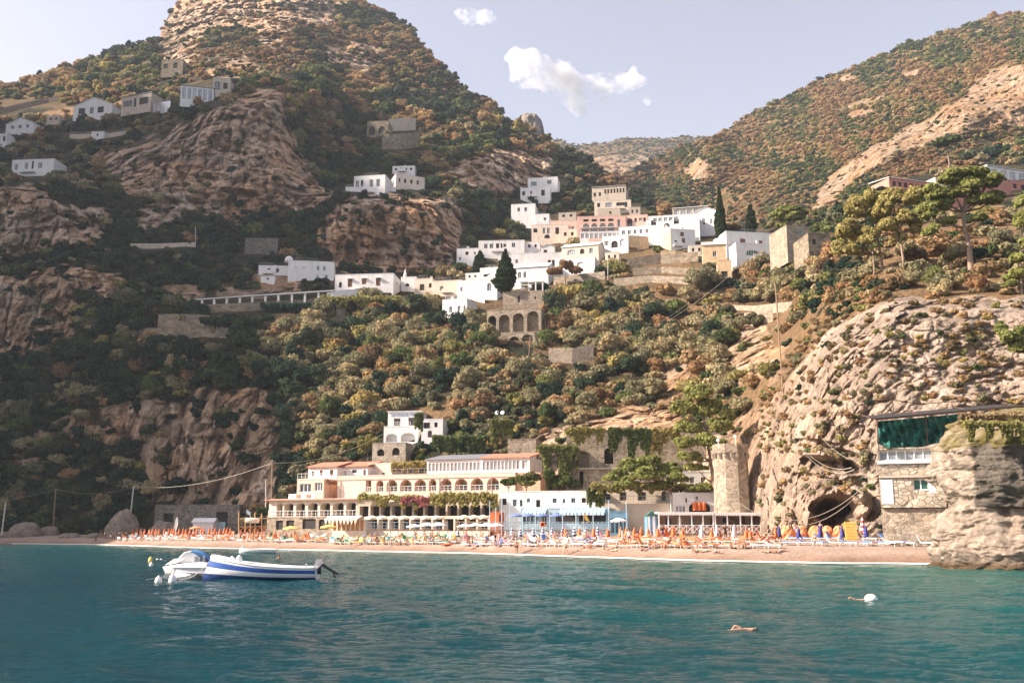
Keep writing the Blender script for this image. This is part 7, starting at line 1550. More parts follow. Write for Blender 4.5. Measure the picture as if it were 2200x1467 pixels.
def person(P, kind, rz, label, skin='skin_tan', bottom='navy_cloth', top=None, hair='hair_dark', sc=1.0, group=None):
    b, h, s, t, tp = person_parts(kind, skin); e = empty('person', P, rz, label, 'person', group); e.scale = (sc, sc, sc)
    meshobj('body', b, e); meshobj('hair', recol(h, hair), e); meshobj('shorts', recol(s, bottom), e)
    if top == 'bikini': meshobj('bikini_top', recol(tp, bottom), e)
    elif top: meshobj('shirt', recol(t, top), e)
    return e
rp = random.Random(77)
G_ = 'people on the beach'
person(bp(1110, 1192), 'stand', .1, 'tall person in dark trunks standing at the water edge, left of the pair', 'skin_tan', 'black_cloth')
person(bp(1119, 1191), 'hip', -.4, 'person in pale swimwear beside the tall one at the water edge', 'skin_light', 'pink_cloth', sc=.95)
person(bp(1214, 1194), 'walk', 1.5, 'person walking left along the wet sand with fair hair', 'skin_light', 'orange_cloth', hair='hair_fair')
person(bp(893, 1170), 'stand', .3, 'person in blue swimwear standing right of the red canoe', 'skin_tan', 'blue_cloth', hair='hair_fair')
person(bp(912, 1169), 'walk', -1.2, 'person in dark shorts walking below the cream parasols', 'skin_brown', 'black_cloth', hair='hair_dark')
person(bp(928, 1168), 'stand', 2.8, 'person with navy trunks seen from behind near the cream parasols', 'skin_tan', 'navy_cloth')
person(bp(1064, 1176), 'walk', .8, 'person in black standing left of the pink dressed one', 'skin_tan', 'black_cloth', 'black_cloth')
person(bp(1072, 1176), 'hip', -.2, 'person in a pink shirt standing below the lido', 'skin_light', 'pink_cloth', 'pink_cloth')
person(bp(1338, 1174), 'walk', 1.1, 'person in white shirt walking below the turquoise cabins', 'skin_light', 'white_cloth', 'white_cloth')
person(bp(1352, 1174), 'stand', -.3, 'person in white shirt and dark blue shorts below the turquoise cabins', 'skin_tan', 'navy_cloth', 'white_cloth')
person(bp(1424, 1164), 'stand', 0, 'person in dark clothes at the left post of the white pavilion', 'skin_brown', 'navy_cloth', 'black_cloth')
person(bp(1559, 1164), 'hip', .2, 'person in black clothes below the middle of the white pavilion', 'skin_brown', 'black_cloth', 'black_cloth')
person(bp(1709, 1158), 'bend', .2, 'person with white shirt at the cave mouth', 'skin_light', 'blue_cloth', 'white_cloth')
person(bp(1726, 1157), 'hip', .5, 'person in dark trunks among the orange stacks', 'skin_brown', 'black_cloth')
person(bp(1764, 1158), 'stand', -.5, 'person in purple blue top before the orange stacks', 'skin_tan', 'navy_cloth', 'navy_cloth')
person(bp(1942, 1158), 'bend', .1, 'person with white skirt standing before the stone hut', 'skin_tan', 'white_cloth')
person(bp(205, 1168), 'stand', .8, 'person in black at the far left end of the sunny beach', 'skin_brown', 'black_cloth', 'black_cloth', sc=.85)
person(bp(237, 1163), 'walk', .8, 'person in white shirt near the left end of the beach', 'skin_brown', 'black_cloth', 'white_cloth', sc=.85)
person(bp(302, 1164), 'stand', .3, 'person standing on the bare sand below the shed', 'skin_tan', 'red_cloth', sc=.85)
for k, u in enumerate([217, 224, 231, 242, 248, 255, 262, 270]):
    person(bp(u, 1156.5), ['stand', 'hip', 'walk', 'bend'][k % 4], rp.uniform(-2, 2), 'person standing in the group by the large grey boulder, ' + nth(k, 8), ['skin_tan', 'skin_brown'][k % 2], ['black_cloth', 'red_cloth', 'white_cloth', 'navy_cloth'][k % 4], [None, 'white_cloth', None, 'yellow_cloth'][k % 4], sc=.85, group='group by the large grey boulder')
def crowd(us, v0, v1, where_, kinds):
    its = sorted((u + rp.uniform(-5, 5), rp.uniform(v0, v1), rp.choice(kinds), rp.choice(list(KW)), rp.choice(['skin_light', 'skin_tan', 'skin_tan', 'skin_brown'])) for u in us)
    cnt = {}
    for it in its: cnt.setdefault((it[2], it[3]), []).append(it)
    for (kd, cl), L in cnt.items():
        for k, (u, v, _, _, sk) in enumerate(L):
            lab = '%s person in %s swimwear %s%s' % (PW[kd], KW[cl], where_, (', ' + nth(k, len(L))) if len(L) > 1 else '')
            rz = rp.uniform(-.7, .7) if kd != 'lie' else rp.uniform(-1.8, 1.8)
            person(bp(u, v), kd, rz, lab, sk, cl, rp.choice([None, None, 'bikini', None]), rp.choice(['hair_dark', 'hair_dark', 'hair_fair', 'hair_grey']), sc=.86, group=G_)
crowd(list(range(290, 510, 10)), 1155, 1161, 'below the grey shed', ['sit', 'stand', 'lie', 'sit'])
crowd(list(range(520, 700, 9)), 1158, 1164, 'below the timber deck', ['sit', 'stand', 'sit', 'lie'])
crowd(list(range(770, 990, 10)), 1162, 1172, 'below the cream parasols', ['sit', 'lie', 'hip', 'sit'])
crowd(list(range(1000, 1300, 10)), 1164, 1179, 'below the lido', ['sit', 'lie', 'lie', 'hip'])
crowd(list(range(1310, 1670, 17)), 1166, 1184, 'below the white pavilion', ['sit', 'lie', 'sit', 'lie'])
crowd([1655, 1662, 1672, 1490, 1520, 1540, 1500], 1184, 1187, 'on the open sand near the water', ['sit', 'lie', 'lie'])
crowd([820, 850, 880, 1140, 1180, 1225, 1250], 1137, 1138.5, 'in the shade at the deck foot', ['stand', 'hip'])
# sunbathers on some of the beds
kk = 0
for (u, v, P, rz, up) in BEDS:
    if rp.random() < .22 and u > 700:
        kk += 1; person(P, 'recline', rz - math.pi / 2 + math.pi, 'sunbather reclining on the %s, %dpx' % ('', 0), rp.choice(['skin_tan', 'skin_light', 'skin_brown']), rp.choice(['black_cloth', 'red_cloth', 'blue_cloth', 'pink_cloth', 'white_cloth']), None, 'hair_dark', group='sunbathers on the beds')['_u'] = u
sb_ = sorted([o for o in COL.objects if '_u' in o.keys()], key=lambda o: o['_u']); sec_ = {}
for o in sb_:
    u = o['_u']; sn = [s[0] for s in SECT if s[1] - 15 <= u <= s[2] + 15][:1] or ['on the beach']; sec_.setdefault(sn[0], []).append(o)
for sn, L in sec_.items():
    for k, o in enumerate(L): o['label'] = 'sunbather reclining on a bed %s%s' % (sn, (', ' + nth(k, len(L))) if len(L) > 1 else ''); del o['_u']
# swimmers
def swimmer(u, v, label, hat=None, sc=1.0, flat=True):
    Y = 2.5 * F / (v - 1141); P = W(u, v, Y); P.z = -.06 if flat else -1.35
    e = person(P, 'lie' if flat else 'stand', R_(-88) if flat else .3, label, 'skin_tan', 'black_cloth', sc=sc)
    for c in list(e.children):
        if c.name.startswith('hair') and hat: c.data = recol(c.data, hat)
    return e, P
swimmer(1598, 1340, 'person floating on the back in the nearer water at right', None, .48)
e, P = swimmer(1840, 1281, 'person floating with knees up beside the white cushion at right', None, .48)
mb = MB(); mb.lathe([(.02, -.1), (.2, -.06), (.25, .02), (.21, .12), (.12, .19), (.02, .21)], 14); tag(mb.build('float_cushion', 'white_cloth', smooth=True, loc=W(1871, 1281, 2.5 * F / 140) * 1), 'round white float cushion beside the right hand swimmer', 'float')
for o in COL.objects:
    if o.name.startswith('float_cushion'): o.location.z = 0
swimmer(599, 1197, 'person standing chest deep in the water behind the moored boat', None, flat=False)
# ------------------------------------------------------------------ clouds
def clouds():
    m = bpy.data.materials.new('cloud'); m.use_nodes = True; MATS['cloud'] = m; n = m.node_tree.nodes; l = m.node_tree.links; n.remove(n['Principled BSDF'])
    v = n.new('ShaderNodeVolumePrincipled'); v.inputs['Color'].default_value = (1, 1, 1, 1); v.inputs['Anisotropy'].default_value = .35
    p = worldpos(n); f = noise_node(n, l, p, .017, 7, .68); a = n.new('ShaderNodeMapRange'); l.new(f, a.inputs[0]); a.inputs[1].default_value = .46; a.inputs[2].default_value = .60; a.inputs[3].default_value = 0; a.inputs[4].default_value = .035
    l.new(a.outputs[0], v.inputs['Density']); l.new(v.outputs[0], n['Material Output'].inputs['Volume'])
    def cloud(blobs, label, Y=2450):
        mb = MB(); P0 = W(blobs[0][0], blobs[0][1], Y)
        V = []; Fq = []; mbx = MB()
        bmm = None
        import bmesh
        bm = bmesh.new()
        for (u, v_, ru, rv) in blobs:
            c = W(u, v_, Y) - P0; s = mpp(v_, Y); g = bmesh.ops.create_icosphere(bm, subdivisions=3, radius=1)
            for q in g['verts']: q.co = Vector((c.x + q.co.x * ru * s, c.y + q.co.y * min(ru, rv) * s * 1.2, c.z + q.co.z * rv * s))
        me = bpy.data.meshes.new('cloud'); bm.to_mesh(me); bm.free(); me.materials.append(m)
        o = meshobj('cloud', me, loc=P0); rm = o.modifiers.new('r', 'REMESH'); rm.mode = 'VOXEL'; rm.voxel_size = 9
        dg = bpy.context.evaluated_depsgraph_get(); m2 = bpy.data.meshes.new_from_object(o.evaluated_get(dg)); o.modifiers.clear(); o.data = m2
        co = np.empty(len(m2.vertices) * 3); m2.vertices.foreach_get('co', co); co = co.reshape(-1, 3); nr = np.empty(len(m2.vertices) * 3); m2.vertices.foreach_get('normal', nr); nr = nr.reshape(-1, 3)
        co = co + nr * (fbm(co / 60.0, 4, .6) * 26 + fbm(co / 18.0, 3, .6) * 8)[:, None]; m2.vertices.foreach_set('co', co.ravel()); m2.update()
        tag(o, label, 'cloud')
    cloud([(1140, 150, 52, 42), (1190, 165, 56, 40), (1235, 195, 50, 36), (1245, 232, 26, 26), (1280, 185, 50, 30), (1325, 182, 48, 26), (1368, 178, 32, 22), (1362, 155, 14, 16), (1110, 128, 28, 22), (1290, 215, 28, 14)], 'large white ragged cloud between the two mountains')
    cloud([(1010, 38, 34, 20), (1040, 42, 26, 18), (985, 30, 18, 10)], 'small white cloud at the top of the sky')
    cloud([(1390, 222, 12, 9), (1380, 208, 8, 6)], 'tiny wisp of cloud below the right end of the large cloud')
clouds()
# ------------------------------------------------------------------ foliage
def leafmat(name, stops, trans=0.35, clump=0.45):
    m, n, l, b = _mat(name)
    oi = n.new('ShaderNodeObjectInfo'); r = ramp(n, stops); l.new(oi.outputs['Random'], r.inputs[0])
    p = worldpos(n); f = noise_node(n, l, p, 1.3, 3, 0.6)
    r2 = ramp(n, [(0.32, (1 - clump, 1 - clump, 1 - clump * .9)), (0.68, (1 + clump, 1 + clump * .9, 1 + clump * .5))]); l.new(f, r2.inputs[0])
    c = mixn(n, l, 1.0, r.outputs[0], r2.outputs[0], 'MULTIPLY')
    l.new(c, b.inputs['Base Color']); b.inputs['Roughness'].default_value = 0.85; b.inputs['Specular IOR Level'].default_value = 0.15
    t = n.new('ShaderNodeBsdfTranslucent'); l.new(c, t.inputs['Color'])
    ms = n.new('ShaderNodeMixShader'); ms.inputs[0].default_value = trans
    l.new(b.outputs[0], ms.inputs[1]); l.new(t.outputs[0], ms.inputs[2]); l.new(ms.outputs[0], n['Material Output'].inputs['Surface'])
leafmat('leaf_dark', [(0, (0.014, 0.038, 0.028)), (0.4, (0.026, 0.055, 0.036)), (0.75, (0.045, 0.075, 0.04)), (1, (0.07, 0.075, 0.045))])
leafmat('leaf_green', [(0, (0.055, 0.09, 0.035)), (0.5, (0.11, 0.145, 0.05)), (1, (0.18, 0.19, 0.07))])
leafmat('leaf_olive', [(0, (0.14, 0.14, 0.085)), (0.35, (0.22, 0.21, 0.125)), (0.7, (0.32, 0.285, 0.17)), (1, (0.42, 0.34, 0.20))])
leafmat('leaf_autumn', [(0, (0.14, 0.10, 0.06)), (0.3, (0.24, 0.155, 0.085)), (0.6, (0.34, 0.205, 0.11)), (0.85, (0.40, 0.275, 0.145)), (1, (0.32, 0.26, 0.14))])
leafmat('leaf_yellow', [(0, (0.19, 0.185, 0.065)), (0.5, (0.30, 0.27, 0.10)), (1, (0.40, 0.31, 0.12))])
leafmat('leaf_dry', [(0, (0.2, 0.15, 0.09)), (0.5, (0.31, 0.22, 0.12)), (1, (0.4, 0.27, 0.14))])
leafmat('leaf_pine', [(0, (0.22, 0.25, 0.08)), (1, (0.29, 0.30, 0.10))], 0.4, 0.35)
leafmat('leaf_pine_gold', [(0, (0.38, 0.33, 0.13)), (1, (0.42, 0.36, 0.14))], 0.4, 0.3)
leafmat('leaf_cypress', [(0, (0.02, 0.04, 0.014)), (1, (0.03, 0.05, 0.016))], 0.15, 0.35)
leafmat('leaf_pink', [(0, (0.30, 0.11, 0.12)), (1, (0.36, 0.15, 0.15))], 0.3, 0.5)
plain('bark', (0.17, 0.12, 0.085), 0.9, 0.35, 2.0, bmp=0.5)
plain('bark_pine', (0.24, 0.165, 0.115), 0.9, 0.35, 1.5, bmp=0.5)

def cards(rs, C, Nn, size, jit=0.5):
    """quads at centres C with rough normals Nn"""
    k = len(C); n = Nn + jit * rs.normal(size=(k, 3)); n /= np.linalg.norm(n, axis=1, keepdims=True) + 1e-9
    t = np.cross(n, rs.normal(size=(k, 3))); t /= np.linalg.norm(t, axis=1, keepdims=True) + 1e-9; b = np.cross(n, t)
    s = size * (0.6 + 0.8 * rs.rand(k, 1)); a = s * (0.6 + 0.5 * rs.rand(k, 1))
    V = np.stack([C - t * s - b * a * .6, C + t * s * .7 - b * a, C + t * s + b * a * .6, C - t * s * .6 + b * a], 1)
    return V.reshape(-1, 3), np.arange(k * 4).reshape(k, 4)
def lobes_crown(rs, lobes, ncard, size, jit=0.6, gap=0.0):
    """lobes: list of (cx,cy,cz,rx,ry,rz). cards on the outer shells, none deep inside another lobe"""
    L = np.array(lobes, float); A = (L[:, 3] * L[:, 4] + L[:, 4] * L[:, 5] + L[:, 3] * L[:, 5]); A /= A.sum()
    out = []; nn = []
    k = int(ncard * 1.6); ch = rs.choice(len(L), k, p=A); d = rs.normal(size=(k, 3)); d /= np.linalg.norm(d, axis=1, keepdims=True)
    d[:, 2] = np.where(d[:, 2] < -0.35, -d[:, 2], d[:, 2])
    rad = 0.82 + 0.26 * rs.rand(k, 1) ** 1.5
    rad = rad + 0.12 * fbm(d * 2.2 + ch[:, None] * 3.1, 2)[:, None]
    P = L[ch, :3] + d * L[ch, 3:6] * rad
    keep = np.ones(k, bool)
    for i in range(len(L)):
        q = (((P - L[i, :3]) / L[i, 3:6]) ** 2).sum(1); keep &= (q > 0.6) | (ch == i)
    if gap: keep &= fbm(P * (2.2 / max(L[:, 3].mean(), .01)), 2) > -gap
    P = P[keep][:ncard]; d = d[keep][:ncard]; ch = ch[keep][:ncard]
    nv = d / L[ch, 3:6]; nv /= np.linalg.norm(nv, axis=1, keepdims=True)
    return cards(rs, P, nv, size, jit)
def core(lobes, f=0.8):
    V = []; Fq = []
    for (cx, cy, cz, rx, ry, rz) in lobes:
        o = len(V); nu, nv = 8, 5
        for j in range(nv):
            ph = -1.2 + 2.5 * j / (nv - 1)
            for i in range(nu):
                th = 2 * math.pi * i / nu
                V.append((cx + f * rx * math.cos(ph) * math.cos(th), cy + f * ry * math.cos(ph) * math.sin(th), cz + f * rz * math.sin(ph)))
        for j in range(nv - 1):
            for i in range(nu): Fq.append((o + j * nu + i, o + j * nu + (i + 1) % nu, o + (j + 1) * nu + (i + 1) % nu, o + (j + 1) * nu + i))
    return np.array(V), np.array(Fq)
def crown_mesh(name, rs, lobes, ncard, size, mat, jit=0.6, gap=0.0, coref=0.74):
    V, Fq = lobes_crown(rs, lobes, ncard, size, jit, gap)
    if coref:
        V2, F2 = core(lobes, coref); Fq = np.concatenate([Fq, F2 + len(V)]); V = np.concatenate([V, V2])
    return npmesh(name, V, Fq, [mat], False)
def bush_lobes(rs, k=7, flat=0.8):
    """unit bush: radius ~1, base at z=0"""
    L = [(0, 0, 0.5 * flat, 0.62, 0.62, 0.62 * flat)]
    for i in range(k):
        th = 6.28 * i / k + rs.rand(); r = 0.35 + 0.3 * rs.rand(); z = flat * (0.3 + 0.75 * rs.rand()); q = 0.28 + 0.22 * rs.rand()
        L.append((r * math.cos(th), r * math.sin(th), z, q * 1.1, q * 1.1, q * flat * 1.1))
    return L
PAL = ['leaf_dark', 'leaf_green', 'leaf_olive', 'leaf_autumn', 'leaf_yellow', 'leaf_dry']
BUSH = {}; TREEC = {}; FARB = {}
for pi, pm in enumerate(PAL):
    BUSH[pm] = []; TREEC[pm] = []; FARB[pm] = []
    for k in range(4):
        rs = np.random.RandomState(100 + pi * 10 + k)
        BUSH[pm].append(crown_mesh('bush', rs, bush_lobes(rs, 8, 0.75 + .12 * k), 900, 0.062, pm, 0.7))
        TREEC[pm].append(crown_mesh('crown', rs, [(a, b, c + 0.55, d, e, f_) for a, b, c, d, e, f_ in bush_lobes(rs, 9, 0.95)], 1100, 0.06, pm, 0.7, 0.25, 0.6))
        FARB[pm].append(crown_mesh('far_bush', rs, bush_lobes(rs, 5, 0.8), 170, 0.13, pm, 0.7))
def trunk_mesh(rs):
    mb = MB()
    top = Vector((0.12 * rs.randn(), 0.12 * rs.randn(), 0.75))
    mb.tube([(0, 0, -0.3), (0.04, 0.02, 0.25), top * 0.8, top], [0.075, 0.06, 0.05, 0.04], 6)
    for k in range(4):
        a = 6.28 * k / 4 + rs.rand(); d = Vector((math.cos(a) * .5, math.sin(a) * .5, 0.5 + .2 * rs.rand()))
        mb.tube([top * 0.75, top * 0.75 + d * 0.5, top * .75 + d], [0.04, 0.03, 0.012], 5)
    return mb.mesh('trunk', 'bark', True)
TRUNKS = [trunk_mesh(np.random.RandomState(k)) for k in range(3)]

# landmarks for the labels of plants (pixel positions of things a viewer can find)
LM = [(165, 238, 'gabled white cliff house'), (65, 355, 'white house with three windows'), (440, 190, 'glass fronted villa on the crest'), (845, 278, 'stone terrace walls'), (835, 390, 'white and yellow houses on the crag'),
      (1155, 405, 'upper white house under the cliff'), (1318, 435, 'tall beige stepped house'), (1310, 485, 'pink arcaded hotel'), (655, 572, 'white domed house'), (785, 605, 'long white house'), (930, 612, 'cream house'),
      (1050, 535, 'long white terrace house'), (1010, 625, 'stepped white villa'), (1085, 580, 'broad cypress'), (1120, 690, 'arched retaining wall'), (1250, 560, 'cream terrace villa'), (1430, 500, 'white hillside complex'),
      (1545, 560, 'ochre chapel house'), (1625, 525, 'white house with big arch'), (1715, 512, 'stone tower house'), (570, 645, 'white pillared walkway'), (875, 920, 'white house with painted words'), (835, 975, 'small stone house'),
      (1350, 990, 'vine hung stone wall'), (1500, 920, 'tall beach pine'), (1580, 1010, 'round stone tower'), (1790, 1100, 'sea cave'), (1960, 960, 'green netted hut'), (2080, 440, 'great pine'), (1880, 500, 'golden pines'),
      (700, 980, 'apricot hotel'), (420, 1110, 'grey stone shed'), (1960, 385, 'rose villa'), (850, 500, 'striped rock face'), (450, 350, 'big ochre crag'), (100, 480, 'left rock wall'), (350, 950, 'scree slope'), (1670, 760, 'tall leaning pole'), (1375, 690, 'short brown pole'), (100, 900, 'left edge of the slope'), (1230, 770, 'low grey terrace wall')]
_used = {}
def where(u, v):
    best = min(LM, key=lambda q: (q[0] - u) ** 2 + (1.2 * (q[1] - v)) ** 2)
    du, dv = u - best[0], v - best[1]
    if abs(du) > 2.2 * abs(dv): s = 'right of' if du > 0 else 'left of'
    elif abs(dv) > 2.2 * abs(du): s = 'below' if dv > 0 else 'above'
    else: s = ('lower ' if dv > 0 else 'upper ') + ('right of' if du > 0 else 'left of')
    d = math.hypot(du, dv)
    return ('close ' if d < 50 else ('well ' if d > 130 else '')) + s + ' ' + best[2]
ORD = ['', 'second ', 'third ', 'fourth ', 'fifth ', 'sixth ', 'seventh ', 'eighth ', 'ninth ', 'tenth ']
WORDS = {'leaf_dark': 'dark green', 'leaf_green': 'bright green', 'leaf_olive': 'grey olive', 'leaf_autumn': 'rust red', 'leaf_yellow': 'yellow green', 'leaf_dry': 'straw coloured'}
_pend = []
def queue_label(o, what, pm, u, v, rpx):
    _pend.append((o, what, pm, u, v, rpx))
def flush_labels():
    """size word, colour, kind, landmark; ties are told apart counting from the left"""
    grp = {}
    for it in _pend:
        o, what, pm, u, v, r = it
        size = 'large' if r > 21 else ('small' if r < 14 else 'mid')
        key = '%s %s %s %s' % (size, WORDS[pm], what, where(u, v).replace('close ', '').replace('well ', '')); grp.setdefault(key, []).append(it)
    for key, its in grp.items():
        its.sort(key=lambda q: q[3])
        if len(its) == 1: its[0][0]['label'] = key; continue
        for k, it in enumerate(its):
            if k == 0: t = 'leftmost '
            elif k == len(its) - 1: t = 'rightmost '
            else: t = (ORD[k] if k < 10 else '%dth ' % (k + 1)) + 'from left, '
            it[0]['label'] = key + ', ' + t.strip().rstrip(',')
# zones: (sheet tag, polygon, spacing px, size range px, weights dark green olive autumn yellow dry)
def zone(u, v):
    r = [  # first hit wins
     ([(1590, 1000), (1640, 850), (1720, 730), (1800, 640), (1870, 600), (1890, 655), (1800, 700), (1730, 800), (1660, 930), (1625, 1020)], 9, (10, 26), (.03, .1, .25, .17, .05, .4)),
     ([(1620, 1060), (1660, 900), (1740, 790), (1880, 640), (2300, 640), (2300, 900), (1880, 900), (1840, 1060)], 14, (12, 40), (.01, .09, .34, .15, .08, .34)),
     ([(-10, 395), (300, 430), (640, 455), (700, 400), (1000, 420), (1100, 420), (1130, 500), (980, 540), (700, 640), (560, 700), (300, 660), (-10, 600)], 17, (16, 36), (.86, .08, .02, .02, .01, .01)),
     ([(-10, 600), (300, 660), (560, 690), (620, 760), (640, 900), (600, 1080), (-10, 1160)], 20, (18, 58), (.64, .1, .17, .05, .02, .02)),
     ([(-10, 150), (350, 80), (350, 200), (700, 180), (560, 200), (250, 260), (-10, 260)], 10.5, (10, 28), (.10, .14, .18, .26, .24, .08)),
     ([(-10, 240), (260, 240), (400, 200), (300, 320), (-10, 400)], 14, (12, 28), (.36, .24, .26, .06, .08, 0)),
     ([(340, 200), (340, -80), (800, -80), (1180, 300), (1000, 230), (850, 200), (700, 150), (560, 170)], 11, (9, 20), (.30, .14, .06, .34, .1, .06)),
     ([(560, 170), (700, 150), (900, 200), (1190, 290), (1190, 340), (1050, 320), (940, 370), (700, 330), (620, 240)], 14, (13, 34), (.30, .16, .10, .24, .18, .02)),
     ([(600, 190), (700, 330), (940, 360), (900, 400), (700, 400), (640, 300)], 14, (16, 34), (.72, .12, .02, .10, .04, 0)),
     ([(1180, 290), (1420, 420), (1420, 500), (1190, 500), (1000, 440), (1190, 400)], 12, (12, 26), (.75, .12, .03, .08, .02, 0)),
     ([(560, 640), (1080, 600), (1060, 760), (1060, 900), (640, 940), (560, 760)], 19, (16, 60), (.12, .10, .46, .12, .10, .10)),
     ([(900, 560), (1600, 480), (1800, 560), (1700, 700), (1620, 900), (1140, 920), (1020, 740)], 19, (16, 56), (.12, .13, .46, .08, .11, .10)),
     ([(1720, 700), (1850, 620), (1900, 500), (2300, 450), (2300, 660), (1900, 650), (1780, 740)], 18, (15, 52), (.08, .10, .32, .22, .08, .20)),
     ([(1560, 470), (1760, 430), (2300, 200), (2300, 460), (1900, 480), (1700, 560)], 14, (12, 32), (.3, .32, .26, .06, .06, 0))]
    for pl, sp_, sz, wt in r:
        ins = False; n = len(pl)
        for i in range(n):
            x1, y1 = pl[i]; x2, y2 = pl[(i + 1) % n]
            if (y1 > v) != (y2 > v) and u < (x2 - x1) * (v - y1) / (y2 - y1) + x1: ins = not ins
        if ins: return sp_, sz, wt
    return 19, (16, 38), (.28, .2, .32, .08, .08, .04)
# places kept clear of bushes (buildings, roads, beach things)
def is_clear(u, v, r):
    for a, b, c, d in CLEAR:
        if a - r * .6 < u < b + r * .6 and c - r * .15 < v < d + r * .9: return True
    return False
FARPTS = {p: [] for p in PAL}; NEARC = []
def scatter_all():
    rr = random.Random(11)
    def sow(sh, u0, u1, v0, v1, fn, near):
        v = v0
        while v < v1:
            u = u0
            step = 9
            while u < u1:
                sp_, sz, wt = fn(u, v); step = sp_ * (0.62 if near else 0.55)
                if rr.random() < (step * 9) / (sp_ * sp_) * 1.45:
                    uu = u + rr.uniform(-.5, .5) * step; vv = v + rr.uniform(-.5, .5) * 9
                    if sh.ok(uu, vv):
                        i, j = sh.idx(uu, vv); rk = sh.rock[i, j]; dr = sh.dry[i, j]
                        keep = (0.30 if (uu > 1600 and vv > 600) else (.42 if vv < 190 and uu < 1000 else .15)) if rk > .5 else (0.5 if dr > .6 else 1)
                        r = rr.uniform(*sz) ** 1.0 / 2 * (0.6 if rk > .5 else 1)
                        if rr.random() < keep and not is_clear(uu, vv, r):
                            cn = fbm(np.array([[uu / 60.0, vv / 40.0, 3.0]]), 2)[0]; pn = float(vnoise(np.array([[(uu + vv) / 75.0 + 5, (vv - uu * .5) / 38.0, 8.0]]))[0]) * 2.2 + rr.uniform(-.5, .5)
                            w2 = list(wt)
                            if vv < 400 or not near: k_ = math.exp(1.6 * pn); w2 = [wt[0] / k_, wt[1] / k_, wt[2], wt[3] * k_, wt[4], wt[5] * k_]
                            pm = rr.choices(PAL, w2)[0]
                            if cn > .25 and rr.random() < .3 and not (uu > 1600 and rk > .5): pm = 'leaf_dark'
                            elif cn < -.3 and rr.random() < .3: pm = PAL[max(range(6), key=lambda q: wt[q])]
                            P = sh.P[i, j]; mp = mpp(vv, P[1]); NEARC.append((near, r, uu, vv, P, mp, pm)) if near else FARPTS[pm].append((P, r * mp, rr.random() * 6.28))
                u += step
            v += 9
    sow(hill, -20, 2220, -30, 1150, zone, True)
    sow(mtn, 1250, 2230, 0, 520, lambda u, v: (7.2, (6, 15), (.07, .20, .14, .36, .15, .08)) if not (1480 < u < 1640 and v > 370) else (8.5, (7, 13), (.3, .1, .1, .5, 0, 0)), False)
    sow(far, 1180, 1600, 285, 430, lambda u, v: (5, (4, 9), (.4, .35, .2, .03, .02, 0)), False)
# ------------------------------------------------------------------ named trees, vines, climbing plants
def pixtree(name, label, cat, Y, trunk, lobes, mat, ncard, size, tr=(.25, .08), bark='bark_pine', seed=1, group=None, limbs=True, jit=.6, gap=.2, coref=.55, dy=.8):
    """trunk: photo pixels from foot to top; lobes: (u,v,ru,rv) crown masses; all carried to depth Y at real size"""
    P0 = W(trunk[0][0], trunk[0][1], Y); rs = np.random.RandomState(seed); s = mpp(trunk[0][1], Y)
    e = empty(name, P0, 0, label, cat, group)
    T = [W(u, v, Y + (.3 * k)) - P0 for k, (u, v) in enumerate(trunk)]
    rad = [tr[0] + (tr[1] - tr[0]) * k / (len(T) - 1) for k in range(len(T))]
    mb = MB(); mb.tube([T[0] - Vector((0, 0, 1.2))] + T, [tr[0] * 1.15] + rad, 8)
    L = []
    for (u, v, ru, rv) in lobes:
        sy = rs.uniform(-.5, .5) * dy * ru * s * 2; c = W(u, v, Y) - P0; c.y += sy; L.append((c.x, c.y, c.z, ru * s, ru * s * .9, rv * s))
        # branch from the nearest trunk point below to the mass
        q = min(T, key=lambda t: (t - c).length + (3 if t.z > c.z else 0)); mid = q.lerp(c, .5) + Vector((0, 0, -.08 * (c - q).length))
        if limbs: mb.tube([q, mid, c], [tr[1] * 1.1, tr[1] * .7, tr[1] * .25], 5)
        if limbs:
            for _ in range(3):
                d = Vector(rs.uniform(-1, 1, 3)) * ru * s * .7; mb.tube([mid.lerp(c, .4), c + d], [tr[1] * .4, tr[1] * .12], 4)
    mb.build('trunk', bark, e, True)
    # break each mass into tufts
    LL = []
    for (x, y, z, a, b, c) in L:
        LL.append((x, y, z, a * .72, b * .72, c * .72))
        for _ in range(6):
            th = rs.rand() * 6.28; ph = rs.uniform(-.3, 1.2); k = .38 + .16 * rs.rand()
            LL.append((x + a * .68 * math.cos(ph) * math.cos(th), y + b * .68 * math.cos(ph) * math.sin(th), z + c * .7 * math.sin(ph), a * k, b * k, c * k))
    meshobj('crown', crown_mesh('crown', rs, LL, ncard, size, mat, jit, gap, coref), e)
    return e
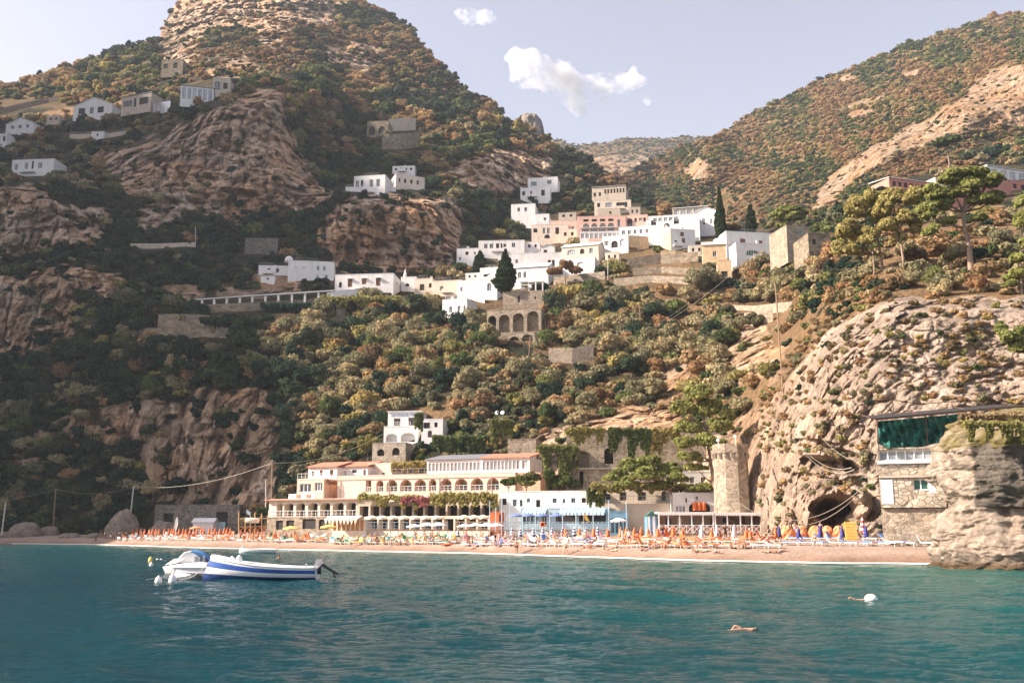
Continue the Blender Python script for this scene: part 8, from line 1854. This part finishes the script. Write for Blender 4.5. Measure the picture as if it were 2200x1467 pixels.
def grow_named():
    pixtree('pine_tree', 'great green umbrella pine with forked limbs on the right slope', 'tree', 128, [(2086, 576), (2082, 530), (2072, 490), (2068, 455)],
            [(2010, 420, 30, 22), (2045, 385, 34, 22), (2090, 375, 34, 20), (2125, 395, 30, 22), (2145, 425, 26, 18), (2075, 410, 40, 26), (2030, 440, 26, 18), (2110, 430, 30, 18), (1995, 460, 24, 22), (2000, 500, 18, 16), (2040, 475, 20, 10), (2105, 470, 20, 9)], 'leaf_pine', 26000, .17, (.42, .18), seed=2)
    pixtree('pine_tree', 'golden pine with two trunks, left of the golden group', 'tree', 136, [(1897, 584), (1892, 545), (1886, 515), (1880, 480)],
            [(1815, 500, 26, 30), (1835, 460, 28, 26), (1870, 435, 28, 22), (1850, 500, 30, 26), (1800, 540, 22, 22), (1885, 470, 24, 28), (1825, 540, 24, 20), (1860, 540, 22, 14)], 'leaf_pine_gold', 20000, .17, (.22, .12), seed=3, gap=.1)
    pixtree('pine_tree', 'golden pine with slanting trunk, right of the golden group', 'tree', 132, [(1941, 560), (1936, 525), (1928, 490), (1922, 460)],
            [(1900, 450, 24, 26), (1925, 425, 30, 22), (1960, 430, 26, 26), (1950, 470, 26, 22), (1910, 490, 26, 20), (1970, 490, 16, 26), (1935, 510, 18, 12)], 'leaf_pine_gold', 16000, .17, (.2, .11), seed=4, gap=.1)
    pixtree('pine_tree', 'slim golden pine trunk standing between the two golden pines', 'tree', 134, [(1878, 580), (1876, 550), (1872, 520)], [(1872, 505, 20, 20), (1860, 520, 16, 12)], 'leaf_pine_gold', 5000, .17, (.14, .08), seed=24)
    pixtree('stone_pine', 'flat topped stone pine beside the stone tower house', 'tree', 265, [(1686, 522), (1688, 505), (1690, 490)], [(1670, 470, 20, 11), (1695, 460, 26, 12), (1722, 458, 20, 9), (1700, 474, 26, 9), (1678, 488, 16, 8)], 'leaf_pine', 9000, .3, (.3, .2), seed=5)
    pixtree('stone_pine', 'small umbrella pine below the upper right cliff', 'tree', 330, [(2040, 352), (2036, 330), (2034, 318)], [(2030, 305, 20, 8), (2048, 302, 18, 7), (2015, 312, 12, 6)], 'leaf_green', 3500, .4, (.3, .2), seed=6)
    def cyp(u, vb, vt, w_, Y, label, n=6000, seed=7):
        P = W(u, vb, Y); s = mpp(vb, Y); H = (vb - vt) * s; r = w_ * s / 2; rs = np.random.RandomState(seed); e = empty('cypress', P, 0, label, 'tree')
        L = []
        for k in range(16):
            t = k / 15; rr_ = r * (min(1, .45 + t * 3) * (1 - t ** 2.2) + .06) * rs.uniform(.85, 1.1); L.append((rs.uniform(-.15, .15) * r, rs.uniform(-.2, .2) * r, H * (.02 + .95 * t), rr_, rr_, H * .07 + .2))
        meshobj('crown', crown_mesh('crown', rs, L, n, .0014 * Y, 'leaf_cypress', .7, 0, .8), e)
        mb = MB(); mb.tube([(0, 0, -1.5), (0, 0, H * .15)], r * .2, 6); mb.build('trunk', 'bark', e); clear(u - w_ / 2, u + w_ / 2, vt, vb)
    cyp(1550, 523, 405, 21, 262, 'tall slim cypress between the white complex and the arch house')
    cyp(1615, 500, 440, 20, 285, 'shorter pointed cypress behind the arch house', seed=8)
    cyp(1085, 628, 538, 42, 248, 'broad dark cypress in front of the white villa', 9000, 9)
    cyp(1031, 584, 541, 28, 300, 'dark conifer between the white terrace houses', 5000, 10)
    cyp(590, 250 + 0, 236, 8, 400, 'tiny dark conifer on the crag top', 800, 11)
    for k, (u, v) in enumerate([(276, 88), (85, 152)]): cyp(u, v + 12, v, 8, 640, ['dark spiky tree on the left skyline near the summit', 'small dark tree on the left skyline'][k], 600, 12 + k)
    pixtree('pine_tree', 'tall light green pine at the back of the beach beside the stone tower', 'tree', 137, [(1542, 1096), (1535, 1040), (1526, 990), (1518, 930), (1505, 870)],
            [(1500, 850, 32, 24), (1470, 880, 26, 22), (1530, 880, 34, 24), (1490, 920, 34, 22), (1545, 920, 28, 22), (1470, 955, 24, 18), (1520, 950, 32, 20), (1478, 985, 26, 16), (1545, 965, 20, 18), (1500, 1005, 24, 12), (1560, 895, 16, 18)], 'leaf_pine', 26000, .17, (.32, .13), seed=14, gap=.12)
    pixtree('pine_tree', 'wide leaning pine over the tan vine building', 'tree', 139, [(1470, 1098), (1452, 1070), (1438, 1052), (1420, 1035)],
            [(1325, 1025, 26, 18), (1360, 1005, 30, 20), (1400, 995, 34, 20), (1345, 1040, 26, 14), (1390, 1025, 34, 20), (1435, 1010, 30, 20), (1460, 1030, 26, 16), (1420, 1045, 30, 12), (1500, 1050, 26, 12), (1530, 1052, 18, 9)], 'leaf_pine', 22000, .17, (.3, .12), seed=15, gap=.12)
    pixtree('small_tree', 'round green tree before the apricot end block, right of the pair', 'tree', 149, [(1131, 1078), (1131, 1060), (1131, 1048)], [(1120, 1032, 16, 11), (1142, 1028, 18, 12), (1130, 1040, 18, 8)], 'leaf_green', 5000, .18, (.12, .07), bark='bark', seed=16)
    pixtree('small_tree', 'flat green tree before the apricot end block, left of the pair', 'tree', 150, [(1091, 1080), (1092, 1060), (1093, 1048)], [(1084, 1036, 12, 6), (1103, 1033, 14, 7), (1093, 1040, 14, 5)], 'leaf_green', 3000, .18, (.1, .06), bark='bark', seed=17)
    pixtree('small_tree', 'dense round dark tree left of the leaning pine', 'tree', 150, [(1205, 1052), (1205, 1045)], [(1190, 1040, 18, 15), (1215, 1035, 20, 16), (1235, 1042, 16, 12), (1180, 1025, 12, 16)], 'leaf_green', 6000, .18, (.1, .06), bark='bark', seed=18)
    pixtree('laurel_tree', 'dark glossy tree above the dry gully right of the leaning pole', 'tree', 196, [(1760, 685), (1760, 665)], [(1745, 640, 22, 22), (1775, 640, 24, 24), (1760, 615, 20, 18), (1785, 660, 18, 16), (1735, 665, 16, 14)], 'leaf_dark', 8000, .24, (.25, .15), bark='bark', seed=19, coref=.7)
    pixtree('laurel_tree', 'dark tree behind the tall beach pine', 'tree', 150, [(1585, 945), (1585, 925)], [(1575, 890, 24, 22), (1600, 880, 22, 18), (1590, 915, 26, 18), (1610, 905, 16, 16)], 'leaf_dark', 8000, .2, (.25, .15), bark='bark', seed=20, coref=.7)
    pixtree('pine_tree', 'bright young pine leaning from the cliff at the right edge', 'tree', 100, [(2195, 790), (2185, 765), (2175, 740)], [(2160, 730, 24, 20), (2185, 750, 24, 22), (2200, 720, 20, 22), (2150, 710, 14, 12), (2180, 775, 20, 10)], 'leaf_pine', 9000, .13, (.15, .08), seed=21)
    pixtree('pine_tree', 'tall bright pine cut off by the right edge of the picture', 'tree', 112, [(2196, 640), (2194, 590), (2192, 540)], [(2180, 560, 22, 16), (2205, 530, 24, 18), (2190, 590, 26, 14), (2175, 610, 18, 9), (2200, 480, 22, 22), (2190, 440, 18, 18)], 'leaf_pine', 9000, .15, (.15, .08), seed=22)
    pixtree('small_tree', 'yellow green leafy tree left of the white lettered house', 'tree', 190, [(790, 985), (790, 970)], [(785, 958, 16, 14), (800, 948, 14, 12), (778, 970, 10, 10)], 'leaf_yellow', 4000, .22, (.12, .07), bark='bark', seed=23)
    k = 0
    for (u, v, r, lab) in [(1592, 640, 20, 'grey olive tree just below the arch house terrace'), (1560, 672, 20, 'grey olive tree left end of the sunny olive terrace'), (1618, 690, 22, 'grey olive tree under the dry stone wall'), (1655, 640, 18, 'grey olive tree right of the leaning pole top'), (1700, 610, 22, 'broad olive tree below the stone tower house'), (1725, 590, 18, 'small olive tree near the stone tower house'), (1500, 690, 24, 'wide olive tree in the middle of the olive slope'), (1440, 720, 26, 'large olive tree right of the short brown pole'), (1340, 700, 26, 'large olive tree left of the short brown pole'), (1260, 650, 26, 'tall leafy olive tree right of the arched wall'), (1540, 730, 22, 'olive tree at the lower edge of the olive slope'), (720, 790, 26, 'large pale olive tree on the lit left slope'), (800, 830, 22, 'olive tree on the lit left slope, lower than the large pale one')]:
        P = hill.at(u, v + r * .6); pixtree('olive_tree', lab, 'tree', P.y - .6, [(u, v + r * .9), (u + 2, v + r * .45), (u, v + r * .1)], [(u - r * .45, v, r * .55, r * .5), (u + r * .45, v - r * .05, r * .55, r * .5), (u, v - r * .4, r * .6, r * .45), (u + r * .1, v + r * .2, r * .5, r * .35)], 'leaf_olive', 4500, .0012 * P.y, (.28, .12), bark='bark', seed=30 + k, coref=.5, gap=.15); k += 1
    pixtree('bougainvillea', 'coral pink flowering climber right of the white villa', 'climber', 262, [(1215, 600), (1215, 590)], [(1195, 585, 18, 10), (1215, 575, 16, 12), (1235, 585, 16, 10)], 'leaf_autumn', 4000, .3, (.1, .05), bark='bark', seed=50, limbs=False)
grow_named()
def vine(name, label, u0, u1, vt, vb, Y, mat, n, seed, size=.16, drape=True, thick=.5, cat='climbing plant', yaw=0):
    """leaves hanging down from a line: ragged lower edge"""
    rs = np.random.RandomState(seed); P0 = W(u0, vt, Y); us = rs.uniform(u0, u1, n * 2)
    q = np.stack([us / 14.0, 0 * us + seed, 0 * us], -1); low = .12 + .95 * np.clip(fbm(q, 4, .65) * 1.7 + .42, 0, 1); vt0 = vt; up_ = 5 * fbm(q * .7 + 3, 3); t = rs.rand(n * 2) ** 1.25 * (1 if drape else 1)
    keep = t < low; us = us[keep][:n]; t = t[keep][:n]; vv = vt + (vb - vt) * t + rs.normal(0, 2.2, len(t)) - up_[keep][:n]
    th = math.tan(R_(yaw)); P = Wn(us, vv, Y - thick * rs.rand(len(us)) + (us - u0) * mpp(vt, Y) * th) - np.array(P0)
    nv = np.tile([[-.2, -1, .35]], (len(us), 1)); V, Fq = cards(rs, P, nv, size, .7)
    o = meshobj(name, npmesh(name, V, Fq, [mat], False), loc=P0); return tag(o, label, cat)
vine('hanging_vine', 'green vine hanging over the left half of the high stone wall', 1216, 1300, 922, 950, 149.2, 'leaf_yellow', 2600, 1, .2)
vine('hanging_vine', 'long green vine curtains in the middle of the high stone wall', 1308, 1400, 924, 985, 149.2, 'leaf_green', 4200, 2, .2)
vine('hanging_vine', 'yellow green vine at the right part of the high stone wall', 1400, 1460, 924, 975, 149.2, 'leaf_yellow', 2200, 3, .2)
vine('hanging_vine', 'thick ivy hanging left of the high stone wall', 1155, 1240, 960, 1050, 151, 'leaf_green', 5200, 4, .2, thick=1.5)
vine('hanging_vine', 'dark ivy hanging below the satellite dishes', 1055, 1100, 905, 960, 166, 'leaf_green', 3000, 5, .2)
vine('hanging_vine', 'vine hedge on the terrace behind the hotel roof', 930, 1052, 938, 968, 178, 'leaf_green', 4200, 6, .22, thick=1.5)
vine('pergola_vine', 'golden vine pergola behind the middle of the hotel roof', 842, 918, 996, 1012, 171, 'leaf_yellow', 3000, 7, .22, thick=2)
vine('pergola_vine', 'yellow vine over the terrace under the hotel arches, left half', 770, 900, 1066, 1088, 156, 'leaf_yellow', 4200, 8, .18, thick=1.5, yaw=-18)
vine('pergola_vine', 'red flowering climber under the hotel arches', 862, 950, 1068, 1084, 152.5, 'leaf_pink', 700, 9, .17, yaw=-18)
vine('pergola_vine', 'green climber under the hotel arches, right half', 925, 1068, 1062, 1088, 150.5, 'leaf_yellow', 2600, 10, .18, thick=1.6, yaw=-16)
vine('pergola_vine', 'golden vine along the roof of the tan vine building', 1270, 1560, 1042, 1062, 144.5, 'leaf_yellow', 6000, 11, .18, thick=2)
vine('pergola_vine', 'green vine tuft at the left end of the tan vine building', 1262, 1300, 1052, 1085, 143.5, 'leaf_green', 1800, 12, .18)
vine('hanging_vine', 'climber on the right corner of the white lettered house', 892, 908, 890, 925, 172, 'leaf_green', 900, 13, .2)
vine('garden_vines', 'green vine rows below the pillared walkway', 560, 760, 655, 668, 255, 'leaf_dark', 4200, 14, .3, thick=3)
vine('garden_vines', 'dark vine pergola on the lower left terrace', 430, 560, 684, 700, 244, 'leaf_dark', 3000, 15, .3, thick=2)
vine('garden_vines', 'sunlit yellow garden vines below the long white house', 690, 860, 640, 668, 250, 'leaf_yellow', 5200, 16, .3, thick=4)
vine('moss_cover', 'golden moss and grass hanging from the top of the rock stack', 2066, 2200, 908, 948, 65.2, 'leaf_yellow', 5000, 17, .07, thick=1.4)
vine('dry_grass', 'pale dry grass tufts on top of the rock stack', 2060, 2200, 892, 912, 66.5, 'leaf_dry', 3500, 18, .08, thick=1.5)
def grow():
    scatter_all()
    rr = random.Random(5)
    # individuals: the nearest ground (below the village) one by one, largest in the picture first
    cand = [c for c in NEARC if (c[3] > 520 or c[2] > 1650 or (c[3] > 170 and c[1] > 13.5)) and c[1] > 10.5]
    cand.sort(key=lambda c: -c[1])
    shr, tre = [], []
    for c in cand:
        tr = c[6] in ('leaf_olive', 'leaf_green', 'leaf_dark') and c[1] > 13 and rr.random() < 0.55 and c[3] > 480
        if tr and len(tre) < 185: tre.append(c)
        elif len(shr) < 295: shr.append(c)
    chosen = set(id(c) for c in shr) | set(id(c) for c in tre)
    for c in NEARC:
        if id(c) not in chosen: FARPTS[c[6]].append((c[4], c[1] * c[5], rr.random() * 6.28, c[1]))
    src = {p: [] for p in PAL}
    for near, r, u, v, P, mp, pm in shr:
        k = rr.randrange(4); R = r * mp * 1.15
        o = meshobj('shrub', BUSH[pm][k], loc=(P[0], P[1], P[2] - R * 0.28), rz=rr.random() * 6.28, sc=(R, R * rr.uniform(.85, 1.1), R * rr.uniform(.8, 1.15)))
        tag(o, None, 'shrub', 'shrubs growing on the hillside'); queue_label(o, 'shrub', pm, u, v, r)
    for near, r, u, v, P, mp, pm in tre:
        k = rr.randrange(4); R = r * mp * 1.1; hz = rr.uniform(.85, 1.2)
        e = bpy.data.objects.new('hillside_tree', None); COL.objects.link(e); e.location = (P[0], P[1], P[2] - R * .25); e.rotation_euler.z = rr.random() * 6.28; e.scale = (R, R, R * hz)
        tag(e, None, 'tree', 'small trees on the terraced hillside')
        meshobj('crown', TREEC[pm][k], e); meshobj('trunk', TRUNKS[k % 3], e)
        queue_label(e, 'tree', pm, u, v, r)
    flush_labels()
    # the rest of the cover: one object per kind of scrub, bushes set out on its points
    for pm, nm in zip(PAL, ['evergreen_scrub', 'green_scrub', 'olive_scrub', 'autumn_scrub', 'yellow_scrub', 'dry_scrub']):
        pts = FARPTS[pm]
        if not pts: continue
        ms = FARB[pm]; Vs = []; Fs = []; off = 0
        base = []
        for me in ms:
            n = len(me.vertices); co = np.empty(n * 3); me.vertices.foreach_get('co', co); fl = np.empty(len(me.loops), np.int32); me.loops.foreach_get('vertex_index', fl)
            base.append((co.reshape(-1, 3), fl.reshape(-1, 4)))
        rs = np.random.RandomState(4)
        # points with scale / turn / pick attributes, instanced by a small node tree
        me = bpy.data.meshes.new(nm); me.vertices.add(len(pts))
        me.vertices.foreach_set('co', np.array([[p[0][0], p[0][1], p[0][2] - p[1] * .25] for p in pts], np.float32).ravel())
        a = me.attributes.new('size', 'FLOAT', 'POINT'); a.data.foreach_set('value', np.array([p[1] * 1.28 for p in pts], np.float32))
        a = me.attributes.new('turn', 'FLOAT', 'POINT'); a.data.foreach_set('value', np.array([p[2] for p in pts], np.float32))
        o = meshobj(nm, me); tag(o, kind='stuff')
        g = bpy.data.node_groups.new(nm, 'GeometryNodeTree')
        g.interface.new_socket('Geometry', in_out='INPUT', socket_type='NodeSocketGeometry'); g.interface.new_socket('Geometry', in_out='OUTPUT', socket_type='NodeSocketGeometry')
        N_, L_ = g.nodes, g.links
        gi = N_.new('NodeGroupInput'); go = N_.new('NodeGroupOutput'); ip = N_.new('GeometryNodeInstanceOnPoints'); jn = N_.new('GeometryNodeJoinGeometry')
        for k, (bv, bf) in enumerate(base[:3]):
            # the bush mesh enters the tree through a patch of this very object's sources
            oi = N_.new('GeometryNodeObjectInfo'); oi.inputs['Object'].default_value = SRC[pm][k]; oi.inputs['As Instance'].default_value = True; oi.transform_space = 'ORIGINAL'
            L_.new(oi.outputs['Geometry'], jn.inputs[0])
        L_.new(gi.outputs[0], ip.inputs['Points']); L_.new(jn.outputs[0], ip.inputs['Instance']); ip.inputs['Pick Instance'].default_value = True
        def na(nm_, ty='FLOAT'):
            q = N_.new('GeometryNodeInputNamedAttribute'); q.data_type = ty; q.inputs[0].default_value = nm_; return q.outputs[0]
        cx = N_.new('ShaderNodeCombineXYZ'); L_.new(na('turn'), cx.inputs[2]); L_.new(cx.outputs[0], ip.inputs['Rotation'])
        rv = N_.new('FunctionNodeRandomValue'); rv.data_type = 'FLOAT'; rv.inputs[2].default_value = 0.75; rv.inputs[3].default_value = 1.2
        cs = N_.new('ShaderNodeCombineXYZ'); sz = na('size'); mu = N_.new('ShaderNodeMath'); mu.operation = 'MULTIPLY'; L_.new(sz, mu.inputs[0]); L_.new(rv.outputs[1], mu.inputs[1])
        L_.new(sz, cs.inputs[0]); L_.new(sz, cs.inputs[1]); L_.new(mu.outputs[0], cs.inputs[2]); L_.new(cs.outputs[0], ip.inputs['Scale'])
        L_.new(ip.outputs[0], go.inputs[0])
        md = o.modifiers.new('scatter', 'NODES'); md.node_group = g
# the tufts whose shape the scrub repeats: three small shrubs of each kind at the foot of the slope, themselves part of the place
SRC = {}
def make_sources():
    k = 0
    for pi, pm in enumerate(PAL):
        SRC[pm] = []
        for q in range(3):
            u = [655, 820, 985, 1130, 1260, 1420][pi] + q * 34 + 7 * (q % 2); v = [905, 882, 868, 905, 862, 880][pi] - 14 * q
            P = hill.at(u, v); R = 1.4 + .3 * q
            o = meshobj('shrub', FARB[pm][q], loc=(P.x, P.y, P.z - .3), sc=R)
            tag(o, None, 'shrub', 'shrubs growing on the hillside'); queue_label(o, 'shrub', pm, u, v, 14); SRC[pm].append(o); k += 1
make_sources()
grow()
